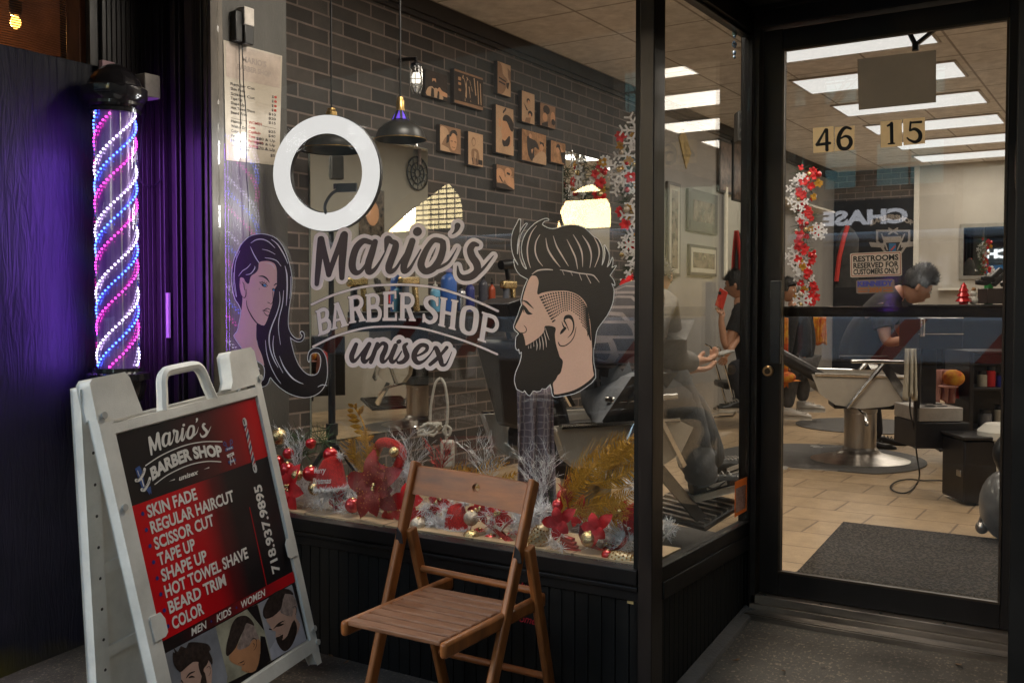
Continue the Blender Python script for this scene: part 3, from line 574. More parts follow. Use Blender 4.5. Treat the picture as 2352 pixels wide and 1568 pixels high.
faceM = [(330,552),(365,560),(382,600),(378,640),(372,690),(400,680),(460,668),(520,664),(580,664),(640,680),(690,710),(728,755),(742,800),(756,860),(766,930),(770,1000),(778,1090),(776,1180),(784,1260),(786,1300),(720,1360),(640,1405),(560,1428),(492,1436),(484,1400),(478,1350),(500,1320),(515,1290),(535,1270),(548,1220),(550,1185),(530,1160),(520,1130),(500,1060),(492,990),(496,942),(430,932),(425,960),(400,1000),(350,1040),(300,1070),(278,1075),(272,1040),(258,990),(245,985),(215,960),(200,940),(208,915),(235,860),(258,800),(252,760),(262,700),(290,610),(310,570)]
cv = Canvas(130, 110, 980, 1490, 3.2); cv.poly(hairM, 2); cv.poly(faceM, 3)
MBx = MB(); cv.mesh(MBx, mapC(0), 5); MBx.build('outline', VWHITE, dC, smooth=False)
MBx = MB(); cv.mesh(MBx, mapC(1), 0); MBx.build('hair_and_beard', VBLK, dC, smooth=False)
cv = Canvas(180, 530, 820, 1460, 3); cv.poly(faceM, 3)
MBx = MB(); cv.mesh(MBx, mapC(2), -5); MBx.build('face', VSKIN, dC, smooth=False)
cv = Canvas(220, 180, 900, 1120, 2.4)
for st in ([(362,190,3),(320,250,8),(295,340,10),(298,430,9),(317,500,3)], [(387,255,3),(358,310,9),(352,380,10),(372,440,8),(407,487,3)], [(430,280,3),(445,360,11),(485,430,12),(537,495,3)], [(485,265,3),(510,340,10),(550,410,10),(597,487,3)], [(585,290,3),(625,370,10),(650,430,10),(665,510,3)], [(632,255,3),(675,330,11),(698,400,10),(702,492,3)], [(700,262,3),(745,330,12),(766,410,10),(755,500,3)], [(785,275,3),(818,340,10),(822,410,9),(790,497,3)], [(328,548,3),(370,520,9),(430,512,9),(480,515,7)], [(535,515,4),(600,525,9),(680,540,8),(770,552,9),(800,575,7),(825,608,3)], [(552,520,3),(566,553,3)], [(612,528,3),(628,557,3)], [(675,540,4),(695,592,4)], [(728,548,5),(762,612,5)], [(426,940,2),(440,990,5),(456,1033,2)], [(412,960,2),(430,1030,6),(435,1090,2)], [(398,995,2),(410,1050,6),(412,1104,2)], [(380,1012,2),(388,1060,6),(386,1104,2)], [(358,1030,2),(366,1070,6),(362,1110,2)], [(320,1055,2),(320,1092,4)], [(340,1040,2),(342,1080,4)], [(300,1066,2),(303,1095,3)], [(193,205,2),(180,300,3),(188,390,3),(215,460,2)], [(250,195,2),(232,300,3),(240,420,3),(280,500,2)]): cv.stroke(st)
MBx = MB(); cv.mesh(MBx, mapC(3)); MBx.build('hair_highlight', mat('vinyl_pinkish', (.62,.50,.46), .35, var=0), dC, smooth=False)
cv = Canvas(190, 650, 800, 1110, 2.2)
for k in range(11):           # rows of dots of the fade
    t = k/10
    pts = catmull([(388+t*100, 716+k*20, 0),(470+t*50, 690+k*20, 0),(570+t*10, 682+k*16, 0),(660-t*0, 708+k*19, 0),(722-t*2, 780+k*16, 0),(742+t*6, 850+k*15, 0),(752+t*8, 950+k*8, 0)], 26)
    step = 5
    for j, p in enumerate(pts[::step]):
        if p[1] > 1090: continue
        dd = math.hypot((p[0]-590)/115, (p[1]-990)/175)
        if dd < 1.0: continue
        r_ = 11-.35*k if p[0] < 742 else 7
        cv.stroke([(p[0], p[1], r_),(p[0]+3, p[1]+3, r_)])
for st in ([(255,740,4),(285,750,14),(310,772,12),(340,800,3)], [(262,772,3),(278,800,22),(300,832,24),(332,840,3)], [(262,770,4),(262,800,8),(270,830,4)], [(268,924,3),(285,945,6),(284,970,6),(262,980,6),(244,976,3)], [(566,880,10),(582,862,26),(610,862,26),(630,890,14),(636,940,10),(620,985,8),(592,1016,3)], [(548,896,3),(560,930,10),(572,942,10)], [(572,945,20),(550,970,20),(538,986,8)], [(566,890,12),(582,920,8),(600,962,3)], [(522,1048,6),(535,1072,9),(570,1074,8),(612,1045,7),(640,1000,6),(654,935,3)]): cv.stroke(st)
for k in range(9): cv.stroke([(756-k*2, 800+k*22, 8),(738-k*0, 826+k*22, 4)]); cv.stroke([(786, 1010+k*9, 4),(768, 1000+k*9+14, 3)])
MBx = MB(); cv.mesh(MBx, mapC(3)); MBx.build('face_line', VBLK, dC, smooth=False)
# ------------------------------------------------------------------ door stickers and numbers
def mapD(n): return lambda x, y: PY((3100+x*.57406)/1.7415, (0+y*.57406)/1.7415, YD-.0045-.0006*n)
NUMB = backlit(mat('number_sticker', (.80,.62,.36), .5, var=.06, vs=20), .6); NUMK = mat('number_ink', (.012,.009,.008), .4, var=0)
def quad(mb, mp, pts): mb.add([mp(*p) for p in pts], [tuple(range(len(pts)))])
nums = (('4', [(264,893),(408,880),(410,1057),(268,1068)], [[(352,900,10),(300,990,14),(292,1008,22)],[(292,1010,20),(382,998,20)],[(360,905,22),(362,1045,24)],[(350,905,14),(300,1000,16)]]),
        ('6', [(418,888),(555,876),(552,1044),(416,1055)], [[(528,898,16),(490,890,22),(455,930,28),(442,985,30),(458,1030,28),(500,1035,26),(528,1000,28),(520,962,26),(490,950,18),(460,965,12)]]),
        ('1', [(734,848),(884,834),(886,1018),(736,1030)], [[(785,878,14),(812,862,16)],[(812,862,24),(814,995,24)],[(790,1003,10),(832,1000,10)]]),
        ('5', [(892,830),(1044,818),(1046,1000),(896,1014)], [[(945,856,14),(1018,850,18)],[(945,852,14),(940,905,14)],[(940,912,12),(975,900,22),(1008,925,28),(1010,965,28),(980,990,22),(940,978,16),(922,962,12)]]))
dn = None
for ch, q, sts in nums:
    c0 = mapD(0)(q[0][0]+70, q[0][1]+90)
    e = empty('house_number', c0, f'tan sticker with black digit {ch} on the door glass', 'house number', 'house numbers on the door')
    quad(mb := MB(), mapD(0), q); mb.build('sticker', NUMB, e, smooth=False)
    cv = Canvas(q[0][0]-5, q[1][1]-5, q[1][0]+8, q[3][1]+8, 2.2)
    for s_ in sts: cv.stroke(s_)
    MBx = MB(); cv.mesh(MBx, mapD(1)); MBx.build('digit', NUMK, e, smooth=False)
e = empty('grey_backing_sheet', mapD(0)(850,560), 'blank grey rectangular sheet stuck high on the door glass', 'sheet')
quad(mb := MB(), mapD(0), [(574,414),(1123,349),(1122,714),(583,768)]); mb.build('sheet', backlit(mat('film_grey', (.22,.19,.15), .3, var=.12, vs=3)), e, smooth=False)
def mapE(n): return lambda x, y: PY((3050+x*.57409)/1.7415, (850+y*.57409)/1.7415, YD-.0045-.0006*n)
def mapEq(q, n):
    def f(u, v):     # u right 0..1, v up 0..1
        a, b, c, d = q; v = 1-v
        return mapE(n)(a[0]*(1-u)*(1-v)+b[0]*u*(1-v)+c[0]*u*v+d[0]*(1-u)*v, a[1]*(1-u)*(1-v)+b[1]*u*(1-v)+c[1]*u*v+d[1]*(1-u)*v)
    return f
def rrect(x0, y0, x1, y1, r, n=5):
    out = []
    for cx, cy_, a0 in ((x1-r,y0+r,-90),(x1-r,y1-r,0),(x0+r,y1-r,90),(x0+r,y0+r,180)):
        for k in range(n+1): a = R(a0+90*k/n); out.append((cx+r*math.cos(a), cy_+r*math.sin(a)))
    return out
q = [(610,285),(968,268),(972,440),(612,453)]
e = empty('restroom_sign', mapE(0)(790,360), 'pale sign reading restrooms reserved for customers only on the door', 'sign')
SG = backlit(mat('sign_cream', (.66,.55,.46), .5, var=.03))
mb = MB(); f = mapEq(q, 0); mb.add([f(x, y) for x, y in rrect(0,0,1,1,.05)], [tuple(range(24))]); mb.build('plate', SG, e, smooth=False)
mb = MB(); f = mapEq(q, 1); o_ = rrect(.02,.04,.98,.96,.045); i_ = rrect(.032,.066,.968,.934,.04); mb.add([f(*p) for p in o_+i_], [(k, (k+1) % 24, 24+(k+1) % 24, 24+k) for k in range(24)]); mb.build('border', mat('sign_red', (.35,.06,.04), .5, var=0), e, smooth=False)
mb = MB()
for t_, y_ in (('RESTROOMS', .66), ('RESERVED FOR', .375), ('CUSTOMERS ONLY', .12)): put_text(mb, t_, .5, y_, .22, f, w=.88, bold=.035, align='c')
mb.add([f(.06,.625), f(.94,.625), f(.94,.64), f(.06,.64)], [(0,1,2,3)]); mb.build('lettering', NUMK, e, smooth=False)
q = [(652,470),(918,462),(920,558),(654,566)]
e = empty('campaign_sticker', mapE(0)(785,515), 'small clear sticker reading Kennedy 2024 below the restroom sign', 'sticker')
mb = MB(); f = mapEq(q, 0); mb.add([f(x, y) for x, y in rrect(0,0,1,1,.1)], [tuple(range(24))]); mb.build('film', backlit(mat('sticker_grey', (.25,.19,.17), .4, var=0)), e, smooth=False)
f = mapEq(q, 1); mb = MB(); put_text(mb, 'KENNEDY', .5, .54, .36, f, w=.93, bold=.06, align='c'); mb.build('name_lettering', mat('sticker_blue', (.08,.08,.40), .5, var=0), e, smooth=False)
mb = MB(); put_text(mb, '2024', .5, .10, .32, f, w=.34, bold=.05, align='c')
for y0, y1 in ((.32,.40),(.12,.20)):
    for x0, x1 in ((.05,.30),(.70,.95)): mb.add([f(x0,y0),f(x1,y0),f(x1,y1),f(x0,y1)], [(0,1,2,3)])
mb.build('year_lettering', mat('sticker_orange', (.50,.14,.02), .5, var=0), e, smooth=False)
# ------------------------------------------------------------------ left of the window: plywood hoarding, siding, pilaster
PLY = mat('blue_plywood', (.040,.042,.055), .42, var=.5, vs=5, bump=.35, bs=22, stretch=(1,1,.18), rv=.14)
def plymat():
    m, nt, b = nodes('painted_plywood'); N = nt.nodes; L = nt.links
    tc = N.new('ShaderNodeTexCoord'); mp = N.new('ShaderNodeMapping'); mp.inputs['Scale'].default_value = (1, 7, .9); L.new(tc.outputs['Object'], mp.inputs[0])
    n = N.new('ShaderNodeTexNoise'); n.inputs['Scale'].default_value = 5; n.inputs['Detail'].default_value = 9; n.inputs['Distortion'].default_value = 1.6; L.new(mp.outputs[0], n.inputs['Vector'])
    n2 = N.new('ShaderNodeTexNoise'); n2.inputs['Scale'].default_value = 2.4; n2.inputs['Detail'].default_value = 5; L.new(tc.outputs['Object'], n2.inputs['Vector'])
    r = N.new('ShaderNodeValToRGB'); e = r.color_ramp.elements; e[0].position = .3; e[0].color = (.004,.006,.008,1); e[1].position = .7; e[1].color = (.018,.017,.030,1); L.new(n2.outputs['Fac'], r.inputs[0])
    sx = N.new('ShaderNodeSeparateXYZ'); L.new(tc.outputs['Object'], sx.inputs[0])
    ad = N.new('ShaderNodeMath'); ad.operation = 'MULTIPLY_ADD'; L.new(n2.outputs['Fac'], ad.inputs[0]); ad.inputs[1].default_value = .9; L.new(sx.outputs['Z'], ad.inputs[2])
    r2 = N.new('ShaderNodeValToRGB'); e = r2.color_ramp.elements; e[0].position = .08; e[0].color = (1,1,1,1); e[1].position = .30; e[1].color = (0,0,0,1); L.new(ad.outputs[0], r2.inputs[0])
    mx = N.new('ShaderNodeMixRGB'); L.new(r2.outputs[0], mx.inputs[0]); L.new(r.outputs[0], mx.inputs[1]); mx.inputs[2].default_value = (.05,.042,.012,1); L.new(mx.outputs[0], b.inputs['Base Color'])
    bp = N.new('ShaderNodeBump'); bp.inputs['Strength'].default_value = .55; bp.inputs['Distance'].default_value = .01; L.new(n.outputs['Fac'], bp.inputs['Height']); L.new(bp.outputs[0], b.inputs['Normal'])
    b.inputs['Roughness'].default_value = .5; b.inputs['Specular IOR Level'].default_value = .22; return m
zt = PX(225, 150, XP).z; y1p = PX(233, 700, XP).y; zt0 = PX(0, 103, XP).z
ho = MB().box((XP-.018, 1.92, -.6), (XP, y1p, (zt+zt0)/2)).build('plywood_panel', plymat(), bevel=.002)
tag(ho, 'dark blue painted plywood panel lit purple by the barber pole', 'panel')
WOODR = mat('red_wood', (.20,.065,.03), .6, var=.35, vs=9, stretch=(1,1,.2), bump=.3, bs=30)
xb = XP-.06
pa, pb = PX(182, 60, xb), PX(230, 60, xb)
o = MB().box((xb-.09, pa.y, -.4), (xb, pb.y, 3.2)).build('timber_post', WOODR, bevel=.004); tag(o, 'reddish timber post behind the plywood panel beside the lamp', 'post')
DS = mat('dark_siding', (.022,.017,.017), .35, var=.5, vs=6, stretch=(1,1,.15), rv=.1, bump=.1, bs=30)
pil = empty('pilaster', (-3.5, 2.8, -.3), 'dark fluted pilaster between barber pole and shop window', 'pilaster')
m = MB(); y = y1p+.02
while y < 2.83: m.box((XP-.02, y+.002, -.4), (XP-.002, y+.021, 3.3)); y += .023
m.build('fluted_siding', DS, pil, bevel=.002)
MB().box((XP-.05, y1p-.02, -.4), (XP-.0205, 2.87, 3.3)).build('backing', DS, pil)
m = MB(); m.box((-3.6085, 2.835, -.4), (-3.346, 2.90, 3.3)); m.build('face', BLACK, pil)
m = MB()
for a, b_ in ((-3.605,-3.575),(-3.56,-3.548),(-3.50,-3.47),(-3.45,-3.44),(-3.41,-3.36)): m.box((a, 2.812, -.4), (b_, 2.8345, 3.3))
m.build('fluting', DS, pil, bevel=.003)
SHM = mat('shiny_strip', (.30,.30,.33), .25, metal=.9, var=.4, vs=8, stretch=(1,1,.1))
m = MB(); m.box((XP-.001, 2.662, -.2), (XP+.012, 2.672, 1.66)); m.box((XP-.001, 2.60, -.2), (XP+.006, 2.640, 1.70)); m.build('metal_strip', SHM, pil, bevel=.002)
m = MB(); m.box((-3.53, 2.80, .95), (-3.515, 2.8115, 1.14)); m.build('hinge', mat('pale_metal', (.6,.55,.5), .4, metal=.3), pil)
# back boards and lamp above the plywood
o = MB().box((-4.9, 1.2, -.5), (-4.85, 3.2, 3.3)).build('board_wall', mat('brown_board', (.10,.05,.03), .7, var=.4, vs=6, bump=.3, bs=30)); tag(o, 'brown boarded wall behind the plywood lit by the warm bulb', 'wall')
o = MB().box((-4.9, 3.2, -.5), (-3.66, 3.3, 3.3)).build('end_wall', BLACK); tag(o, 'dark end wall of the passage behind the timber post', 'wall')
lp = PX(36, 52, -4.25)
la = empty('bulkhead_lamp', lp, 'warm lit bulb glowing behind the plywood at the upper left', 'lamp')
MB().ball((0,0,0), .022, 14, 10, (1,1,1.3)).build('bulb', emis('warm_bulb', (1,.40,.06), 1.4)).__setattr__('location', lp); bo = bpy.data.objects['bulb']; bo.parent = la; bo.location = (0,0,0)
m = MB(); m.lathe([(.02,0),(.028,.02),(.028,.06)], lp+V(0,0,.03), 16, (0,0,1)); m.tube([lp+V(0,0,.09), lp+V(-.1,0,.3), lp+V(-.55,0,.5)], .012, 8); m.build('fitting', BLK, la)
pl_d = bpy.data.lights.new('bulb_lamp', 'POINT'); pl_d.energy = 3; pl_d.color = (1,.45,.12); pl_d.shadow_soft_size = .03; plo = bpy.data.objects.new('bulb_lamp', pl_d); COL.objects.link(plo); plo.parent = la; plo.location = (-.06,0,0)
mh = mat('mesh_screen', (.12,.07,.035), .5, var=.3, vs=20)
m = MB()
for k in range(46): z = lp.z-.24+.0105*k; m.tube([(lp.x+.10, lp.y-.30, z), (lp.x+.095, lp.y-.02, z+.012), (lp.x+.10, lp.y+.22, z-.004)], .0026, 5)
m.build('screen_wire', mh, la)
# little boxes and wires near the pole top
bx = PX(242, 165, XP+.02); o = MB().box(bx-V(.001,.03,.045), bx+V(.022,.03,.04)).build('junction_box', mat('pink_plate', (.42,.25,.28), .5), bevel=.003); tag(o, 'small pale square electrical plate just above the barber pole', 'electrical plate')
bx = PX(338, 200, -3.50); o = MB().box(bx-V(.075,.045,.05), bx+V(.045,.03,.045)).build('electrical_box', mat('box_grey', (.28,.25,.23), .5, var=.2), bevel=.004); tag(o, 'pale grey junction box behind the top of the barber pole', 'electrical box')
# ------------------------------------------------------------------ barber pole
bp0 = PT(268, 560, 4.0); tc_ = V(bp0.x, bp0.y, 0)
zt_ = PT(266, 262, 4.0).z; zb_ = PT(276, 845, 4.0).z; RTU = .094
bpo = empty('barber_pole', (tc_.x, tc_.y, zb_-.2), 'lit barber pole with spiralling white, blue and pink lights and black caps', 'barber pole')
CAPM = mat('cap_black', (.016,.014,.016), .16, var=.2, coat=.5)
def LT(prof, name, mt, n=36, parent=bpo): return MB().lathe(prof, (tc_.x, tc_.y, 0), n).build(name, mt, parent)
LT([(RTU-.004, zb_-.004),(RTU-.004, zt_+.004)], 'tube', glassmat('acrylic', (.93,.91,.96), .09), 40)
bpy.data.objects['tube'].data.materials[0] = bpy.data.objects['tube'].data.materials[0]
cap = LT([(RTU-.012,zt_-.002),(RTU+.004,zt_-.002),(RTU+.006,zt_+.012),(RTU+.001,zt_+.016),(RTU+.012,zt_+.028),(RTU+.012,zt_+.040),(RTU+.026,zt_+.055),(RTU+.030,zt_+.066),(RTU+.030,zt_+.095),(RTU+.022,zt_+.102),(RTU+.010,zt_+.104)], 'cap', CAPM)
m = MB(); n = 36; prof = [(RTU+.012,0),(RTU+.004,.025),(RTU-.016,.055),(.045,.080),(.02,.092),(.0001,.094)]
vs = []
for r_, z in prof:
    for k in range(n): a = 2*math.pi*k/n; rr = r_*(1-.055*(k % 3 == 0)); vs.append((tc_.x+rr*math.cos(a), tc_.y+rr*math.sin(a), zt_+.1005+z))
m.add(vs, [(i*n+k, i*n+(k+1)%n, (i+1)*n+(k+1)%n, (i+1)*n+k) for i in range(len(prof)-1) for k in range(n)]); m.build('ribbed_dome', CAPM, bpo)
LT([(RTU-.012,zb_+.002),(RTU+.004,zb_+.002),(RTU+.006,zb_-.012),(RTU+.026,zb_-.020),(RTU+.028,zb_-.045),(RTU+.012,zb_-.052),(RTU+.012,zb_-.085),(RTU+.002,zb_-.12),(.05,zb_-.17),(.02,zb_-.19),(.0001,zb_-.195)], 'base_cap', CAPM)
inner = mat('inner_drum', (.22,.17,.24), .25, metal=.6, var=.75, vs=30, stretch=(1,1,.05), emit=(.30,.08,.85), es=.022); RI = .071  # weak violet emission put in for the LED light falling on the drum
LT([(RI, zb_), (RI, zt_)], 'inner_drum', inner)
m = MB(); a0 = math.atan2(-tc_.y, -tc_.x)
for k in range(4):
    for s_ in (1,): m.tube([(tc_.x+.0745*math.cos(a0+.25+k*1.57), tc_.y+.0745*math.sin(a0+.25+k*1.57), z) for z in (zb_, zt_)], .003, 6)
m.build('inner_rod', mat('rod_clear', (.7,.75,.7), .15, metal=.5), bpo)
LC = {'white': ((.80,.72,1), 1.4), 'blue': ((.04,.12,1), 2.2), 'pink': ((1,.03,.55), 1.4)}
HT = zt_ - zb_; pitch = HT*.483
for ci, (cn, (cc, es)) in enumerate(LC.items()):
    m = MB(); rs = RI + .008
    for st in (0, .5):
        ph0 = {'white': 0, 'blue': .13, 'pink': .27}[cn] + st
        N_ = 4*38
        for k in range(-40, N_+60):
            tt = k/38 ; z = zb_ + (tt*pitch) + (ph0*-pitch)
            if not (zb_+.006 < z < zt_-.006): continue
            a = a0 + .9 - 0 + 2*math.pi*tt
            m.ball((tc_.x+rs*math.cos(a), tc_.y+rs*math.sin(a), z), .0046 if cn == 'white' else .0042, 6, 4)
        for k in range(-80, 2*N_+120):
            tt = k/76; z = zb_ + tt*pitch + ((ph0+.05)*-pitch)
            if not (zb_+.006 < z < zt_-.006) or k % 5: continue
            a = a0+.9+2*math.pi*tt; m.ball((tc_.x+rs*math.cos(a), tc_.y+rs*math.sin(a), z), .0009, 4, 3)
    m.build('light_strip', emis('led_'+cn, cc, es), bpo, smooth=False)
def strip(p, d, en, col, sz=.08):
    ld = bpy.data.lights.new('pole_lamp', 'AREA'); ld.shape = 'RECTANGLE'; ld.size = sz; ld.size_y = HT*.9; ld.energy = en; ld.color = col
    lo = bpy.data.objects.new('pole_lamp', ld); COL.objects.link(lo); lo.parent = bpo; lo.location = p; z_ = -Vector(d).normalized(); y_ = V(0,0,1); x_ = y_.cross(z_); lo.rotation_euler = Matrix((x_, y_, z_)).transposed().to_euler()
strip((.01, -(RTU+.012), .2+HT*.42), (-.45,-.89,0), .85, (.28,.09,1), .05); strip((.045, -(RTU), .2+HT*.62), (-.2,-.98,0), .07, (.75,.08,.9), .04); strip((.02, (RTU+.015), .2+HT*.5), (-.35,.93,0), .7, (.40,.10,1)); strip((.08, (RTU-.02), .2+HT*.5), (.35,.93,0), .035, (.5,.12,1))
m = MB(); z = zt_+.06; m.bar((tc_.x, tc_.y, z), (XP, tc_.y+.10, z), .03, .02); m.bar((tc_.x, tc_.y, zb_-.06), (XP, tc_.y+.10, zb_-.06), .03, .02); m.box((XP, tc_.y+.06, zb_-.12), (XP+.006, tc_.y+.14, zt_+.12)); m.build('bracket', BLK, bpo)
wp = [PX(px, py, XP+.05) for px, py in ((330,262),(326,300),(322,360),(318,400),(330,424),(352,428),(370,412),(378,385),(380,350))]
o = MB().tube(catmull([tuple(p) for p in wp], 5), .0035, 6).build('power_wire', BLK); tag(o, 'black looped power wire beside the barber pole', 'wire')
# ------------------------------------------------------------------ sandwich board
TL = Vector((-2.653+.03, 1.905, .700)); 
r1 = ray(266, 998); r2 = ray(587, 912); hx = Vector((-.146, .985, .085)).normalized()
t1 = 2.94/r1.dot(FH); t2 = 3.52/r2.dot(FH); PTL = O + r1*t1; PTR = O + r2*t2; hx = (PTR-PTL); PW = hx.length; hx.normalize()
dn_ = O + ray(706, 1468)*(3.52/ray(706,1468).dot(FH)) - PTR; PHt = dn_.length*1.0; dn_.normalize(); dn_ = (dn_ - hx*dn_.dot(hx)).normalized(); nn = dn_.cross(hx).normalized()
if nn.dot(O-PTL) < 0: nn = -nn
PHt = .885*PW/.62 if False else PHt
sb = empty('sandwich_board', PTL + hx*PW/2 + dn_*(PHt+.1), 'white plastic sandwich board listing barber services in front of the window', 'sandwich board')
def S(x, y, n=0.0): return PTL + hx*(x*PW) + dn_*(y*PW) + nn*n       # x 0..1 across the poster, y down in poster widths
HP = PHt/PW
PL = mat('sign_plastic', (.72,.70,.64), .5, var=.16, vs=5, bump=.12, bs=260, c2=(.84,.82,.76))
def plate(mb, pts, t0, t1_): 
    n = len(pts); mb.add([S(*p, t0) for p in pts]+[S(*p, t1_) for p in pts], [tuple(range(n)), tuple(range(2*n-1, n-1, -1))]+[(i,(i+1)%n,n+(i+1)%n,n+i) for i in range(n)])
e_ = .085; er = .055; tp = -.11; bt = HP+.085
fr = MB()
plate(fr, [(-e_,tp+.02),(-.012,tp+.02),(-.012,bt),(-e_,bt)], -.035, .006); plate(fr, [(1.012,tp+.02),(1+er,tp+.02),(1+er,bt),(1.012,bt)], -.035, .006)
plate(fr, [(-.0121,tp+.06),(1.0121,tp+.06),(1.0121,-.012),(-.0121,-.012)], -.034, .0052); plate(fr, [(-.0121,HP+.012),(1.0121,HP+.012),(1.0121,bt-.01),(-.0121,bt-.01)], -.034, .0052)
plate(fr, [(-.013,-.013),(1.013,-.013),(1.013,HP+.013),(-.013,HP+.013)], -.012, -.004)
plate(fr, [(-e_,bt-.001),(.0,bt-.001),(-.01,bt+.07),(-e_,bt+.07)], -.034, .0051); plate(fr, [(1.0,bt-.001),(1+er,bt-.001),(1+er,bt+.07),(1.02,bt+.07)], -.034, .0051)
fo = fr.build('front_leaf', PL, sb, bevel=.003)
# shoulders and handle at the top
def shoulder(x0, x1):
    m = MB(); plate(m, [(x0,tp+.03),(x0+.004,tp-.14),(x0+.02,tp-.155),(x1-.03,tp-.155),(x1-.012,tp-.13),(x1+.018,tp+.03)], -.05, .0065); return m
m = shoulder(-e_, .15); m.build('hinge_shoulder', PL, sb, bevel=.006)
m = MB(); plate(m, [(.84-.02,tp+.035),(.845,tp+.0),(.862,tp-.14),(.88,tp-.155),(1+er-.02,tp-.155),(1+er-.003,tp-.135),(1+er,tp+.03)], -.05, .0065); m.build('hinge_shoulder', PL, sb, bevel=.006)
m = MB(); cvp = [(.33,tp+.06),(.352,tp-.02),(.368,tp-.085),(.395,tp-.12),(.44,tp-.128),(.58,tp-.128),(.625,tp-.12),(.652,tp-.085),(.668,tp-.02),(.69,tp+.06)]
m.tube([S(x, y, -.012) for x, y in catmull(cvp, 4)], .0165, 8, flat=1.15); m.build('carry_handle', PL, sb)
# pins
m = MB()
for x, y in ((-.055,-.10),(1.055,-.10),(1.055,HP+.04),(-.055,HP*.24),(1.05,HP*.97)): m.lathe([(.0001,0),(.009,0),(.0105,-.003),(.0105,-.006)], S(x,y,.0075), 14, -nn)
m.build('rivet', mat('rivet_grey', (.42,.41,.38), .5), sb)
m = MB(); plate(m, [(-.05,HP*.62),(.012,HP*.62),(.03,HP*.645),(.03,HP*.69),(.012,HP*.70),(-.05,HP*.70)], .006, .010); plate(m, [(1.05,HP*.585),(.985,HP*.585),(.97,HP*.60),(.97,HP*.65),(.985,HP*.66),(1.05,HP*.66)], .006, .010); m.build('retaining_tab', PL, sb, bevel=.002)
# rear leaf: hinged at the top, standing further left
ang = R(13); ax_ = hx; Rm = Matrix.Rotation(-ang, 4, ax_); hinge = S(.5, tp-.06, -.045)
chk = (Rm @ dn_)
if chk.dot(nn) > dn_.dot(nn): Rm = Matrix.Rotation(ang, 4, ax_)
m = MB()
def plate2(mb, pts, t0, t1_):
    n = len(pts); g = lambda p, t: hinge + Rm @ (S(*p, t) - hinge)
    mb.add([g(p, t0) for p in pts]+[g(p, t1_) for p in pts], [tuple(range(n)), tuple(range(2*n-1, n-1, -1))]+[(i,(i+1)%n,n+(i+1)%n,n+i) for i in range(n)])
plate2(m, [(-e_,tp-.12),(-.012,tp-.12),(-.012,bt+.07),(-e_,bt+.07)], -.085, -.046); plate2(m, [(1.012,tp-.12),(1+er,tp-.12),(1+er,bt+.07),(1.012,bt+.07)], -.085, -.046)
plate2(m, [(-.0121,tp+.06),(1.0121,tp+.06),(1.0121,bt),(-.0121,bt)], -.075, -.060)
for k in range(3): plate2(m, [(-.03,HP*(.15+.3*k)),(.25,HP*(.15+.3*k)),(.25,HP*(.18+.3*k)),(-.03,HP*(.18+.3*k))], -.0599, -.050)
m.build('rear_leaf', PL, sb, bevel=.004)
m = MB()
for k in range(9):
    g = hinge + Rm @ (S(-.035, HP*(.05+.11*k), -.0455) - hinge); m.lathe([(.0001,0),(.005,0),(.006,-.003)], g, 8, Rm.to_3x3() @ nn)
m.build('pin_hole', mat('hole_dark', (.05,.045,.04), .7), sb)
# ------------------------------------------------------------------ poster
def postermat():
    m, nt, b = nodes('poster_print'); N = nt.nodes; L = nt.links
    at = N.new('ShaderNodeUVMap'); sx = N.new('ShaderNodeSeparateXYZ'); L.new(at.outputs[0], sx.inputs[0])
    r = N.new('ShaderNodeValToRGB'); e = r.color_ramp.elements; e[0].position = .28; e[0].color = (.55,.004,.008,1); e[1].position = .72; e[1].color = (.012,.010,.010,1); x = e.new(.45); x.color = (.24,.006,.008,1); x = e.new(.56); x.color = (.05,.008,.008,1)
    L.new(sx.outputs['X'], r.inputs[0]); L.new(r.outputs[0], b.inputs['Base Color']); b.inputs['Roughness'].default_value = .32; return m
def uvplate(name, pts, uv, n, mt):
    mb = MB(); mb.add([S(*p, n) for p in pts], [tuple(range(len(pts)))]); o = mb.build(name, mt, sb, smooth=False)
    l = o.data.uv_layers.new(name='UVMap')
    for i, p in enumerate(uv): l.data[i].uv = p
    return o
PINK = mat('print_black', (.014,.011,.012), .32, var=.05); PW_ = mat('print_white', (.74,.72,.68), .4, var=.02); PRED = mat('print_red', (.40,.006,.010), .35, var=.04)
PG = postermat()
dl = .0012
s0 = .338; s1 = .982
uvplate('poster', [(0,0),(1,0),(1,HP),(0,HP)], [(.95,1),(.95,1),(.95,0),(.95,0)], -.0035, PINK)
def gradmat(nm, stops):
    m, nt, b = nodes(nm); N = nt.nodes; L = nt.links
    at = N.new('ShaderNodeUVMap'); sx = N.new('ShaderNodeSeparateXYZ'); L.new(at.outputs[0], sx.inputs[0]); r = N.new('ShaderNodeValToRGB'); e = r.color_ramp.elements
    e[0].position, e[0].color = stops[0][0], (*stops[0][1],1); e[1].position, e[1].color = stops[-1][0], (*stops[-1][1],1)
    for p, c in stops[1:-1]: x = e.new(p); x.color = (*c,1)
    L.new(sx.outputs['X'], r.inputs[0]); L.new(r.outputs[0], b.inputs['Base Color']); b.inputs['Roughness'].default_value = .32; return m
UVR = [(0,1),(1,1),(1,0),(0,0)]
uvplate('header_print', [(.0,0),(1,0),(1,s0*.98),(0,s0)], UVR, -.0030, gradmat('header_grad', [(.30,(.014,.011,.012)),(.60,(.07,.012,.012)),(.80,(.22,.010,.012)),(.95,(.50,.008,.010))]))
uvplate('panel_print', [(0,s0),(.7655,s0),(.7655,s1),(0,s1)], UVR, -.0025, gradmat('panel_grad', [(.30,(.60,.004,.010)),(.55,(.42,.005,.010)),(.70,(.09,.008,.010)),(.85,(.014,.011,.012))]))
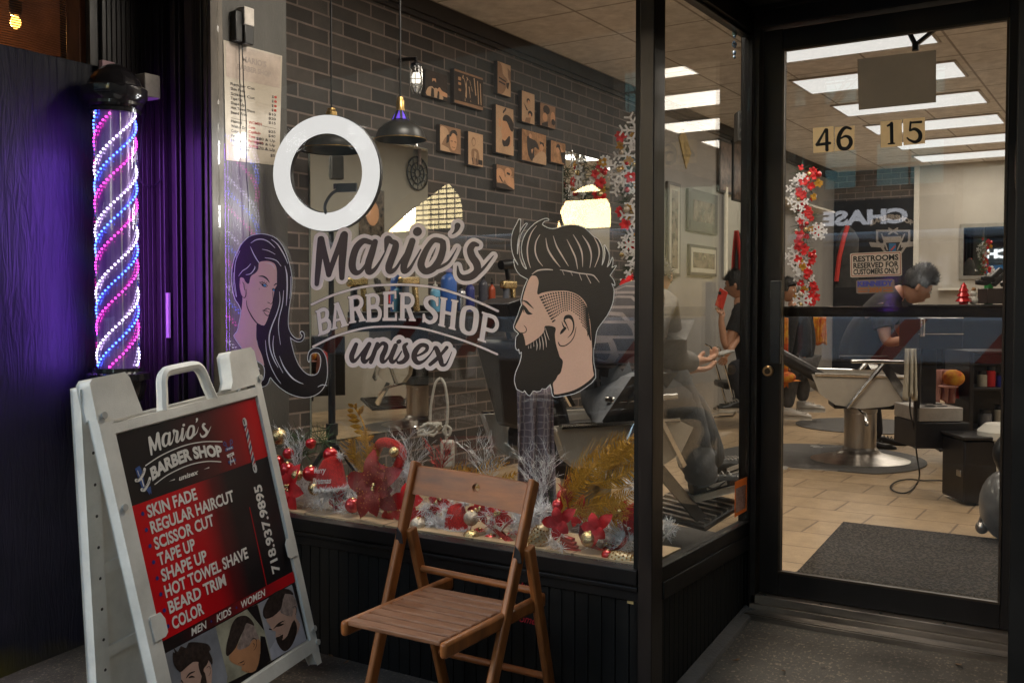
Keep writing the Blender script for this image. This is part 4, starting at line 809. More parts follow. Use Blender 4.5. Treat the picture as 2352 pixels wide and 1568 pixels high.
uvplate('band_print', [(0,s1),(1,s1+.002),(1,s1+.060),(0,s1+.055)], UVR, -.0018, gradmat('band_grad', [(.1,(.014,.011,.012)),(.45,(.10,.010,.012)),(.75,(.28,.010,.014)),(.9,(.5,.008,.014))]))
uvplate('divider_print', [(.766,.555),(.772,.555),(.772,s1+.001),(.764,s1+.001)], UVR, -.0017, PRED)
def Sp(n): return lambda x, y: S(x, -y, n)
mb = MB(); lines = ['SKIN FADE','REGULAR HAIRCUT','SCISSOR CUT','TAPE UP','SHAPE UP','HOT TOWEL SHAVE','BEARD TRIM','COLOR']; ws = [.333,.586,.408,.25,.31,.597,.40,.213]
st_ = .0773
for i, (t_, w_) in enumerate(zip(lines, ws)):
    yb = .414+st_*i; put_text(mb, t_, .082, -yb, .058, Sp(-.0012), w=w_, bold=.03)
mb.build('service_lettering', PW_, sb, smooth=False)
mb = MB()
for i in range(8):
    c = (.055, .388+st_*i); mb.add([S(c[0]+.010*math.cos(a), c[1]+.010*math.sin(a), -.0012) for a in [2*math.pi*k/14 for k in range(14)]], [tuple(range(14))])
for cx_ in (.327, .515): mb.add([S(cx_+.006*math.cos(a), s1+.028+.006*math.sin(a), -.0012) for a in [2*math.pi*k/12 for k in range(12)]], [tuple(range(12))])
mb.build('bullet', mat('print_blue', (.02,.03,.20), .4, var=0), sb, smooth=False)
mb = MB()
for t_, x_, w_ in (('MEN',.183,.112),('KIDS',.362,.115),('WOMEN',.553,.195)): put_text(mb, t_, x_, -1.027, .036, Sp(-.0011), w=w_, bold=.02, shear=.25)
put_text(mb, '718.937.9895', 0, 0, 1, lambda x, y: S(.893-.062*y, .944-x, -.0011), w=.484, bold=.03)
mb.build('number_lettering', PW_, sb, smooth=False)
# logo on the poster: same strokes as the window
def mapL(n): return lambda x, y: S(.182+(x-130)/1500*.438, .030+(y-110)/500*.108, n)
cv = Canvas(60, 30, 1700, 680, 7)
for s_ in mario: cv.stroke([(a, b, c*1.05) for a, b, c in s_])
cv.stroke([(980,162,60),(984,158,60)])
MBx = MB(); cv.mesh(MBx, mapL(-.0010)); MBx.build('logo_lettering', PW_, sb, smooth=False)
def ar(x, a, b, c): t = (x-.40)/.26; return b-(b-a)*t*t if False else a+(b-a)*(1-t*t)
cv = Canvas(120, 120, 700, 300, 1.5)
cv.stroke([(134,177),(250,152),(400,140),(540,150),(672,178)], 5.5).stroke([(164,276),(260,252),(400,240),(530,250),(632,276)], 5)
MBx = MB(); cv.mesh(MBx, lambda x, y: S(x/1000, y/1000, -.0010)); MBx.build('arch_print', PW_, sb, smooth=False)
mb = MB()
def arc(x, y): t = (x-.5)*2; return S(.155+.5*x, .216+.038*t*t-y*.058, -.0009)
put_text(mb, 'BARBER SHOP', 0, 0, 1, arc, w=1, bold=.05)
put_text(mb, 'unisex', .321, -.297, .024, Sp(-.0009), w=.14, bold=.03, shear=.35)
for x_ in (.255, .50): mb.add([S(x_,.284,-.0009), S(x_+.04,.281,-.0009), S(x_+.04,.287,-.0009)], [(0,1,2)])
mb.build('logo_name_lettering', PW_, sb, smooth=False)
# printed barber pole
def SP(n): return lambda x, y: S(x, y, n)
cv = Canvas(0,0,120,470,2.5); cv.poly([(30,30),(45,8),(75,8),(92,30),(92,60),(86,70),(86,400),(94,410),(92,440),(75,462),(45,462),(30,440),(28,410),(36,400),(36,70),(30,60)])
pm = lambda n: (lambda x, y: S(.842+x/120*.062, .086+y/470*.312, n))
MBx = MB(); cv.mesh(MBx, pm(-.0010)); MBx.build('pole_print', mat('print_grey', (.50,.50,.50), .35, var=.2, vs=30), sb, smooth=False)
for nm, off, c in (('red', 0, (.38,.03,.03)), ('navy', 48, (.02,.03,.09))):
    MBx = MB()
    for k in range(-1, 4): y = 70+off+96*k; pts = [(36,y+50),(86,y),(86,y+24),(36,y+74)]; pts = [(x, min(400, max(72, yy))) for x, yy in pts]; MBx.add([pm(-.0008)(*p) for p in pts], [(0,1,2,3)])
    MBx.build('pole_stripe', mat('print_'+nm, c, .35, var=0), sb, smooth=False)
MBx = MB(); MBx.add([pm(-.0007)(*p) for p in ((40,22),(62,14),(58,60),(44,60))], [(0,1,2,3)]); MBx.add([pm(-.0007)(*p) for p in ((40,412),(60,412),(58,450),(46,440))], [(0,1,2,3)]); MBx.build('pole_cap_print', PINK, sb, smooth=False)
# scissors emblem and clipper emblem
PBL = mat('print_emblem_blue', (.04,.09,.28), .4, var=0)
cv = Canvas(0,0,110,260,2); cm = lambda n: (lambda x, y: S(.672+x/110*.082, .170+y/260*.146, n))
cv.stroke([(20,20),(8,42),(22,60),(34,42),(20,20)], 6).stroke([(90,20),(76,42),(88,60),(102,42),(90,20)], 6).stroke([(30,58),(52,110)], 7).stroke([(80,58),(58,110)], 7).poly([(15,85),(95,80),(98,108),(12,112)]).poly([(14,205),(92,198),(94,226),(16,232)])
MBx = MB(); cv.mesh(MBx, cm(-.0010)); MBx.build('scissors_print', PBL, sb, smooth=False)
cv = Canvas(0,0,110,260,2); cv.poly([(14,146),(90,138),(90,166),(20,174)]).stroke([(44,170),(34,250)], 6).stroke([(64,170),(78,250)], 6)
MBx = MB(); cv.mesh(MBx, cm(-.0008)); 
for t_, y_ in (('SHAVE',.93),('CUT',.63),('TRIM',.25)): pass
MBx.build('banner_print', PW_, sb, smooth=False)
MBx = MB(); put_text(MBx, 'SHAVE', 26, -104, 16, lambda x, y: cm(-.0006)(x, -y), w=60, bold=.03); put_text(MBx, 'TRIM', 30, -224, 16, lambda x, y: cm(-.0006)(x, -y), w=48, bold=.03); MBx.build('emblem_lettering', PW_, sb, smooth=False)
MBx = MB(); put_text(MBx, 'CUT', 36, -165, 16, lambda x, y: cm(-.0004)(x, -y), w=36, bold=.03); MBx.build('emblem_ink', PINK, sb, smooth=False)
cv = Canvas(0,0,180,260,2); km = lambda n: (lambda x, y: S(.050+x/180*.105, .164+y/260*.158, n))
cv.poly([(30,20),(80,8),(92,30),(96,120),(84,190),(60,190),(44,120)]).poly([(92,196),(150,186),(140,250),(128,228),(118,250),(108,222)])
MBx = MB(); cv.mesh(MBx, km(-.0010)); MBx.build('clipper_print', PBL, sb, smooth=False)
cv = Canvas(0,0,180,260,2); cv.stroke([(14,108),(50,110),(100,78),(126,46)], 26).stroke([(50,190),(80,196),(130,160),(158,128)], 26).stroke([(52,40),(58,90)], 6).stroke([(74,100),(80,168)], 12)
MBx = MB(); cv.mesh(MBx, km(-.0008)); MBx.build('ribbon_print', PW_, sb, smooth=False)
MBx = MB()
def ribt(t_, p0, p1, h):
    d = ((p1[0]-p0[0]), (p1[1]-p0[1])); L_ = math.hypot(*d); ux = (d[0]/L_, d[1]/L_); uy = (ux[1], -ux[0]); uy = uy if uy[1] < 0 else (-uy[0], -uy[1])
    put_text(MBx, t_, 0, 0, h, lambda x, y: km(-.0006)(p0[0]+ux[0]*x+uy[0]*y, p0[1]+ux[1]*x+uy[1]*y), w=L_, bold=.02)
ribt('BARBERSHOP', (22,118), (122,62), 13); ribt('SHAVE & CUTS', (58,202), (156,146), 13); MBx.build('ribbon_lettering', PINK, sb, smooth=False)
# three printed portraits along the bottom (crop 600,2250 -> .30675): mapped through the poster plane
def onposter(px, py, n):
    q = PTL + nn*n; r = ray(px, py); t = (q-O).dot(nn)/r.dot(nn); return O + r*t
def mapF(n): return lambda x, y: onposter((600+x*.30675)/1.7415, (2250+y*.30675)/1.7415, n)
def shape(name, mt, n, polys=(), strokes=(), cell=9, sm=3, lev=0):
    pts = [p for pl in polys for p in pl]+[p for s_ in strokes for p in s_]
    cv = Canvas(min(p[0] for p in pts)-40, min(p[1] for p in pts)-40, max(p[0] for p in pts)+40, max(p[1] for p in pts)+40, cell)
    for pl in polys: cv.poly(pl, sm)
    for s_ in strokes: cv.stroke(s_)
    mb = MB(); cv.mesh(mb, mapF(n), lev); return mb.build(name, mt, sb, smooth=False)
PSK = mat('print_skin', (.46,.30,.24), .4, var=.08, vs=30); PSK2 = mat('print_skin_warm', (.45,.22,.11), .4, var=.1, vs=20); PFD = mat('print_fade', (.26,.20,.18), .4, var=.35, vs=60); PHR = mat('print_hair', (.030,.020,.017), .4, var=.6, vs=70); PBGA = mat('print_backdrop_grey', (.20,.21,.24), .4, var=.35, vs=6); PBGB = mat('print_backdrop_olive', (.30,.29,.22), .4, var=.4, vs=8); PBGC = mat('print_backdrop_slate', (.30,.31,.35), .4, var=.15, vs=6); PSH = mat('print_shirt', (.38,.39,.46), .4, var=.15, vs=12)
def flat(name, mt, n, pts): MB().add([mapF(n)(*p) for p in pts], [tuple(range(len(pts)))]).build(name, mt, sb, smooth=False)
flat('portrait_backdrop', PBGA, -.0014, [(150,1205),(855,830),(1010,1480),(1010,2450),(300,2450)])
flat('portrait_backdrop', PBGB, -.0013, [(855,830),(1260,605),(1410,530),(1585,1275),(1000,1570),(1010,1480)])
flat('portrait_backdrop', PBGC, -.0012, [(1410,530),(1850,280),(2045,1010),(1585,1275)])
shape('face_print', PSK, -.0009, [[(400,1420),(420,1310),(520,1280),(640,1260),(760,1270),(810,1400),(800,1560),(790,1750),(700,1900),(560,1950),(430,1850),(400,1700),(380,1600),(410,1540)]], sm=2)
shape('hair_print', PHR, -.0006, [[(300,1160),(330,1180),(300,1090),(360,1160),(400,1080),(470,1110),(500,1040),(580,1030),(680,1040),(760,1060),(795,1130),(770,1150),(815,1250),(808,1330),(760,1260),(640,1290),(560,1290),(440,1390),(390,1420),(320,1340),(296,1240)],[(640,1270),(760,1250),(740,1330),(700,1380),(690,1500),(640,1380)],[(690,1400),(740,1540),(730,1800),(600,1950),(640,1700)]], sm=2)
shape('feature_print', PHR, -.0004, strokes=[[(470,1500,8),(520,1440,22),(590,1410,6)],[(500,1500,6),(540,1480,26),(590,1490,6)],[(735,1370,6),(775,1345,8),(790,1420,8),(765,1470,6)],[(410,1530,20),(430,1560,14)]])
shape('collar_print', PINK, -.0010, [[(1440,950),(1500,960),(1575,1275),(1380,1390),(1400,1230),(1440,1180)],[(1265,600),(1400,540),(1490,880)]], sm=0)
shape('face_print', PSK2, -.0008, [[(1030,1220),(1100,1110),(1200,1000),(1330,900),(1400,980),(1440,1030),(1430,1230),(1380,1400),(1280,1430),(1230,1410),(1190,1390),(1200,1350),(1140,1330),(1060,1290)]], sm=2)
shape('fade_print', PFD, -.0007, [[(1260,770),(1340,800),(1390,900),(1420,990),(1340,1000),(1290,1080),(1180,1130),(1130,1100),(1190,960)]], sm=2)
shape('hair_print', PHR, -.0005, [[(1000,1050),(1030,940),(1060,820),(1110,730),(1180,690),(1260,690),(1330,750),(1360,820),(1260,780),(1230,860),(1180,960),(1140,1060),(1100,1130),(1020,1210),(990,1180)]], sm=2)
shape('feature_print', PHR, -.0004, strokes=[[(1150,1310,6),(1200,1290,12),(1230,1270,6)],[(1190,1330,5),(1225,1320,10),(1235,1290,5)],[(1310,1020,6),(1350,980,9),(1390,1010,9),(1385,1090,8),(1350,1140,6)],[(1330,1040,5),(1360,1060,8),(1350,1100,5)],[(1250,1410,8),(1290,1415,8)]])
shape('shirt_print', PSH, -.0010, [[(1560,1130),(1640,1000),(1960,760),(2040,1000),(1585,1270)]], sm=0)
shape('face_print', PSK, -.0008, [[(1515,700),(1600,690),(1700,620),(1800,560),(1870,560),(1910,620),(1905,720),(1960,800),(1900,960),(1800,1100),(1720,1130),(1680,1030),(1640,960),(1640,890),(1600,880),(1560,810),(1530,770)]], sm=2)
shape('fade_print', PFD, -.0007, [[(1750,400),(1830,400),(1900,480),(1915,580),(1870,600),(1850,700),(1720,660),(1700,600)]], sm=2)
shape('hair_print', PHR, -.0005, [[(1470,640),(1500,540),(1560,440),(1650,370),(1760,335),(1840,360),(1870,420),(1760,400),(1720,560),(1690,620),(1600,700),(1500,725)],[(1880,740),(1920,850),(1890,990),(1830,1100),(1760,1150),(1690,1100),(1640,980),(1680,960),(1740,930),(1720,1010),(1790,950),(1830,840)]], sm=2)
shape('feature_print', PHR, -.0004, strokes=[[(1610,860,6),(1680,790,20),(1755,750,6)],[(1650,830,6),(1700,810,26),(1750,790,6)],[(1560,860,18),(1590,870,10)],[(1860,580,6),(1895,565,9),(1910,620,9),(1890,690,6)],[(1660,970,8),(1720,960,16),(1730,990,6)],[(1670,940,5),(1700,930,8)]])
# ------------------------------------------------------------------ folding chair
WD = mat('chair_wood', (.27,.092,.025), .38, var=.35, vs=5, bump=.10, bs=60, stretch=(5,5,.9), rv=.1, spec=.35)
WDX = mat('chair_wood_across', (.25,.082,.022), .4, var=.35, vs=5, bump=.10, bs=60, stretch=(.9,6,6), rv=.1, spec=.35)
WDS = mat('chair_wood_seat', (.24,.092,.038), .42, var=.4, vs=7, bump=.12, bs=70, stretch=(.8,5,5), rv=.12, c2=(.25,.12,.065), spec=.35)
A_ = PY(955, 1076, 2.64); B_ = PY(1216, 1103, 2.64)
ch = empty('folding_chair', (A_.x+.2, 2.4, gz(A_.x, 2.4)), 'brown wooden folding chair with slatted seat standing before the window', 'chair')
zt2 = (A_.z+B_.z)/2; xl, xr = A_.x-.008, B_.x+.008
fl = PY(846, 1568, 2.392); fr_ = PY(1122, 1568, 2.385)
def ext(p, q, z): t = (z-p.z)/(q.z-p.z); return p+(q-p)*t
def gfoot(p, q): z = gz(q.x, q.y)-.0; return ext(p, q, z+.004)
tl_, tr_ = Vector((xl, 2.655, zt2+.02)), Vector((xr, 2.655, zt2-.0))
fL = gfoot(tl_, Vector((fl.x+.012, 2.39, fl.z))); fR = gfoot(tr_, Vector((fr_.x+.010, 2.39, fr_.z)))
for a, b_ in ((tl_, fL), (tr_, fR)):
    MB().bar(a, b_, .022, .042, up=(0,-1,.4)).build('front_leg', WD, ch, bevel=.006)
dL, dR = (fL-tl_).normalized(), (fR-tr_).normalized()
def on(a, d, z): return a + d*((z-a.z)/d.z)
# back rest panel with a finger hole
nb = Vector((0,-1,0)); pl = MB(); za, zb2 = .012, .1
cvh = Canvas(0,0,400,92,4); cvh.poly([(0,4),(12,0),(388,0),(400,4),(400,84),(388,88),(12,88),(0,84)]); cvh.cut([(212+13*math.cos(a), 40+13*math.sin(a)) for a in [2*math.pi*k/24 for k in range(24)]])
def bk(off): 
    def f(x, y):
        u = x/400; p = on(tl_, dL, tl_.z-za-y/1000*1.0)*(1-u) + on(tr_, dR, tr_.z-za-y/1000*1.0)*u; return p + Vector((0, off+.022*math.sin(u*math.pi)+.004, 0))
    return f
cvh.mesh(pl, bk(-.010)); n0 = len(pl.v); cvh.mesh(pl, bk(.008))
o = pl.build('back_panel', WDX, ch, smooth=False, merge=True)
bm = bmesh.new(); bm.from_mesh(o.data); be = [e for e in bm.edges if e.is_boundary]
vlo = {}
half = [v for v in bm.verts]
# bridge the two sheets by matching boundary vertices
co = {}
for v in bm.verts:
    if v.is_boundary: co.setdefault((round(v.co.x, 4), round(v.co.z, 4)), []).append(v)
for e in be:
    k0 = (round(e.verts[0].co.x,4), round(e.verts[0].co.z,4)); k1 = (round(e.verts[1].co.x,4), round(e.verts[1].co.z,4))
    if k0 in co and k1 in co and len(co[k0]) == 2 and len(co[k1]) == 2:
        a0_, b0_ = co[k0]; a1_, b1_ = co[k1]
        try: bm.faces.new((a0_, a1_, b1_, b0_) if a0_.co.y < b0_.co.y else (b0_, b1_, a1_, a0_)) if (a0_.co.y-b0_.co.y)*(a1_.co.y-b1_.co.y) > 0 else None
        except ValueError: pass
bmesh.ops.recalc_face_normals(bm, faces=bm.faces); bm.to_mesh(o.data); bm.free()
# seat
sfl, sfr = PZ(784, 1428, .165), PZ(1026, 1486, .165); srl = PZ(978, 1322, .185)
yf = (sfl.y+sfr.y)/2; yr = srl.y+.02; zs_f, zs_r = .172, .185
xsl, xsr = sfl.x+.014, sfr.x-.016
for x in (xsl, xsr): MB().bar((x, yf-.005, zs_f-.022), (x, yr+.03, zs_r-.022), .024, .046).build('seat_rail', WD, ch, bevel=.010)
for k in range(8):
    y = yf+.022+k*.050; z = zs_f+(zs_r-zs_f)*(y-yf)/(yr-yf)-.006
    MB().box((xsl+.0125, y-.020, z-.008), (xsr-.0125, y+.020, z+.008)).build('seat_slat', WDS, ch, bevel=.005)
# rear legs
pvL = on(tl_, dL, .335)+V(.028,.030,0); pvR = on(tr_, dR, .335)+V(.028,.030,0); pvR.x = tr_.x+.0+.028
pvL.x = xl+.028
rL = PY(1020, 1568, 2.735); rR = PY(1262, 1568, 2.735)
fRL = gfoot(pvL, Vector((rL.x, 2.735, rL.z))); fRR = gfoot(pvR, Vector((rR.x, 2.735, rR.z)))
for a, b_ in ((pvL, fRL), (pvR, fRR)): MB().bar(a+(a-b_).normalized()*.02, b_, .022, .040, up=(0,1,.3)).build('rear_leg', WD, ch, bevel=.006)
for pv, s_ in ((pvL, 0), (pvR, 0)):
    c = pv+V(-.016,-.022,.0); m = MB(); m.add([c+V(0,-.03,-.015), c+V(0,.03,-.02), c+V(0,.01,.045), c+V(0,-.005,.045), c+V(.002,-.03,-.015), c+V(.002,.03,-.02), c+V(.002,.01,.045), c+V(.002,-.005,.045)], [(0,3,2,1),(4,5,6,7),(0,1,5,4),(1,2,6,5),(2,3,7,6),(3,0,4,7)])
    c2 = c+V(.0,-.035,0); m.add([c2+V(-.012,0,-.022), c2+V(.022,0,-.022), c2+V(.016,0,.01), c2+V(-.002,0,.03), c2+V(-.012,0.003,-.022), c2+V(.022,.003,-.022), c2+V(.016,.003,.01), c2+V(-.002,.003,.03)], [(0,3,2,1),(4,5,6,7),(0,1,5,4),(1,2,6,5),(2,3,7,6),(3,0,4,7)]); m.build('hinge_plate', BLK, ch, bevel=.001)
def onseg(a, b_, z): return a+(b_-a)*((z-a.z)/(b_.z-a.z))
MB().tube([onseg(pvL, fRL, .215), onseg(pvR, fRR, .205)], .0115, 12).build('upper_rod', WDX, ch)
MB().tube([onseg(pvL, fRL, -.085), onseg(pvR, fRR, -.095)], .0115, 12).build('lower_rod', WDX, ch)
# ------------------------------------------------------------------ ceiling lights
LP = emis('diffuser_glow', (1,.975,.93), .155); TRM = mat('light_trim', (.55,.5,.45), .5)
def ceil_light(x0, x1, y0, y1, label, pw=1):
    e = empty('ceiling_light', ((x0+x1)/2, (y0+y1)/2, ZC), label, 'ceiling light', 'rows of lit ceiling panels')
    MB().add([(x0,y0,ZC-.012),(x0,y1,ZC-.012),(x1,y1,ZC-.012),(x1,y0,ZC-.012)], [(0,1,2,3)]).build('diffuser', LP, e, smooth=False)
    m = MB()
    for a, b in (((x0-.02,y0-.02),(x1+.02,y0-.0002)),((x0-.02,y1+.0002),(x1+.02,y1+.02)),((x0-.02,y0),(x0-.0002,y1)),((x1+.0002,y0),(x1+.02,y1))): m.box((*a, ZC-.014), (*b, ZC-.0005))
    m.build('trim', TRM, e, smooth=False)
    ld = bpy.data.lights.new('panel_lamp', 'AREA'); ld.shape = 'RECTANGLE'; ld.size = x1-x0; ld.size_y = y1-y0; ld.energy = LW*pw; ld.color = (1,.895,.76)
    lo = bpy.data.objects.new('panel_lamp', ld); COL.objects.link(lo); lo.parent = e; lo.location = (0, 0, -.02); return e
LW = 2.75
for k in range(6):
    yf_ = 7.43+1.2*k; o_ = ['nearest','second','third','fourth','fifth','farthest'][k]
    ceil_light(-2.49, -1.29, yf_-.56, yf_, f'{o_} of the lit ceiling panels seen through the glass door')
for k in range(8): ceil_light(.42, 1.62, 4.98+1.2*k-.56, 4.98+1.2*k, 'lit ceiling panel of the row hidden beyond the partition, seen mirrored in the side window')
for k in range(2): ceil_light(-2.49, -1.29, 5.03-.56-1.5*k, 5.03-1.5*k, ['lit ceiling panel just behind the display window, above the frame','lit ceiling panel right above the display ledge, out of view'][k], (1.3,3.2)[k])  # extra panels above the view, added to brighten the window display
# ------------------------------------------------------------------ mirrors
MIR = mat('mirror_silver', (.86,.88,.84), .015, metal=1, var=0)
def mirror(name, ya, yb, z0, z1, label):
    e = empty(name, (XW, (ya+yb)/2, z0), label, 'mirror', 'frameless wall mirrors')
    MB().box((XW+.004, ya, z0), (XW+.010, yb, z1)).build('mirror_glass', MIR, e, smooth=False)
    MB().box((XW+.0005, ya-.004, z0-.004), (XW+.0038, yb+.004, z1+.004)).build('edge_trim', mat('mirror_edge', (.3,.33,.3), .3), e)
    m = MB()
    for y in (ya+.12, yb-.12): m.lathe([(.0001,0),(.012,0),(.012,.018),(.0001,.02)], (XW+.0005, y, z0-.006), 10, (1,0,0)); m.lathe([(.0001,0),(.012,0),(.012,.018),(.0001,.02)], (XW+.0005, y, z1+.006), 10, (1,0,0))
    m.build('clip', CHROME, e)
ym0, ym1 = PX(710, 500, XW).y, PX(980, 500, XW).y; mirror('wall_mirror', ym0, ym1, PX(917, 985, XW).z, PX(978, 343, XW).z, 'large frameless mirror on the brick wall behind the shop name lettering')
ym2, ym3 = PX(1292, 360, XW).y, PX(1398, 375, XW).y; mirror('wall_mirror', ym2, ym3, .9, PX(1398, 374, XW).z, 'narrow frameless mirror on the brick wall between canvases and garland')
# ------------------------------------------------------------------ canvases on the brick (crop 1600,0 -> .57405)
def sv(x, y): return ((1600+x*.57405)/1.7415, y*.57405/1.7415)
SEP = [mat('sepia_light', (.66,.42,.25), .7, var=.12, vs=9), mat('sepia_mid', (.36,.20,.11), .7, var=.2, vs=9), mat('sepia_dark', (.045,.028,.02), .7, var=.3, vs=12), mat('sepia_skin', (.72,.38,.20), .7, var=.1, vs=9), mat('sepia_brick', (.50,.26,.12), .7, var=.4, vs=20)]
EDG = mat('canvas_edge', (.06,.045,.04), .7)
def canvas_pic(c, label, bgm, layers):
    (xl_, yt_), (xr_, ybr), (xl2, ybl) = c
    a = PX(*sv(xl_, yt_), XW); b = PX(*sv(xl2, ybl), XW); d = PX(*sv(xr_, ybr), XW)
    y0, y1, z1, z0 = a.y, d.y, a.z, (b.z)
    e = empty('canvas_print', (XW, (y0+y1)/2, z0), label, 'canvas print', 'sepia canvases on the brick wall')
    XC = XW+.03
    MB().box((XW+.001, y0, z0), (XC, y1, z1)).build('canvas', [EDG], e, smooth=False)
    M_ = lambda n: (lambda u, v: V(XC+.0008+.0007*n, y0+(y1-y0)*(.012+.976*u), z1-(z1-z0)*(.012+.976*v)))
    MB().add([M_(0)(0,0),M_(0)(1,0),M_(0)(1,1),M_(0)(0,1)], [(3,2,1,0)]).build('print', SEP[bgm], e, smooth=False)
    for n, (mi, polys, strokes) in enumerate(layers):
        cv = Canvas(-.1,-.1,1.1,1.1,.022)
        for p in polys: cv.poly(p, 3, pad=.1) if len(p) > 4 else cv.poly(p, 0, pad=.1)
        for s_ in strokes: cv.stroke(s_, pad=.1, n=4)
        cv.f[:, :4] = -1; cv.f[:4, :] = -1; nn_ = int(1.1/.022)+1; cv.f[nn_:, :] = -1; cv.f[:, nn_:] = -1
        mb = MB(); cv.mesh(mb, M_(n+1)); 
        if mb.v: mb.build(['figure_print','shade_print','detail_print','highlight_print'][n % 4], SEP[mi], e, smooth=False)
    return e
def oval(cx_, cy_, rx, ry, n=12): return [(cx_+rx*math.cos(2*math.pi*k/n), cy_+ry*math.sin(2*math.pi*k/n)) for k in range(n)]
canvas_pic(((148,483),(302,698),(148,668)), 'sepia canvas of a bearded man in a waistcoat, leftmost beside the small wall lamp', 2, [(0, [[(.05,1),(.08,.72),(.25,.6),(.5,.62),(.7,.75),(.78,1)]], []), (3, [oval(.38,.36,.09,.15), [(.5,.75),(.62,.55),(.75,.66),(1,.72),(1,.86),(.7,.84)]], []), (2, [oval(.38,.50,.10,.15), [(.25,.65),(.36,.68),(.38,1),(.22,1)], [(.55,.7),(.62,.74),(.62,1),(.5,1)]], [[(.3,.24,.08),(.45,.22,.08)]])])
canvas_pic(((348,480),(552,768),(350,720)), 'sepia canvas of barber scissors and razors laid out on dark boards', 2, [(1, [[(0,0),(1,0),(1,.06),(0,.06)], [(0,.92),(1,.90),(1,1),(0,1)]], []), (0, [], [[(.30,.12,.03),(.28,.2,.03),(.33,.22,.02),(.40,.5,.03),(.42,.9,.015)],[(.42,.14,.03),(.46,.2,.03),(.42,.24,.02),(.40,.5,.03),(.36,.88,.015)],[(.52,.2,.02),(.62,.52,.02)],[(.5,.4,.03),(.56,.85,.015)],[(.68,.1,.035),(.74,.6,.035)],[(.80,.15,.03),(.84,.85,.03)],[(.9,.2,.03),(.93,.85,.03)]]), (4, [[(.12,.2),(.22,.2),(.22,.3),(.12,.3)],[(.12,.36),(.22,.36),(.22,.44),(.12,.44)],[(.13,.55),(.22,.55),(.22,.62),(.13,.62)]], [])])
canvas_pic(((652,428),(745,674),(652,655)), 'narrow sepia canvas of a man in a checked shirt, the highest on the wall', 0, [(1, [[(0,.05),(.3,.1),(.4,.35),(.75,.5),(.6,.8),(.3,1),(0,1)], [(.75,.1),(1,.2),(1,.6),(.8,.4)]], []), (2, [[(.65,.6),(.9,.55),(.8,.78),(.68,.75)]], [[(.1,.5,.05),(.6,.56,.05)],[(.1,.62,.05),(.55,.66,.05)]])])
canvas_pic(((822,632),(912,868),(822,850)), 'narrow sepia canvas of a barber standing over a seated client', 0, [(2, [oval(.5,.28,.14,.09), [(.1,.35),(.5,.6),(.35,.6)], oval(.65,.68,.18,.1)], []), (3, [oval(.52,.32,.1,.07), oval(.62,.74,.1,.07)], []), (1, [[(.3,.85),(.7,.8),(.6,1),(.2,1)]], [])])
canvas_pic(((950,715),(1058,900),(950,875)), 'square sepia canvas of two men in close up, upper right of the group', 1, [(2, [oval(.4,.25,.22,.2), [(.1,.9),(.5,.75),(.5,1),(.1,1)]], []), (3, [oval(.82,.55,.16,.3), oval(.3,.6,.16,.2)], []), (2, [oval(.84,.72,.13,.14)], [])])
canvas_pic(((640,728),(765,1085),(640,1065)), 'tall sepia canvas of a bearded man in profile having his hair cut', 0, [(3, [[(.33,.32),(.55,.25),(.85,.3),(.9,.55),(.85,.8),(.55,.82),(.36,.72),(.33,.6),(.28,.55),(.34,.45)], [(.15,.25),(.3,.3),(.28,.45),(.15,.45)]], []), (2, [[(.38,.3),(.42,.2),(.6,.15),(.85,.2),(1,.32),(.95,.48),(.8,.45),(.6,.30)], [(.35,.7),(.5,.72),(.72,.6),(.8,.62),(.75,.78),(.5,.86),(.36,.8)]], [[(.4,.12,.05),(.55,.03,.05)],[(.42,.44,.02),(.52,.44,.02)]]), (0, [[(.2,1),(.4,.86),(.75,.82),(1,.8),(1,1)]], [])])
canvas_pic(((822,898),(993,1143),(822,1118)), 'wide sepia canvas of a barber in black trimming a client under a cape', 4, [(2, [[(.2,.2),(.4,.25),(.6,.3),(.7,.55),(.5,.5),(.5,1),(.25,.8)], [(.72,.25),(.9,.28),(.92,.4),(.75,.38)]], []), (3, [oval(.33,.16,.06,.08), oval(.80,.45,.08,.12), [(.36,.6),(.46,.55),(.4,.75)]], []), (0, [[(.4,1),(.7,.62),(.9,.58),(1,.7),(1,1)]], [])])
canvas_pic(((1025,978),(1128,1150),(1025,1130)), 'small sepia canvas touching the narrow mirror, farthest right', 4, [(2, [oval(.5,.25,.15,.15), [(.6,.3),(1,.4),(1,1),(.75,.9)]], []), (3, [oval(.45,.4,.12,.14), [(.6,.2),(.9,.4),(.7,.45)]], [])])
canvas_pic(((250,868),(397,1072),(252,1052)), 'square sepia canvas of a smiling man under clippers, beside the pendant', 1, [(0, [[(0,.1),(.3,.1),(.4,.3),(.2,.5),(0,.8)], [(0,.75),(.4,.85),(.5,1),(0,1)]], []), (3, [oval(.62,.55,.18,.36)], []), (2, [[(.45,.25),(.55,.12),(.75,.1),(.82,.3),(.6,.22),(.48,.4)], [(.3,.35),(.45,.3),(.4,.6),(.28,.7)]], [[(.5,.55,.03),(.58,.55,.03)],[(.68,.55,.03),(.76,.56,.03)],[(.55,.78,.02),(.7,.78,.02)]])])
canvas_pic(((447,915),(552,1163),(450,1150)), 'narrow sepia canvas of two boys in old fashioned clothes', 0, [(1, [oval(.35,.28,.14,.14), [(.2,.55),(.6,.5),(.75,.7),(.7,.95),(.3,.95)]], []), (0, [oval(.35,.30,.1,.1), [(.4,.55),(.55,.6),(.5,.8),(.38,.75)]], []), (2, [[(.65,.8),(.95,.8),(.95,.95),(.65,.95)]], [[(.25,.8,.06),(.3,.97,.05)],[(.55,.8,.06),(.58,.97,.05)]])])
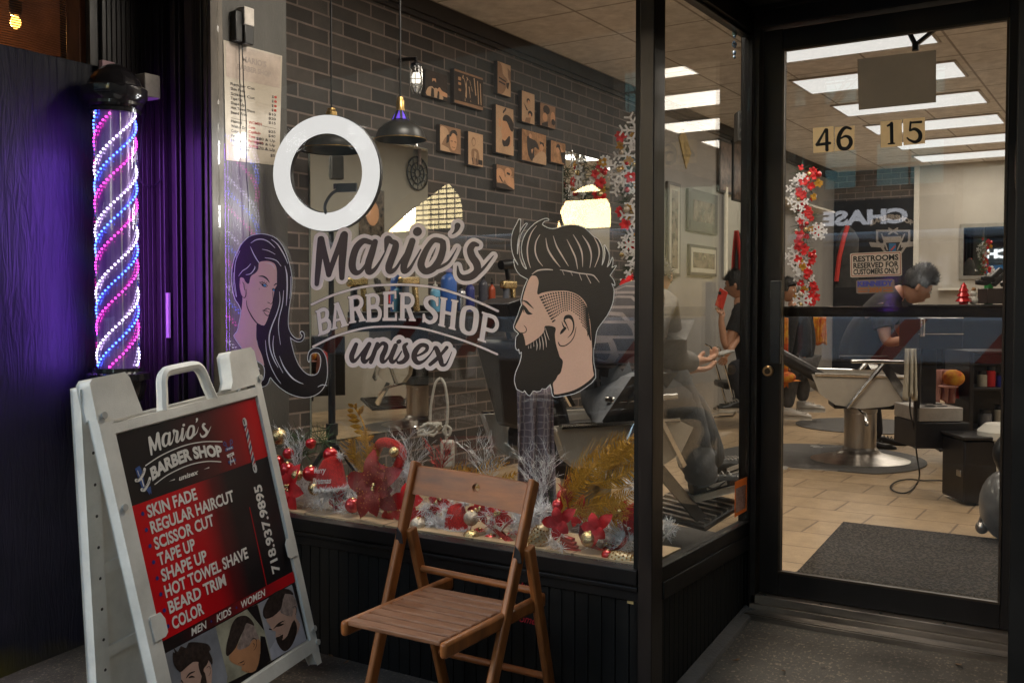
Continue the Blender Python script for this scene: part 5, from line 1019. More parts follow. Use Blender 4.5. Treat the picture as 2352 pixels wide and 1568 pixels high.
canvas_pic(((645,1145),(770,1325),(648,1310)), 'square sepia canvas of hands shaving a client, lowest of the group', 1, [(3, [oval(.65,.25,.2,.2), [(.45,.5),(.9,.45),(1,.6),(1,.95),(.6,.8)], [(0,.2),(.35,.2),(.45,.6),(.2,.8),(0,.7)]], []), (0, [], [[(.5,.45,.04),(.9,.4,.03)]]), (2, [[(0,.8),(.5,.8),(1,.97),(1,1),(0,1)]], [[(.6,.3,.1),(.7,.32,.1)],[(.15,.5,.06),(.3,.7,.06)]])])
# jar lamp built at the wall, standing in for a lamp reflected in the glass
jp = PX(956, 184, XW+.12)
jl = empty('jar_wall_lamp', jp, 'small caged glass jar lamp glowing on the brick wall left of the canvases', 'wall lamp')
MB().lathe([(.030,.075),(.034,.02),(.034,-.03),(.026,-.06),(.010,-.075),(.0001,-.076)], jp, 20).build('jar', glassmat('jar_glass', (.85,.83,.8), .15), jl)
MB().lathe([(.018,.04),(.026,.02),(.026,-.01),(.018,-.02)], jp, 16).build('bulb', emis('jar_glow', (1,.93,.82), .35), jl)
m = MB()
for k in range(6): a = math.pi*k/3; m.tube([jp+V(.037*math.cos(a),.037*math.sin(a),z) if z > -.05 else jp+V(.02*math.cos(a),.02*math.sin(a),z-.01) for z in (.07,.03,-.03,-.068)], .002, 5)
for z in (.06,.0,-.03): m.tube([jp+V(.038*math.cos(a),.038*math.sin(a),z) for a in [2*math.pi*k/20 for k in range(20)]], .002, 5, closed=True)
m.build('cage', CHROME, jl); MB().tube([jp+V(0,0,.075), jp+V(0,0,.12), jp+V(-.12,0,.13)], .012, 8).lathe([(.03,.07),(.03,.09),(.012,.10)], jp, 14).build('arm', BLK, jl)
# ------------------------------------------------------------------ pendants
def pendant(p, label, r=.148):
    e = empty('pendant_lamp', p, label, 'pendant lamp', 'black pendant lamps')
    pf = [(r,0),(r*1.02,.004),(r*.97,.012),(r*.92,.03),(r*.86,.05),(r*.62,.075),(r*.36,.092),(r*.30,.098)]
    MB().lathe([(a*.97, z-.001) for a, z in pf[::-1]]+pf, p, 32, caps=False).build('shade', mat('shade_black', (.02,.019,.018), .35, var=.1), e)
    MB().tube([p+V(r*1.005*math.cos(a), r*1.005*math.sin(a), .002) for a in [2*math.pi*k/40 for k in range(40)]], .0022, 6, closed=True).build('rim', mat('brass_rim', (.5,.33,.12), .3, metal=.9), e)
    MB().lathe([(r*.34,.098),(r*.27,.118),(r*.16,.138),(r*.16,.140)], p, 8).build('vented_neck', mat('purple_glass', (.10,.05,.45), .25, emit=(.18,.08,1), es=.09), e)
    m = MB()
    for k in range(8): a = math.pi/4*k; m.bar(p+V(r*.35*math.cos(a), r*.35*math.sin(a), .096), p+V(r*.165*math.cos(a), r*.165*math.sin(a), .139), .012, .004)
    m.build('neck_rib', BLK, e)
    MB().lathe([(r*.165,.140),(r*.165,.188),(r*.135,.193),(r*.12,.205)], p, 16).build('collar', mat('brass', (.55,.36,.13), .3, metal=.9, var=.2), e)
    MB().tube([p+V(0,0,.20), V(p.x, p.y, ZC)], .0045, 6).build('cord', BLK, e)
    MB().lathe([(.05,-.02),(.055,0)], (p.x, p.y, ZC), 16).build('ceiling_rose', BLK, e)
pa_ = PT(920, 322, 4.9); pendant(pa_, 'black pendant lamp with brass neck and purple glow beside the ring light', .125)
pb_ = PT(762, 346, 4.98); pendant(pb_, 'black pendant lamp half hidden behind the ring light', .165)
# ------------------------------------------------------------------ ring light on its tripod
rc_ = PT(752, 399, 4.28)
rl = empty('ring_light', V(rc_.x, rc_.y, 0), 'large glowing white ring light with phone clamp on a black tripod', 'ring light')
rn = (Vector((0,-1,0))*.92 + Vector((.30,0,0)) + V(0,0,-.02)).normalized(); rx = Vector((0,0,1)).cross(rn).normalized(); ry = rn.cross(rx)
def ring(r0, r1, d0, d1, n=56):
    m = MB(); vs = []
    for k in range(n):
        a = 2*math.pi*k/n; u = rx*math.cos(a)+ry*math.sin(a)
        for r_, d in ((r0,d0),(r1,d0),(r1,d1),(r0,d1)): vs.append(rc_+u*r_+rn*d)
    m.add(vs, [(4*k+i, 4*((k+1) % n)+i, 4*((k+1) % n)+(i+1) % 4, 4*k+(i+1) % 4) for k in range(n) for i in range(4)]); return m
ring(.1665, .2425, .012, .02).build('diffuser', emis('ring_glow', (1,.97,.94), .14), rl)
ring(.163, .246, -.015, .0118).build('housing', BLK, rl, bevel=.003)
for k in range(4):
    a = math.pi/4+k*math.pi/2; ld = bpy.data.lights.new('ring_lamp', 'AREA'); ld.size = .10; ld.energy = .35; lo = bpy.data.objects.new('ring_lamp', ld); COL.objects.link(lo); lo.parent = rl
    lo.matrix_parent_inverse = Matrix.Translation(-rl.location); lo.location = rc_+(rx*math.cos(a)+ry*math.sin(a))*.205+rn*.03; lo.rotation_euler = rn.to_track_quat('-Z', 'Y').to_euler()
pbot = V(rc_.x, rc_.y, 0)-rn*.03*V(1,1,0); ptop = rc_-rn*.03
m = MB(); m.tube([ptop+ry*-.245, V(ptop.x, ptop.y, 1.0)], .012, 10); m.tube([V(ptop.x, ptop.y, 1.0), V(ptop.x, ptop.y, .55)], .016, 10); m.tube([V(ptop.x, ptop.y, .56), V(ptop.x, ptop.y, .10)], .020, 10); m.build('pole', BLK, rl)
m = MB(); m.lathe([(.026,0),(.026,.05)], (ptop.x, ptop.y, .53), 12); m.lathe([(.030,0),(.030,.03)], (ptop.x, ptop.y, .46), 12); m.lathe([(.024,0),(.024,.05)], (ptop.x, ptop.y, 1.02), 12); m.build('clamp_collar', BLK, rl)
for k in range(3):
    a = R(15+120*k); d = V(math.cos(a), math.sin(a), 0); c = V(ptop.x, ptop.y, 0)
    lg = MB().bar(c+d*.03+V(0,0,.48), c+d*.40+V(0,0,.02), .02, .012).build('leg', mat('dark_metal', (.03,.028,.03), .3, metal=.5), rl); MB().bar(c+d*.02+V(0,0,.16), c+d*.24+V(0,0,.20), .012, .006).build('brace', BLK, lg)
m = MB(); k0 = rc_-ry*.19; m.tube(catmull([tuple(k0), tuple(k0+ry*.05+rn*.03), tuple(k0+ry*.10+rn*.03+rx*.03), tuple(k0+ry*.12+rn*.03+rx*.07)], 5), .007, 8)
m.build('gooseneck', BLK, rl); m = MB(); m.obox(k0+ry*.125+rn*.03+rx*.10, rx*.045, ry*.018-rx*.0, rn*.008); m.box(k0+ry*.13+rx*.06+V(-.005,-.04,-.01), k0+ry*.13+rx*.06+V(.01,-.02,.012)); m.build('phone_clamp', BLK, rl)
# ------------------------------------------------------------------ price list on the return wall
XGp = XG+.002
tl, bl, br_, tr_2 = PX(513, 92, XGp), PX(519, 368, XGp), PX(641, 381, XGp), PX(648, 129, XGp)
def Q(u, v, n=0): 
    p = tl*(1-u)*(1-v)+tr_2*u*(1-v)+br_*u*v+bl*(1-u)*v; return V(XGp+.0006*n, p.y, p.z)
pl_ = empty('price_list', Q(.5,.5), 'glossy paper price list pinned to the grey wall at the left of the window', 'price list')
PAP = mat('glossy_paper', (.42,.37,.30), .12, var=.04, spec=.7, bump=.08, bs=9)
MB().add([Q(0,0,1),Q(1,0,1),Q(1,1,1),Q(0,1,1)], [(0,1,2,3)]).build('sheet', PAP, pl_, smooth=False)
MB().add([Q(.03,.015,2),Q(.97,.015,2),Q(.97,.30,2),Q(.03,.30,2)], [(0,1,2,3)]).build('header_print', mat('list_red', (.40,.33,.28), .12, spec=.8, var=.25, vs=6), pl_, smooth=False)  # printed red paled, with the glare on the sheet put into its colour
ink = mat('list_ink', (.03,.025,.025), .3, var=0); Ql = lambda n: (lambda x, y: Q(x, -y, n))
mb = MB(); L1 = [('Regular Cut',.355,.42),('Skin Fade',.395,.25),('Scissor Cut',.437,.42),('Tape Up',.475,.20),('Shape Up',.515,.24),('Hot Towel Shave',.555,.42),('Beard Trim',.595,.28),('Haircut',.668,.19),('Wash & Dry',.71,.28),('Color',.75,.13),('Perm',.79,.13),('Highlights',.83,.26),('Eyebrows',.895,.26)]
for t_, y_, w_ in L1: put_text(mb, t_, .10 if t_ != 'Eyebrows' else .16, -(y_+.008), .024, Ql(2), w=w_)
for t_, y_ in (('$',.39),('$',.43),('$',.47),('$',.51),('$10',.55),('$20',.588),('$15',.626),('$25',.705),('$40',.745),('$80 & Up',.785),('$40 & Up',.825),('$70 & Up',.865),('$5',.918)): put_text(mb, t_, .91 if len(t_) > 1 else .86, -(y_+.008), .024, Ql(2), align='r', w=.045*len(t_) if len(t_) > 1 else .03)
for y_, x0, x1 in ((.638,.1,.38),(.662,.66,.92),(.868,.1,.92)): mb.add([Q(x0,y_,2),Q(x1,y_+.006,2),Q(x1,y_+.009,2),Q(x0,y_+.003,2)], [(0,1,2,3)])
mb.build('lettering', ink, pl_, smooth=False)
mb = MB()
for t_, y_, w_ in (('WOMEN',.655,.24),('Corte',.695,.12),('Cepillado',.735,.22),('Tinte',.775,.12),('Permanente',.815,.27),('Rayitos',.855,.17)): put_text(mb, t_, .41, -(y_+.008), .024, Ql(2), w=w_)
mb.build('red_lettering', mat('list_red_ink', (.30,.03,.03), .3, var=0), pl_, smooth=False)
mb = MB()
for y_ in (.385,.425,.465,.505): mb.add([Q(.895+.026*math.cos(a), y_+.012*math.sin(a)+.002, 3) for a in [2*math.pi*k/14 for k in range(14)]], [tuple(range(14))])
mb.build('red_dot', mat('dot_red', (.35,.03,.02), .5, var=0), pl_, smooth=False)
mb = MB(); put_text(mb, "MARIO'S", .30, -.14, .05, Ql(3), w=.42, bold=.03); put_text(mb, 'BARBER SHOP', .22, -.215, .045, Ql(3), w=.58, bold=.03); mb.build('title_lettering', mat('list_white', (.30,.25,.22), .2, var=0), pl_, smooth=False)
# plugs on the wall above it
c = PX(566, 44, XG+.03)
pg = empty('power_adapter', c, 'white and black plug adapters above the price list', 'power adapter')
MB().box((XG+.0,c.y-.028,c.z-.03),(XG+.05,c.y+.026,c.z+.045)).build('white_plug', mat('plug_white', (.55,.50,.45), .5), pg, bevel=.004)
c2 = PX(557, 75, XG+.02); MB().box((XG+.0,c2.y-.05,c2.z-.045),(XG+.035,c2.y-.012,c2.z+.08)).box((XG+.0,c2.y-.010,c2.z-.05),(XG+.045,c2.y+.04,c2.z+.03)).build('black_plug', BLK, pg, bevel=.005)
cb = [PX(px, py, XG+.02) for px, py in ((556,100),(558,150),(560,200),(565,260),(566,330),(566,400),(572,470),(574,560),(576,700),(578,900))]
o = MB().tube(catmull([tuple(p) for p in cb], 4), .0024, 6).build('hanging_cable', BLK); tag(o, 'thin black cable hanging from the plugs across the price list', 'cable')
cb = [PX(px, py, XG+.02) for px, py in ((549,100),(550,140),(551,190),(552,240),(553,290))]
o = MB().tube(catmull([tuple(p) for p in cb], 4), .002, 6).build('hanging_cable', BLK); tag(o, 'shorter black cable beside the long one, over the price list', 'cable')
# ------------------------------------------------------------------ interior: ledge and Christmas decorations in the window
LEDZ = .262
o = MB().box((-3.24, 2.905, .20), (-1.345, 3.17, LEDZ)).build('window_ledge', TILE, smooth=False); tag(o, 'beige tiled ledge inside the big window carrying the Christmas decorations', 'ledge')
rg = random.Random(11)
def spikes(m, c, n, r0, r1, w, up=.2, flat=1.0, rng=rg):
    for _ in range(n):
        d = Vector((rng.gauss(0,1), rng.gauss(0,1)*flat, rng.gauss(0,1)+up)).normalized(); L = rng.uniform(r0, r1)
        s = d.cross(Vector((rng.gauss(0,1), rng.gauss(0,1), rng.gauss(0,1)))).normalized()*w
        p = Vector(c)+d*L*.08; q = Vector(c)+d*L
        m.add([p-s, p+s, q+s*.5, q-s*.5], [(0,1,2,3)])
def tinsel(px, py, wd, ht, label, mt=None, Y=3.0, n=26, L=.05, nm='tinsel_garland', cat='tinsel', per=26, w=.0011):
    c = PY(px, py, Y); k = abs(PY(px+1, py, Y).x-c.x); e = empty(nm, V(c.x, Y, LEDZ), label, cat, None); m = MB()
    for i in range(n):
        a = V(c.x+rg.uniform(-1,1)*wd*k/2, Y+rg.uniform(-.035,.035), max(LEDZ+.012, c.z+rg.uniform(-1,1)*ht*k/2*.8)); spikes(m, a, per, L*.5, L, w, .1)
    m.build('tinsel_strand', mt or WTIN, e, smooth=False); return e
def bauble(px, py, r, mt, label, Y=3.0, ridge=0):
    c = PY(px, py, Y); k = (PY(px+1, py, Y)-c).length; rr = r*k*1.05
    e = empty('bauble', c, label, 'bauble', 'baubles in the window display')
    m = MB()
    if ridge:
        vs = []; nu, nv = 28, 14
        for j in range(nv+1):
            th = math.pi*j/nv
            for i in range(nu): ph = 2*math.pi*i/nu; q = rr*(1+.045*(i % 2)*math.sin(th)); vs.append(c+V(q*math.sin(th)*math.cos(ph), q*math.sin(th)*math.sin(ph), q*math.cos(th)))
        m.add(vs, [(j*nu+i, (j+1)*nu+i, (j+1)*nu+(i+1) % nu, j*nu+(i+1) % nu) for j in range(nv) for i in range(nu)])
    else: m.ball(c, rr, 24, 14)
    m.build('ball', mt, e); MB().lathe([(rr*.2,rr*.96),(rr*.2,rr*1.12),(rr*.06,rr*1.2)], c, 10, (.3,-.3,1)).build('cap', GOLDB, e); return e
def petal(m, base, d, L, W, up, droop=.3):
    d = Vector(d).normalized(); up = Vector(up).normalized(); s = d.cross(up).normalized(); n = 7; vs = []
    for i in range(n):
        t = i/(n-1); w_ = W*math.sin(math.pi*min(1, t*.85+.12))**.8*(1 if i < n-1 else .02); z = up*(.22*L*math.sin(t*2.2)-droop*L*t*t); p = Vector(base)+d*L*t+z
        vs += [p-s*w_, p+up*(-.10*W)+Vector((0,0,0)), p+s*w_]
    m.add(vs, [(3*i+j, 3*i+j+1, 3*i+j+4, 3*i+j+3) for i in range(n-1) for j in range(2)])
    return vs
def flower(px, py, r, label, Y=2.96, mt=None, n=9, edge=None, face=(0,-1,.15), centre=True, seed=0):
    c = PY(px, py, Y); k = (PY(px+1, py, Y)-c).length; R_ = r*k; e = empty('poinsettia', c, label, 'artificial flower', 'red poinsettias in the window display')
    f = Vector(face).normalized(); x = f.cross(V(0,0,1)).normalized(); y = x.cross(f); rn_ = random.Random(seed); allv = []
    for i in range(n):
        a = 2*math.pi*i/n+rn_.uniform(-.2,.2); lv = i % 2; m = MB()
        allv += petal(m, c+f*(.012*lv), x*math.cos(a)+y*math.sin(a)+f*.10, R_*(1 if lv == 0 else .72)*rn_.uniform(.85,1.1), R_*.27, f); m.build('petal', mt or RED, e)
    if edge:
        m = MB()
        for v in allv:
            if rn_.random() < .8: m.ball(v+f*.002, rn_.uniform(.0012,.0028), 5, 4)
        m.build('glitter_edge', GOLD, e)
    if centre:
        m = MB()
        for i in range(6): m.ball(c+f*.025+x*rn_.uniform(-.012,.012)+y*rn_.uniform(-.012,.012), .006, 8, 6)
        m.build('stamen', GOLDB, e)
    return e
def feather(m, p0, p1, bow, w, nb=27, side=None, rng=rg, bw=.0026, ht=1.0):
    p0, p1 = Vector(p0), Vector(p1); ax = p1-p0; L = ax.length; d = ax/L; view = V(.1,1,0); s = d.cross(view).normalized(); pts = []
    for i in range(14): t = i/13; pts.append(p0+ax*t+s*bow*math.sin(t*math.pi))
    m.tube(pts, [.0032*(1-.8*i/13) for i in range(14)], 5)
    for i in range(nb):
        t = .12+.88*i/(nb-1); q = p0+ax*t+s*bow*math.sin(t*math.pi)
        for sg in (-1, 1):
            ln = w*math.sin(math.pi*min(1, .12+t*.86))**.6*rng.uniform(.8,1.08)*(1 if t < .93 else .6)
            e1 = q+(s*sg*.80+d*.55)*ln*.5+view*rng.uniform(-.012,.008); e2 = q+(s*sg*.62+d*.95)*ln+view*rng.uniform(-.02,.012); t_ = d.cross(s)*.0+d*bw
            m.add([q-t_, q+t_, e1+t_*.9, e1-t_*.9, e2+t_*.3, e2-t_*.3], [(0,1,2,3),(3,2,4,5)])
def sprig(m, base, H_, spread, n=7, lv=2, r=.0010, rng=rg):
    def br(p, d, L, r_, l):
        q = p+d*L; m.tube([p, p+d*L*.5+Vector((rng.uniform(-1,1),rng.uniform(-1,1),0))*L*.05, q], [r_, r_*.8, r_*.5], 4, caps=False)
        if l:
            for k in range(5):
                t = .25+.75*k/4; nd = (d+Vector((rng.choice((-1,1))*rng.uniform(.5,.9), rng.uniform(-.3,.3), rng.uniform(-.1,.3)))).normalized(); br(p+d*L*t, nd, L*.42, r_*.7, l-1)
    for i in range(n): br(Vector(base), Vector((rng.uniform(-spread,spread), rng.uniform(-.25,.25), 1)).normalized(), H_*rng.uniform(.6,1), r, lv)
def thing_mesh(name, mb, mt, label, cat, loc, part, **k):
    e = empty(name, loc, label, cat); mb.build(part, mt, e, **k); return e
tinsel(746, 1148, 150, 70, 'bushy white tinsel left of the large gold edged poinsettia', n=60, L=.06)
tinsel(700, 1120, 60, 60, 'white tinsel behind the left red petals', n=12, L=.05, Y=3.06)
tinsel(845, 1160, 90, 50, 'greyish tinsel under the large poinsettia', n=16, L=.05, Y=3.04, mt=SILVER)
tinsel(928, 1105, 56, 90, 'white tinsel between poinsettia and chair back', n=30, L=.05, Y=3.06)
tinsel(1010, 1190, 70, 70, 'white tinsel behind the top of the folding chair', n=34, L=.05)
tinsel(1165, 1195, 100, 66, 'white tinsel under the wooden back rest', n=40, L=.05)
tinsel(1235, 1195, 60, 70, 'white tinsel between chair and pine cone ornament', n=34, L=.055)
tinsel(1283, 1238, 36, 50, 'small white tinsel tuft in front of the red poinsettia', n=9, L=.04, Y=2.93)
tinsel(1405, 1232, 110, 80, 'long white tinsel strand in the right corner of the window', n=64, L=.055, Y=3.03)
tinsel(1448, 1120, 36, 40, 'white tinsel tuft below the tall gold feathers', n=9, L=.045, Y=3.05)
tinsel(1360, 1080, 10, 10, 'small pale tinsel tuft among the gold feathers', n=3, L=.03, Y=3.08)
tinsel(640, 1010, 26, 20, 'small white tinsel tuft beside the gold bauble', n=5, L=.04)
e = tinsel(1540, 1212, 14, 36, 'frosted fir tuft showing at the foot of the side window', n=7, L=.035, Y=2.99)
c_ = PY(740, 1050, 3.05); m = MB()
for px, py in ((660,1020),(690,1010),(730,1008),(745,1015),(700,1040),(800,1110),(1000,1170),(1266,1160),(1440,1245),(1455,1235)): spikes(m, PY(px, py, 3.05), 60, .04, .10, .0012, .1)
thing_mesh('pine_garland', m, GREEN, 'green pine needle garland behind the window decorations', 'garland', c_, 'needles', smooth=False)
for i, (px, py, r, mt_, lab, Y_, rd) in enumerate(((640.6,1002,12.5,GOLDB,'textured gold bauble, topmost beside the sign board',3.0,1),(714,1018,9,REDB,'small red bauble on the green pine sprig',3.03,0),(662.6,1041,9.5,REDB,'small red bauble beside the silver twigs',3.0,0),
    (637.5,1060,11,REDB,'red bauble at the edge of the sandwich board',2.98,0),(660,1079,13,REDB,'red bauble above the left petals',2.97,0),(713,1087,13,REDB,'red bauble just left of the first Merry Christmas hat',2.98,0),(759,1044,12.5,REDB,'shiny red bauble on top of the first Merry Christmas hat',3.03,0),
    (682,1091,9,GOLDB,'small gold bauble between two red ones',2.96,1),(650,1150,10,GOLD,'dull gold bauble low beside the sandwich board',3.0,0),(1082,1189,14,CHAMP,'champagne glitter bauble under the chair back',2.96,0),(1083,1234,15,GOLDB,'ribbed gold bauble low between the chair legs',2.94,1),(1100,1233,17,REDB,'dark red bauble behind the ribbed gold one',3.02,0),
    (1127,1243,15,REDB,'dark red bauble at the glass between the chair legs',2.97,0),(1033,1232,13,REDB,'matt red bauble left of the ribbed gold one',2.97,0),(1353,1237,16,GOLDB,'crumpled gold bauble between poinsettia petals on the right',2.95,1),(1297,1140,16,REDB,'large red glitter bauble beside the gold feather stem',3.02,0),(1283,1160,13,REDB,'red bauble behind the flat red poinsettia',3.0,0),
    (1360,1165,8,REDB,'tiny red bauble under the feathers',3.02,0),(905,1038,9,GOLDB,'small gold bauble in the red sequin ring',3.0,0),(1215,1240,9,GOLDB,'small gold bauble beside the right hinge of the chair',2.98,0))): bauble(px, py, r, mt_, lab, Y_, rd)
flower(864, 1118, 66, 'large dark red poinsettia with gold glitter edges in the window display', 2.95, mat('dark_red_velvet', (.26,.006,.008), .5, var=.3, vs=20, bump=.3, bs=50), 10, True, seed=2)
flower(668, 1120, 46, 'plain bright red poinsettia against the sandwich board', 2.95, n=6, seed=4, centre=True)
flower(945, 1150, 44, 'bright red poinsettia just left of the chair', 2.98, n=6, seed=5)
flower(1150, 1180, 34, 'red poinsettia half hidden behind the chair back', 3.0, n=7, seed=6)
flower(1291, 1198, 44, 'flat scarlet poinsettia at the foot of the gold feathers', 2.94, n=5, seed=8, centre=False)
flower(1375, 1212, 44, 'wide scarlet poinsettia under the gold feathers on the right', 2.955, n=5, seed=9, centre=False)
for i, (px, py, r, n_, lab) in enumerate(((632,1120,40,6,'bright red poinsettia at the far left behind the sandwich board'),(780,1150,26,6,'small red poinsettia low behind the white tinsel'),(905,1168,34,7,'red poinsettia low beside the left chair stile'),(985,1190,36,6,'red poinsettia seen below the left end of the back rest'),
    (1015,1150,30,7,'dark corner red poinsettia hidden behind the back rest'),(1105,1172,30,6,'red poinsettia in the middle below the back rest'),(1212,1185,24,6,'small red poinsettia beside the right chair stile'),(1335,1175,34,7,'red poinsettia tucked under the gold feathers'),(1425,1180,34,6,'red poinsettia in front of the dark red hat'),(1180,1235,24,6,'small red poinsettia low between the chair stiles'),(1402,1255,24,6,'small red poinsettia lying low at the right'))):
    flower(px, py, r, lab, 3.04-.012*(i % 3), n=n_, seed=20+i)
bauble(1150, 1250, 13, REDB, 'red bauble on the sill left of the right chair stile', 2.96); bauble(960, 1205, 14, CHAMP, 'champagne bauble beside the left chair stile', 2.95); bauble(810, 1160, 13, REDB, 'red bauble low under the large poinsettia', 2.96); bauble(1395, 1275, 12, REDB, 'red bauble lying at the tip of the cream cone', 2.93); bauble(725, 1120, 12, GOLDB, 'gold bauble in the white tinsel left of the hat', 2.97, 1)
flower(1452, 652, 30, 'scarlet poinsettia pinned beside the corner post', 4.6, n=6, seed=12)
def hat(px, py, w_, h_, label, Y, rot=.2, txt=('Merry','Christmas')):
    c = PY(px, py, Y); k = (PY(px+1, py, Y)-c).length; w_, h_ = w_*k, h_*k; e = empty('santa_hat', c, label, 'christmas hat', 'sequin hats in the window display')
    dx = V(math.cos(rot),0,-math.sin(rot)*.0+math.sin(rot)); dz = V(-math.sin(rot),0,math.cos(rot)); n = 16; m = MB(); vs = []
    for z, r_, of in ((0,.5,0),(.35,.47,.0),(.7,.40,.03),(.95,.30,.10),(1.05,.12,.18)):
        for i in range(n): a = 2*math.pi*i/n; vs.append(c+dx*(w_*(r_*math.cos(a)+of))+V(0,1,0)*(w_*.32*math.sin(a)*r_*2)+dz*h_*(z-.5))
    m.add(vs, [(j*n+i,(j+1)*n+i,(j+1)*n+(i+1)%n,j*n+(i+1)%n) for j in range(4) for i in range(n)]+[tuple(4*n+i for i in range(n))]); m.build('crown', REDS, e)
    m = MB()
    for i in range(34): a = 2*math.pi*i/34; spikes(m, c+dx*w_*.52*math.cos(a)+V(0,1,0)*w_*.34*math.sin(a)-dz*h_*.52, 34, .008, .022, .0009, 0)
    m.build('brim', WTIN, e, smooth=False)
    m = MB(); spikes(m, c+dx*w_*.42+dz*h_*.55, 120, .01, .026, .0009, 0); m.build('pompom', WTIN, e, smooth=False)
    m = MB()
    for t_, y_, ww in ((txt[0],.06,.46),(txt[1],-.30,.68)):
        if t_: put_text(m, t_, -ww*w_/2, y_*h_, .20*h_, lambda x, y: c+dx*x+dz*y+V(0,-w_*.335-.014+abs(x)*abs(x)/w_*.7,0), w=ww*w_, shear=.4, bold=.02)
    m.build('lettering', mat('glitter_white', (.9,.88,.86), .4, var=0), e, smooth=False)
hat(759, 1085, 62, 50, 'red sequin hat with white brim reading Merry Christmas, left of the large poinsettia', 2.97, .12)
hat(1047, 1186, 50, 46, 'red sequin hat with white brim reading Merry, under the chair back', 2.99, .05, ('Merry',''))
hat(1450, 1186, 56, 60, 'dark red sequin hat beside the corner post', 3.02, -.5, ('','mas'))
# red sequin ring
c = PY(890, 1050, 3.03); m = MB(); m.tube([c+V(.068*math.cos(a),.01*math.sin(3*a),.060*math.sin(a)) for a in [2*math.pi*k/36 for k in range(36)]], .020, 10, closed=True)
thing_mesh('sequin_wreath', m, REDS, 'sparkling red sequin ring behind the large poinsettia', 'wreath', c, 'ring')
# glitter ribbon swirls
RBM = mat('glitter_ribbon', (.33,.03,.025), .35, metal=.5, var=.7, vs=260, bump=.6, bs=300)
for lab, pp in (('glittery red ribbon curling along the ledge under the chair back', ((1010,1225),(1045,1245),(1075,1225),(1090,1195),(1120,1205),(1160,1235),(1185,1255),(1150,1225),(1175,1195))), ('glittery red ribbon curling towards the corner post', ((1330,1215),(1350,1245),(1385,1262),(1420,1258),(1440,1230),(1430,1205)))):
    m = MB(); pts = [PY(px, py, 2.96+.03*math.sin(i*2.1)) for i, (px, py) in enumerate(pp)]; pts = [Vector(p) for p in catmull([tuple(p) for p in pts], 6)]; vs = []
    for i, p in enumerate(pts): a = i*.35; q = V(math.sin(a)*.006, .004, .011*math.cos(a*.5)+.006); vs += [p-q, p+q]
    m.add(vs, [(2*i,2*i+1,2*i+3,2*i+2) for i in range(len(pts)-1)]); thing_mesh('ribbon', m, RBM, lab, 'ribbon', pts[0], 'band')
# gold feathers and leaves
def fpx(fe, Y): 
    m = MB()
    for (a, b, bow, w_) in fe: feather(m, PY(*a, Y), PY(*b, Y+rg.uniform(-.03,.03)), bow, w_)
    return m
thing_mesh('gold_feather_spray', fpx([((1288,1180),(1400,1035),.02,.10),((1290,1178),(1462,1000),.03,.085),((1300,1170),(1455,1130),-.02,.095),((1350,1110),(1470,1060),-.02,.08),((1340,1165),(1440,1160),.01,.075),((1292,1176),(1350,1080),.02,.075),((1380,1080),(1440,1020),.01,.075),((1320,1120),(1420,1060),.03,.09),((1300,1160),(1440,1190),-.02,.07),((1400,1060),(1466,1030),.0,.08)], 2.985), GOLD, 'large spray of gold glitter feathers in the right half of the window', 'feather spray', PY(1380,1100,2.99), 'feather', smooth=False)
thing_mesh('gold_feather_spray', fpx([((1010,1120),(1085,1075),.02,.045),((1050,1125),(1170,1062),.02,.05),((1085,1120),(1190,1085),-.01,.045)], 3.02), GOLD, 'low gold feather spray showing above the chair back', 'feather spray', PY(1080,1100,3.02), 'feather', smooth=False)
thing_mesh('gold_feather_spray', fpx([((845,1090),(805,1010),.02,.07),((848,1090),(838,985),.0,.06),((850,1090),(862,1020),-.01,.05),((846,1092),(815,1045),.0,.05)], 3.02), GOLD, 'upright gold needle spray behind the large poinsettia', 'feather spray', PY(838,1050,3.02), 'feather', smooth=False)
lb = empty('gold_leaf_branch', PY(845, 1000, 3.05), 'tall gold glitter branch with oval leaves standing behind the large poinsettia', 'leaf branch')
st2 = [PY(*p, 3.05) for p in ((850,1085),(846,1040),(842,1000),(832,965),(818,940),(808,928))]
MB().tube(catmull([tuple(p) for p in st2], 4), .003, 6).build('stem', GOLD, lb)
def leaf(m, p, q, w_):
    p, q = Vector(p), Vector(q); d = q-p; s = d.cross(V(0,1,0)).normalized()*w_; vs = [p, p+d*.3+s*.85, p+d*.6+s*.8, q, p+d*.6-s*.8, p+d*.3-s*.85, p+d*.45+V(0,-.006,0)]; m.add(vs, [(0,1,6),(1,2,6),(2,3,6),(3,4,6),(4,5,6),(5,0,6)])
for a, b in (((812,935),(799,926)),((815,940),(819,925)),((812,945),(797,940)),((822,952),(832,936)),((822,958),(796,952)),((828,966),(799,965)),((832,980),(803,978)),((836,992),(812,990)),((840,1010),(815,1005)),((842,1010),(860,1000)),((845,1030),(858,1030)),((826,950),(836,930)),((846,1100),(849,1082))):
    m = MB(); leaf(m, PY(*a, 3.05), PY(*b, 3.03), .012); m.build('leaf', GOLD, lb, smooth=False)
m = MB(); sprig(m, PY(682, 1085, 3.0), .16, .35, 7); thing_mesh('silver_twigs', m, SILVER, 'sparkling silver twigs at the left end of the display', 'twigs', PY(682,1085,3.0), 'twig', smooth=False)
m = MB(); sprig(m, PY(940, 1100, 3.04), .17, .6, 9); thing_mesh('silver_twigs', m, SILVER, 'branching silver twigs rising left of the chair back', 'twigs', PY(940,1100,3.04), 'twig', smooth=False)
m = MB(); sprig(m, PY(1120, 1110, 3.0), .16, .8, 6); thing_mesh('silver_twigs', m, SILVER, 'frosty silver fir twigs above the chair back', 'twigs', PY(1120,1110,3.0), 'twig', smooth=False)
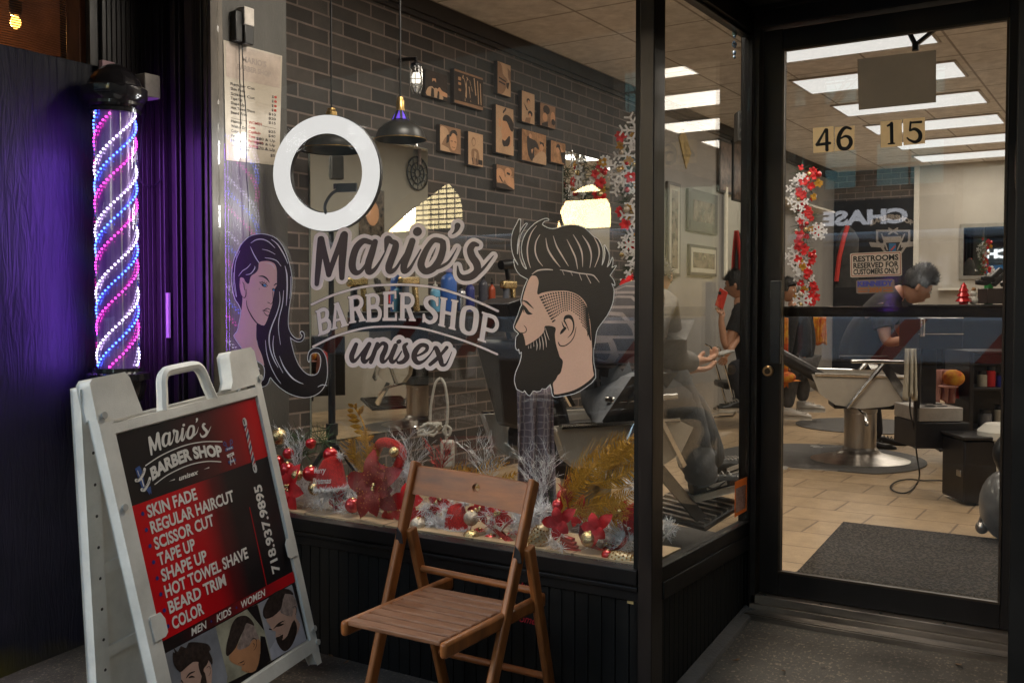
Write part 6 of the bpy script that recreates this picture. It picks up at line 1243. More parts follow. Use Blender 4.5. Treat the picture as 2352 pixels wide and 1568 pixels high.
m = MB(); sprig(m, PY(1240, 1155, 3.04), .17, .5, 9); thing_mesh('silver_twigs', m, SILVER, 'tangled silver twigs behind the right chair stile', 'twigs', PY(1240,1155,3.04), 'twig', smooth=False)
m = MB(); sprig(m, PY(1012, 1100, 3.02), .15, .45, 4, r=.002); thing_mesh('red_twigs', m, mat('red_glitter', (.4,.04,.03), .4, metal=.4, var=.5, vs=200), 'red glitter fir twig above the left end of the chair back', 'twigs', PY(1012,1100,3.02), 'twig', smooth=False)
m = MB(); sprig(m, PY(1305, 1165, 2.98), .09, .4, 3, r=.002); thing_mesh('red_twigs', m, bpy.data.materials['red_glitter'], 'small dark red fir twig beside the gold feather stem', 'twigs', PY(1305,1165,2.98), 'twig', smooth=False)
# pine cone ornaments
CONE = mat('cream_cone', (.50,.40,.24), .4, metal=.3, var=.2, vs=60); CSP = mat('cone_gold', (.28,.15,.04), .3, metal=.8)
def cone(px, py, L, W, ang_, label, Y):
    c = PY(px, py, Y); k = (PY(px+1, py, Y)-c).length; L, W = L*k, W*k; ax = V(math.cos(ang_),0,math.sin(ang_)); e = empty('pine_cone_ornament', c, label, 'pine cone ornament', 'cream cone ornaments')
    MB().lathe([(.0005,-L),(W*.45,-L*.85),(W*.85,-L*.5),(W,-L*.1),(W*.95,L*.3),(W*.7,L*.7),(W*.3,L*.95),(.0005,L)], c, 24, ax).build('cone', CONE, e)
    m = MB(); x = ax.orthogonal().normalized(); y = ax.cross(x)
    for j in range(9):
        t = -.8+.2*j; rr = W*math.sqrt(max(.05, 1-t*t*.9))
        for i in range(12): a = 2*math.pi*(i+.5*(j % 2))/12; m.ball(c+ax*L*t*.95+(x*math.cos(a)+y*math.sin(a))*rr*.98, .0038, 6, 4)
    m.build('stud', CSP, e)
cone(1238, 1240, 34, 20, 1.25, 'upright cream and gold pine cone ornament beside the right chair leg', 2.95)
cone(1421, 1284, 42, 17, .05, 'cream and gold pine cone ornament lying at the corner post', 2.935)
c = PY(1309, 1257, 2.95); e = empty('red_lantern', c, 'small corrugated red paper lantern leaning at the window sill', 'ornament'); m = MB()
for i in range(6): m.obox(c+V(.004*i-.01, 0, .032-.012*i), V(.032-.003*abs(i-2.5),0,-.004), V(0,.012,0), V(.001,0,.0055))
m.build('body', mat('red_foil', (.42,.02,.01), .3, metal=.4), e, bevel=.003); m = MB(); m.add([c+V(-.01,-.005,-.03), c+V(.045,-.005,.0), c+V(.03,-.005,-.07)], [(0,1,2)]); m.build('tassel', RED, e)
# ------------------------------------------------------------------ people: skeleton grown with a skin modifier, baked into one mesh
def grow(J, E, sub_=2):
    me = bpy.data.meshes.new('g'); keys = list(J); ix = {k: i for i, k in enumerate(keys)}
    me.from_pydata([J[k][0] for k in keys], [(ix[a], ix[b]) for a, b in E], []); ob = bpy.data.objects.new('g', me); COL.objects.link(ob)
    ob.modifiers.new('s', 'SKIN')
    if not me.skin_vertices: pass
    for k in keys:
        r = J[k][1]; r = r if isinstance(r, tuple) else (r, r)
        me.skin_vertices[0].data[ix[k]].radius = r
    me.skin_vertices[0].data[0].use_root = True
    s = ob.modifiers.new('u', 'SUBSURF'); s.levels = s.render_levels = sub_
    bpy.context.view_layer.update(); ev = ob.evaluated_get(bpy.context.evaluated_depsgraph_get()); em = ev.to_mesh()
    vs = [v.co.copy() for v in em.vertices]; fs = [tuple(p.vertices) for p in em.polygons]
    ev.to_mesh_clear(); bpy.data.objects.remove(ob); bpy.data.meshes.remove(me); return vs, fs
def head(m, c, fw, up, s=1.0):
    fw = Vector(fw).normalized(); up = Vector(up); up = (up-fw*up.dot(fw)).normalized(); rt = fw.cross(up); nu, nv = 24, 18; vs = []
    for j in range(nv+1):
        th = math.pi*j/nv
        for i in range(nu):
            ph = 2*math.pi*i/nu; x = math.sin(th)*math.cos(ph); y = math.sin(th)*math.sin(ph); z = math.cos(th)
            w_ = .076*(1-.30*max(0,-z-.15)); dp = .096; q = V(x*w_, y*dp, z*.118)
            if y > 0: q.y *= (1-.12*max(0, -z))
            if y > .3 and z < 0: q.x *= (1-.28*(-z))
            if y > .75 and -.95 < z < -.6: q.y += .010
            if y > .55 and abs(x) < .22: q.y += .020*math.exp(-((z+.20)/.13)**2)*math.exp(-(x/.10)**2)
            if y > .6: q.y -= .009*math.exp(-((z-.06)/.10)**2)*math.exp(-((abs(x)-.36)/.16)**2)
            if y > .6: q.y += .006*math.exp(-((z+.52)/.07)**2)*math.exp(-(x/.22)**2)
            if y < -.2 and z < -.2: q.y *= 1-.35*(-z)
            vs.append(Vector(c)+(rt*q.x+fw*q.y+up*q.z)*s)
    m.add(vs, [(j*nu+i,(j+1)*nu+i,(j+1)*nu+(i+1)%nu,j*nu+(i+1)%nu) for j in range(nv) for i in range(nu)])
    for sg in (-1, 1):
        ec = Vector(c)+(rt*sg*.078-fw*.008-up*.008)*s; M_ = Matrix((rt, fw, up)).transposed(); m.ball(ec, .030*s, 10, 8, (.35,.62,1), M_)
    return rt, fw, up
def face_bits(parent, c, fr, s=1.0):
    rt, fw, up = fr; m = MB(); e_ = MB()
    for sg in (-1, 1):
        e_.ball(Vector(c)+(rt*sg*.030+fw*.083+up*.004)*s, .0105*s, 10, 8)
        m.ball(Vector(c)+(rt*sg*.030+fw*.0925+up*.004)*s, .0048*s, 8, 6)
        m.tube([Vector(c)+(rt*sg*(.014+.012*k)+fw*(.091-.004*k*k)+up*(.026+.004*(k == 1)))*s for k in range(4)], .0032*s, 5)
    e_.build('eye', mat('eye_white', (.6,.57,.53), .3, var=0), parent); m.build('eyebrow', HAIR, parent)
    MB().tube([Vector(c)+(rt*x+fw*(.088-abs(x)*.35)+up*-.062)*s for x in (-.022,-.010,0,.010,.022)], .0038*s, 6).build('mouth', mat('lips', (.30,.08,.06), .5), parent)
def haircap(parent, c, fr, s=1.0, mt=HAIR, cover=-.05, top=1.10, quiff=0, seed=1, name='hair'):
    rt, fw, up = fr; nu, nv = 30, 16; vs = []; rn_ = random.Random(seed)
    for j in range(nv+1):
        th = math.pi*.62*j/nv
        for i in range(nu):
            ph = 2*math.pi*i/nu; x = math.sin(th)*math.cos(ph); y = math.sin(th)*math.sin(ph); z = math.cos(th)
            if y > 0: z = max(z, .50-.22*(1-y) if y > .45 else cover)
            z = max(z, cover-.35 if y < 0 else cover)
            h = (1.10+(top-1)*max(0, z)+.07*noise.noise(V(x*7+seed,y*7,z*7))) if z == math.cos(th) else .97; q = V(x*.077*h, y*.098*h, z*.120*h)
            if quiff and y > 0 and z > .4: q.y += quiff*.4; q.z += quiff*(y)
            vs.append(Vector(c)+(rt*q.x+fw*q.y+up*q.z)*s)
    m = MB(); m.add(vs, [(j*nu+i,(j+1)*nu+i,(j+1)*nu+(i+1)%nu,j*nu+(i+1)%nu) for j in range(nv) for i in range(nu)]+[tuple(nv*nu+i for i in range(nu))]); return m.build(name, mt, parent)
def hand(J, E, wr, name, d, palm, grip=.5, s=1.0):
    """adds palm, four fingers and a thumb; d = hand direction, palm = palm normal"""
    d = Vector(d).normalized(); palm = Vector(palm).normalized(); sd_ = d.cross(palm).normalized(); w0 = J[wr][0]
    J[name+'p'] = (w0+d*.045*s, (.030*s,.017*s)); E.append((wr, name+'p')); J[name+'q'] = (w0+d*.080*s, (.034*s,.013*s)); E.append((name+'p', name+'q'))
    for k, (o_, L) in enumerate(((-.030,.066),(-.010,.074),(.010,.070),(.029,.056))):
        b = w0+d*.088*s+sd_*o_*s; m1 = b+(d*(1-grip*.45)+palm*grip*.6).normalized()*L*.5*s; m2 = m1+(d*(1-grip*1.4)+palm*grip*1.3).normalized()*L*.5*s
        J[f'{name}{k}a'] = (b, .0095*s); J[f'{name}{k}b'] = (m1, .0088*s); J[f'{name}{k}c'] = (m2, .0075*s); E += [(name+'q', f'{name}{k}a'), (f'{name}{k}a', f'{name}{k}b'), (f'{name}{k}b', f'{name}{k}c')]
    t1 = w0+d*.045*s-sd_*.034*s+palm*.012*s; t2 = t1+(d*.8-sd_*.5+palm*grip).normalized()*.034*s; t3 = t2+(d*.9+palm*grip*.8+sd_*.1*grip).normalized()*.028*s
    J[name+'t1'] = (t1, .0125*s); J[name+'t2'] = (t2, .0105*s); J[name+'t3'] = (t3, .0085*s); E += [(name+'p', name+'t1'), (name+'t1', name+'t2'), (name+'t2', name+'t3')]
def shoe(parent, heel, d, L, mats_, up=V(0,0,1), name='shoe'):
    heel = Vector(heel); d = Vector(d).normalized(); s = d.cross(up).normalized(); up = s.cross(d); prof = [(0,.030,.075),(.12,.036,.085),(.3,.036,.082),(.5,.040,.062),(.7,.046,.048),(.88,.042,.040),(1,.022,.026)]; n = 12; vs = []
    for t, w_, h in prof:
        for i in range(n): a = 2*math.pi*i/n; vs.append(heel+d*L*t+s*w_*math.cos(a)*1.0+up*(.022+h*.5+h*.5*math.sin(a)))
    m = MB(); m.add(vs, [(j*n+i,(j+1)*n+i,(j+1)*n+(i+1)%n,j*n+(i+1)%n) for j in range(len(prof)-1) for i in range(n)]+[tuple(range(n)), tuple((len(prof)-1)*n+i for i in range(n))[::-1]]); so_ = m.build(name, mats_[0], parent)
    out = [heel+d*L*t+s*w_ for t, w_ in ((-.02,.028),(.15,.038),(.4,.036),(.7,.047),(.9,.042),(1.03,.015))]; out += [heel+d*L*t-s*w_ for t, w_ in ((1.03,.015),(.9,.042),(.7,.047),(.4,.036),(.15,.038),(-.02,.028))]
    k = len(out); m = MB(); m.add(out+[p+up*.030 for p in out], [tuple(range(k)), tuple(range(2*k-1,k-1,-1))]+[(i,(i+1)%k,k+(i+1)%k,k+i) for i in range(k)]); m.build('sole', mats_[1], so_, bevel=.004)
    m = MB()
    for t in (.32,.42,.52,.62): c = heel+d*L*t+up*(.022+.083-.06*(t-.3)); m.tube([c-s*.026-up*.012, c+up*.004, c+s*.026-up*.012], .0035, 5)
    m.build('lace', mats_[2], so_); m = MB()
    for sg in (-1,1): c = heel+d*L*.35+s*sg*.0385+up*.052; m.obox(c, d*L*.16, up*.010, s*.0015); m.obox(heel+d*L*.78+s*sg*.034+up*.052, d*L*.09, up*.014, s*.004)
    m.build('side_patch', mats_[3], so_); return so_
WSH = mat('shoe_white', (.55,.51,.46), .5, var=.08); GSH = mat('shoe_sole', (.50,.46,.40), .5, var=.1)
def person(label, base, J, E, cloth, hd, fwd, up=(0,0,1), s=1.0, hair={}, hands=(), sleeves=()):
    e = empty('person', base, label, 'person'); J = dict(J); E = list(E)
    for h in hands: hand(J, E, *h)
    vs, fs = grow(J, E); m = MB(); m.add(vs, fs)
    segs = [(J[a][0], J[b][0], next((i+1 for i, q in enumerate(cloth) if (a, b) in q[3]), 0)) for a, b in E]
    for i, f in enumerate(fs):
        c = sum((vs[k] for k in f), Vector())/len(f); best = (1e9, 0)
        for a, b, gi in segs:
            d = b-a; t = max(0, min(1, (c-a).dot(d)/max(1e-9, d.length_squared))); best = min(best, ((c-a-d*t).length, gi))
        m.mi[i] = best[1]
    fr = head(m, hd, fwd, up, s); b = m.build('body', [SKIN]+[q[1] for q in cloth], e)
    face_bits(e, hd, fr, s)
    if hair is not None:
        ho = haircap(e, hd, fr, s, **hair); hm = MB(); rr_ = random.Random(3); hv = [v.co.copy() for v in ho.data.vertices]
        for _ in range(1300):
            p = rr_.choice(hv); n_ = (p-Vector(hd)).normalized(); q = p+(n_+Vector((rr_.uniform(-.8,.8),rr_.uniform(-.8,.8),rr_.uniform(-.3,.8)))).normalized()*rr_.uniform(.010,.030)*s; t_ = n_.cross(Vector((rr_.random(),rr_.random(),rr_.random()))).normalized()*.0022*s; hm.add([p-t_-n_*.004, p+t_-n_*.004, q], [(0,1,2)])
        hm.build('hair_strand', HAIR, ho, smooth=False)
    for nm, mt, keys, edges, grow_ in cloth:
        J2 = {k: (J[k][0], tuple(q+grow_ for q in (J[k][1] if isinstance(J[k][1], tuple) else (J[k][1],)*2))) for k in keys}; vs, fs = grow(J2, edges); m = MB(); m.add(vs, fs); m.build(nm, mt, e)
    for a, b, fr__, r_, mt in sleeves:
        p, q = J[a][0], J[a][0]+(J[b][0]-J[a][0])*fr__; MB().tube([p-(q-p)*.25, p, p+(q-p)*.5, q], [r_*.8, r_, r_*.98, r_*.95], 14).build('sleeve', mt, e)
    return e
def jt(px, py, d): return PT(px, py, d)
# ------------------------------------------------------------------ barber chairs
LEA = mat('black_leather', (.018,.015,.015), .35, var=.3, vs=20, bump=.25, bs=120); CREAM = mat('cream_shell', (.46,.42,.36), .3, var=.06, coat=.3)
def barber_chair(base, f, label, back=.36, z0=0.0, lift=0.0, backh=.95, farm=CHROME):
    f = Vector(f).normalized(); r = V(f.y,-f.x,0); b = Vector(base); e = empty('barber_chair', b, label, 'barber chair', 'hydraulic barber chairs'); u = V(0,0,1)
    P = lambda a, c, z: b+f*a+r*c+u*z
    MB().lathe([(.335,0),(.335,.012),(.30,.022),(.16,.055),(.125,.075),(.12,.08)], b, 40).build('base_plate', STEEL, e)
    MB().lathe([(.115,.075),(.122,.085),(.108,.10),(.108,.34+lift),(.112,.345+lift),(.112,.38+lift)], b, 32).build('column', STEEL, e)
    m = MB(); m.obox(P(.0,0,.42+lift), f*.20, r*.16, u*.04); m.build('mechanism', BLK, e, bevel=.01)
    m = MB(); m.obox(P(.0,0,.52+lift), f*.26, r*.235, u*.055); m.build('seat', LEA, e, bevel=.03)
    for sg in (-1,1):
        m = MB(); n = 12; out = [(-.34,.61),(.26,.60),(.33,.57),(.27,.48),(.14,.425),(-.04,.405),(-.20,.43),(-.30,.50)]; out = [(a, z+lift) for a, z in out]; k = len(out)
        m.add([P(a, sg*.245, z) for a, z in out]+[P(a, sg*.285, z) for a, z in out], [tuple(range(k)), tuple(range(2*k-1,k-1,-1))]+[(i,(i+1)%k,k+(i+1)%k,k+i) for i in range(k)]); m.build('side_shell', CREAM, e, bevel=.012)
        m = MB(); m.tube([P(-.34, sg*.29, .622+lift), P(.26, sg*.29, .612+lift)], .012, 8); m.tube([P(.10, sg*.30, .70+lift), P(-.04, sg*.30, .52+lift), P(-.13, sg*.30, .40+lift)], .017, 8); m.bar(P(.10, sg*.30, .70+lift), P(.28, sg*.30, .42+lift), .02, .055 if farm is CHROME else .02); m.build('arm_frame', CHROME, e)
        m = MB(); m.obox(P(.06, sg*.295, .715+lift), f*.17, r*.028, u*.012); m.build('armrest', CHROME if sg > 0 else LEA, e, bevel=.006)
    m = MB(); d = (u*math.cos(back)-f*math.sin(back)).normalized(); nb_ = d.cross(r); L = (backh-.56)/2; m.obox(P(-.27,0,.58+lift)+d*L, d*L, r*.23, nb_*.045); m.build('backrest', LEA, e, bevel=.03)
    m = MB(); m.obox(P(-.27,0,.58+lift)+d*(2*L+.10)+nb_*-.0, d*.06, r*.12, nb_*.04); m.tube([P(-.27,0,.58+lift)+d*(2*L-.1), P(-.27,0,.58+lift)+d*(2*L+.08)], .012, 8); m.build('headrest', LEA, e, bevel=.02)
    m = MB()
    for sg in (-1,1): m.bar(P(.24, sg*.14, .43+lift), P(.52, sg*.16, .14+lift*.5), .018, .05)
    m.build('footrest_arm', farm, e)
    fp = MB(); c = P(.60,0,.16+lift*.5); ax = (f*.94+u*.34).normalized(); ay = ax.cross(r); fp.obox(c, ax*.13, r*.22, ay*.012); fo_ = fp.build('footplate', BLK, e, bevel=.006); m = MB()
    for k in range(7): m.obox(c+ax*(-.11+.036*k)-ay*(-.0155 if ay.z > 0 else .0155), ax*.006, r*.205, ay*.004)
    m.build('rib', STEEL, fo_)
    m = MB(); m.tube([P(-.05,.16,.40+lift), P(-.02,.36,.36+lift), P(-.02,.42,.30+lift)], .012, 8); m.build('pump_lever', CHROME, e); return P
P1_ = barber_chair((-2.03,3.76,0), (.42,.91,0), 'barber chair with cream shell behind the window, holding the seated customer', back=.30, farm=BLK)
c2b = PZ(1975, 1058, 0); P2_ = barber_chair((c2b.x,c2b.y,0), (.93,.37,0), 'empty barber chair with cream shell on a steel column seen through the door', back=1.05, lift=0, backh=1.0)
c3b = PZ(2085, 985, 0)
# cloth hanging over the back of the first chair
def cloth(name, mt, pts_top, drop, label, cat, n=22, wav=.03, seed=1, thick=.004):
    a, b = [Vector(p) for p in pts_top]; m = MB(); rows = 12; vs = []; s = (b-a); nrm = s.cross(V(0,0,1)).normalized()
    for j in range(rows+1):
        v = j/rows
        for i in range(n+1):
            u = i/n; w_ = wav*(.3+.7*v); vs.append(a+s*u*(1+.06*v)-s*.03*v+nrm*(w_*math.sin(u*17+seed+v*1.5)+w_*.5*math.sin(u*31+v*3))+V(0,0,-drop*v+.012*math.sin(u*9+seed)*v))
    m.add(vs, [(j*(n+1)+i, j*(n+1)+i+1, (j+1)*(n+1)+i+1, (j+1)*(n+1)+i) for j in range(rows) for i in range(n)]); e = empty(name, a, label, cat); o = m.build('fabric', mt, e); sdm = o.modifiers.new('t', 'SOLIDIFY'); sdm.thickness = thick; return e
def patcloth(name, c1, c2, sc_):
    m, nt, b = nodes(name); N = nt.nodes; L = nt.links; tc = N.new('ShaderNodeTexCoord'); v = N.new('ShaderNodeTexVoronoi'); v.feature = 'DISTANCE_TO_EDGE'; v.inputs['Scale'].default_value = sc_; v.inputs['Randomness'].default_value = .25; L.new(tc.outputs['Object'], v.inputs['Vector'])
    r = N.new('ShaderNodeValToRGB'); r.color_ramp.elements[0].position = .04; r.color_ramp.elements[1].position = .10; r.color_ramp.elements[0].color = (*c2,1); r.color_ramp.elements[1].color = (*c1,1); L.new(v.outputs['Distance'], r.inputs[0]); L.new(r.outputs[0], b.inputs['Base Color']); b.inputs['Roughness'].default_value = .85; return m
cloth('barber_cape', patcloth('patterned_cape', (.17,.135,.16), (.34,.29,.30), 38), (PT(1186,885,3.74), PT(1272,885,3.80)), .52, 'purple grey patterned barber cape hanging over the back of the first chair', 'cape', wav=.022)
# floor mats
def disc(name, c, r, label, a0=0, cut_=None, mt=None, n=48):
    m = MB(); pts = []
    for k in range(n):
        a = 2*math.pi*k/n; x, y = c.x+r*math.cos(a), c.y+r*math.sin(a)
        if cut_ is not None: y = max(y, c.y-cut_)
        pts.append((x, y))
    m.add([(x,y,.008) for x,y in pts]+[(x,y,.001) for x,y in pts], [tuple(range(n))]+[(i,n+i,n+(i+1)%n,(i+1)%n) for i in range(n)]); e = empty(name, V(c.x,c.y,0), label, 'floor mat', 'barber floor mats'); m.build('mat', mt or mat('mat_rubber', (.10,.095,.09), .6, var=.15, vs=8), e, smooth=False); return e
m1 = PZ(1880, 1052, 0); e = disc('anti_fatigue_mat', m1, .72, 'round grey mat with white scissors print under the empty chair', cut_=.52)
def scissors(e, p, d, L):
    d = Vector(d).normalized(); s = V(-d.y,d.x,0); m = MB(); p = Vector((p.x,p.y,.0095))
    for sg in (-1,1):
        m.bar(p-s*sg*.02, p+d*L+s*sg*.03, .008, .001); m.tube([p-d*.05-s*sg*.035+d*.035*math.cos(a)+s*.022*math.sin(a) for a in [2*math.pi*k/16 for k in range(16)]], .0035, 4, closed=True)
    m.build('scissors_print', mat('mat_print', (.45,.43,.40), .6, var=.05), e, smooth=False)
scissors(e, PZ(1890,1028,0), RT, .30); scissors(e, PZ(1815,1078,0), RT*.9-FH*.3, .30)
disc('anti_fatigue_mat', PZ(1990, 978, 0), .62, 'round grey mat farther back behind the column of the empty chair')
disc('anti_fatigue_mat', V(-1.95,3.95,0), .62, 'grey mat under the customer in the first barber chair')
a, b_, c, d = [PZ(*p, .012) for p in ((1937.4,1197),(2258,1232.5),(1830.6,1311.7),(2300,1385))]
dx = (b_-a).normalized(); dy = (c-a).normalized(); L1_ = (b_-a).length+.25; L2_ = (c-a).length+.12
m = MB(); q = [a, a+dx*L1_, a+dx*L1_+dy*L2_, a+dy*L2_]; q = [V(p.x, max(p.y, 3.82), .012) for p in q]; m.add(q+[V(p.x,p.y,.001) for p in q], [(3,2,1,0),(0,1,5,4),(1,2,6,5),(2,3,7,6),(3,0,4,7)])
def dmat():
    m, nt, b = nodes('doormat_weave'); N = nt.nodes; L = nt.links; tc = N.new('ShaderNodeTexCoord'); w_ = N.new('ShaderNodeTexWave'); w_.inputs['Scale'].default_value = 9; w_.inputs['Distortion'].default_value = 14; w_.inputs['Detail'].default_value = 3; w_.inputs['Detail Scale'].default_value = 3; L.new(tc.outputs['Object'], w_.inputs['Vector'])
    r = N.new('ShaderNodeValToRGB'); r.color_ramp.elements[0].color = (.035,.028,.022,1); r.color_ramp.elements[1].color = (.10,.083,.065,1); L.new(w_.outputs['Fac'], r.inputs[0]); L.new(r.outputs[0], b.inputs['Base Color']); bp = N.new('ShaderNodeBump'); bp.inputs['Distance'].default_value = .01; L.new(w_.outputs['Fac'], bp.inputs['Height']); L.new(bp.outputs[0], b.inputs['Normal']); b.inputs['Roughness'].default_value = .95; return m
tag(m.build('doormat', dmat(), smooth=False), 'dark woven doormat just inside the glass door', 'doormat')
o = MB().box((-2.0,3.60,.001),(-1.42,4.25,.02)).build('footplate_mat', mat('mat_rubber', (.1,.1,.1)), bevel=.005); tag(o, 'square dark rubber mat on the tiles behind the side window', 'floor mat')
# ------------------------------------------------------------------ people
SW1 = mat('grey_sweatshirt', (.13,.12,.11), .9, var=.15, vs=25, bump=.3, bs=60); PLAID = gridmat('plaid_jacket', (.045,.038,.038), (.16,.13,.12), .06, .06, .006, 'YZ', rough=.9, offset=0, var=.4)
JEAN = mat('blue_grey_jeans', (.14,.145,.155), .85, var=.2, vs=14, bump=.3, bs=120); DJ = mat('dark_trousers', (.025,.025,.032), .85, var=.3, vs=14, bump=.2, bs=80)
J = dict(pel=(jt(1395,870,4.15),.15), ab=(jt(1420,800,4.17),.15), chest=(jt(1462,712,4.25),(.17,.14)), neck=(jt(1494,672,4.36),.06), hd0=(jt(1503,655,4.42),.055),
    shR=(jt(1532,712,4.20),.075), elR=(jt(1545,828,4.30),.052), wrR=(jt(1592,832,4.52),.030), shL=(jt(1452,716,4.55),.07), elL=(jt(1500,830,4.66),.048), wrL=(jt(1575,850,4.72),.030),
    hpR=(jt(1430,905,4.10),.105), knR=(jt(1562,918,4.40),.090), anR=(jt(1612,1098,4.50),.056), hpL=(jt(1400,900,4.40),.105), knL=(jt(1578,925,4.66),.085), anL=(jt(1645,1072,4.80),.050))
E = [('pel','ab'),('ab','chest'),('chest','neck'),('neck','hd0'),('chest','shR'),('shR','elR'),('elR','wrR'),('chest','shL'),('shL','elL'),('elL','wrL'),('pel','hpR'),('hpR','knR'),('knR','anR'),('pel','hpL'),('hpL','knL'),('knL','anL')]
TE = [('pel','ab'),('ab','chest'),('chest','neck')]; AR = [('chest','shR'),('shR','elR'),('elR','wrR')]; AL = [('chest','shL'),('shL','elL'),('elL','wrL')]
pa = person('seated customer in plaid and grey sleeves looking down at a phone behind the corner post', V(-2.0,3.8,0), J, E, [
    ('shirt', PLAID, ['pel','ab','chest','neck'], TE, .030), ('sleeve', SW1, ['shR','chest','elR','wrR'], [('chest','shR'),('shR','elR'),('elR','wrR')], .016), ('sleeve', SW1, ['shL','chest','elL','wrL'], AL, .016),
    ('trousers', JEAN, ['pel','hpR','knR','anR','hpL','knL','anL'], [('pel','hpR'),('hpR','knR'),('knR','anR'),('pel','hpL'),('hpL','knL'),('knL','anL')], .018)],
    jt(1500,640,4.50), FH*.8+RT*.3+V(0,0,-.8), (FH*.6+V(0,0,.8)), hands=[('wrR','r',RT*.85+FH*.3+V(0,0,.12),V(0,0,1)*.8+FH*.2,.75),('wrL','l',RT*.9+V(0,0,.05),V(0,0,.8),.4)])
BLKS = mat('shoe_black', (.02,.02,.02), .4)
tl_pts = [jt(1540,872,4.36), jt(1556,925,4.38), jt(1580,1000,4.42), jt(1604,1068,4.46), jt(1616,1104,4.48)]
MB().tube(catmull([tuple(p) for p in tl_pts], 5), [.085+.035*math.sin(min(1, i/9)*1.57)-.055*(i/20) + .004*math.sin(i*1.9) for i in range(21)], 18).ball(tl_pts[0], .088, 16, 10).build('trouser_leg', JEAN, pa)
h0, dh = jt(1592,1150,4.46), (RT*.95+FH*.25+V(0,0,.20)).normalized(); shoe(pa, h0, dh, .31, (BLKS,GSH,WSH,WSH))
sh_ = dh.cross(V(0,0,1)).normalized(); uh = sh_.cross(dh); q_ = h0+dh*.31*.34+sh_*.0425+uh*.052
MB().tube([q_-dh*.05+uh*.008, q_-dh*.02-uh*.010, q_+dh*.01-uh*.006, q_+dh*.055+uh*.012], [.003,.006,.005,.001], 6).build('curved_mark', BLKS, pa); shoe(pa, jt(1640,1108,4.80), RT*.7+FH*.6+V(0,0,.12), .29, (BLKS,GSH,WSH,WSH))
c = jt(1655,812,4.62); e = empty('smartphone', c, 'phone in clear case held by the seated customer', 'phone'); MB().obox(c, RT*.055+FH*.03+V(0,0,.012), FH*.036-RT*.01, V(0,0,.005)).build('case', mat('phone_case', (.35,.33,.30), .15, coat=.5), e, bevel=.003)
# customer with red phone
d0 = 9.2
J = dict(pel=(jt(1738,862,d0),.15), ab=(jt(1728,800,d0),.14), chest=(jt(1712,735,d0),(.17,.13)), neck=(jt(1700,694,d0),.06), hd0=(jt(1696,680,d0),.055),
    shR=(jt(1700,722,d0-.16),.06), elR=(jt(1667,802,d0-.22),.044), wrR=(jt(1656,738,d0-.2),.029), shL=(jt(1722,728,d0+.1),.06), elL=(jt(1700,765,d0-.1),.042), wrL=(jt(1676,806,d0-.30),.028),
    hpR=(jt(1735,862,d0-.12),.10), knR=(jt(1685,838,d0-.25),.075), anR=(jt(1712,925,d0-.3),.045), hpL=(jt(1740,862,d0+.1),.10), knL=(jt(1700,852,d0+.05),.075), anL=(jt(1706,930,d0+.05),.045))
pb = person('customer in black sitting sideways and holding up a red phone, seen in the side window', V(J['pel'][0].x,J['pel'][0].y,0), J, E, [
    ('shirt', BLKM, ['pel','ab','chest','neck','shR','shL'], TE+[('chest','shR'),('chest','shL')], .028), ('trousers', DJ, ['pel','hpR','knR','anR','hpL','knL','anL'], [('pel','hpR'),('hpR','knR'),('knR','anR'),('pel','hpL'),('hpL','knL'),('knL','anL')], .016)],
    jt(1690,655,d0), -RT*.9+FH*.35-V(0,0,.1), V(0,0,1), sleeves=[('shR','elR',.5,.075,BLKM),('shL','elL',.5,.072,BLKM)], hands=[('wrR','r',V(0,0,1)-RT*.05,-RT*.2+FH*.9,.6),('wrL','l',-V(0,0,.5)-RT*.3,FH,.4)])
shoe(pb, jt(1712,935,d0-.3)-V(0,0,.03), -RT*.8-FH*.3, .28, (BLKS,GSH,WSH,BLKS)); shoe(pb, jt(1708,940,d0+.05)-V(0,0,.03), -RT*.8, .28, (BLKS,GSH,WSH,BLKS))
c = jt(1657,686,d0-.22); e = empty('smartphone', c, 'red phone held upright by the customer in black', 'phone'); MB().obox(c, RT*.036-V(0,0,.02), V(0,0,.078)+RT*.022, FH*.005).build('case', mat('phone_red', (.60,.05,.03), .35), e, bevel=.004); MB().obox(c+V(-.012,-.01,.05), RT*.012, V(0,0,.014), FH*.008).build('camera', BLK, e)
c = J['wrL'][0]; e = empty('wristwatch', c, 'steel watch on the wrist of the customer with the red phone', 'watch'); MB().tube([c+(RT*math.cos(a)+FH*math.sin(a))*.033 for a in [2*math.pi*k/16 for k in range(16)]], .008, 6, closed=True).build('strap', STEEL, e)
m = MB(); q = [jt(*p) for p in ((1640,795,9.0),(1652,800,9.0),(1672,868,9.0),(1690,935,9.0),(1690,948,9.0),(1682,956,9.0),(1640,958,9.0))]; q2 = [p+FH*.42 for p in q]
e = empty('waiting_chair', V(q[2].x,q[2].y,0), 'chrome framed waiting chair under the customer with the red phone', 'chair'); MB().tube(q, .012, 8).build('leg', CHROME, e); MB().tube(q2, .012, 8).build('leg', CHROME, e); MB().obox(jt(1715,882,9.3), RT*.26, FH*.24, V(0,0,.03)).build('seat', LEA, e, bevel=.02); MB().obox(jt(1790,820,9.3), RT*.03, FH*.24, V(0,0,.22)).build('backrest', LEA, e, bevel=.02)
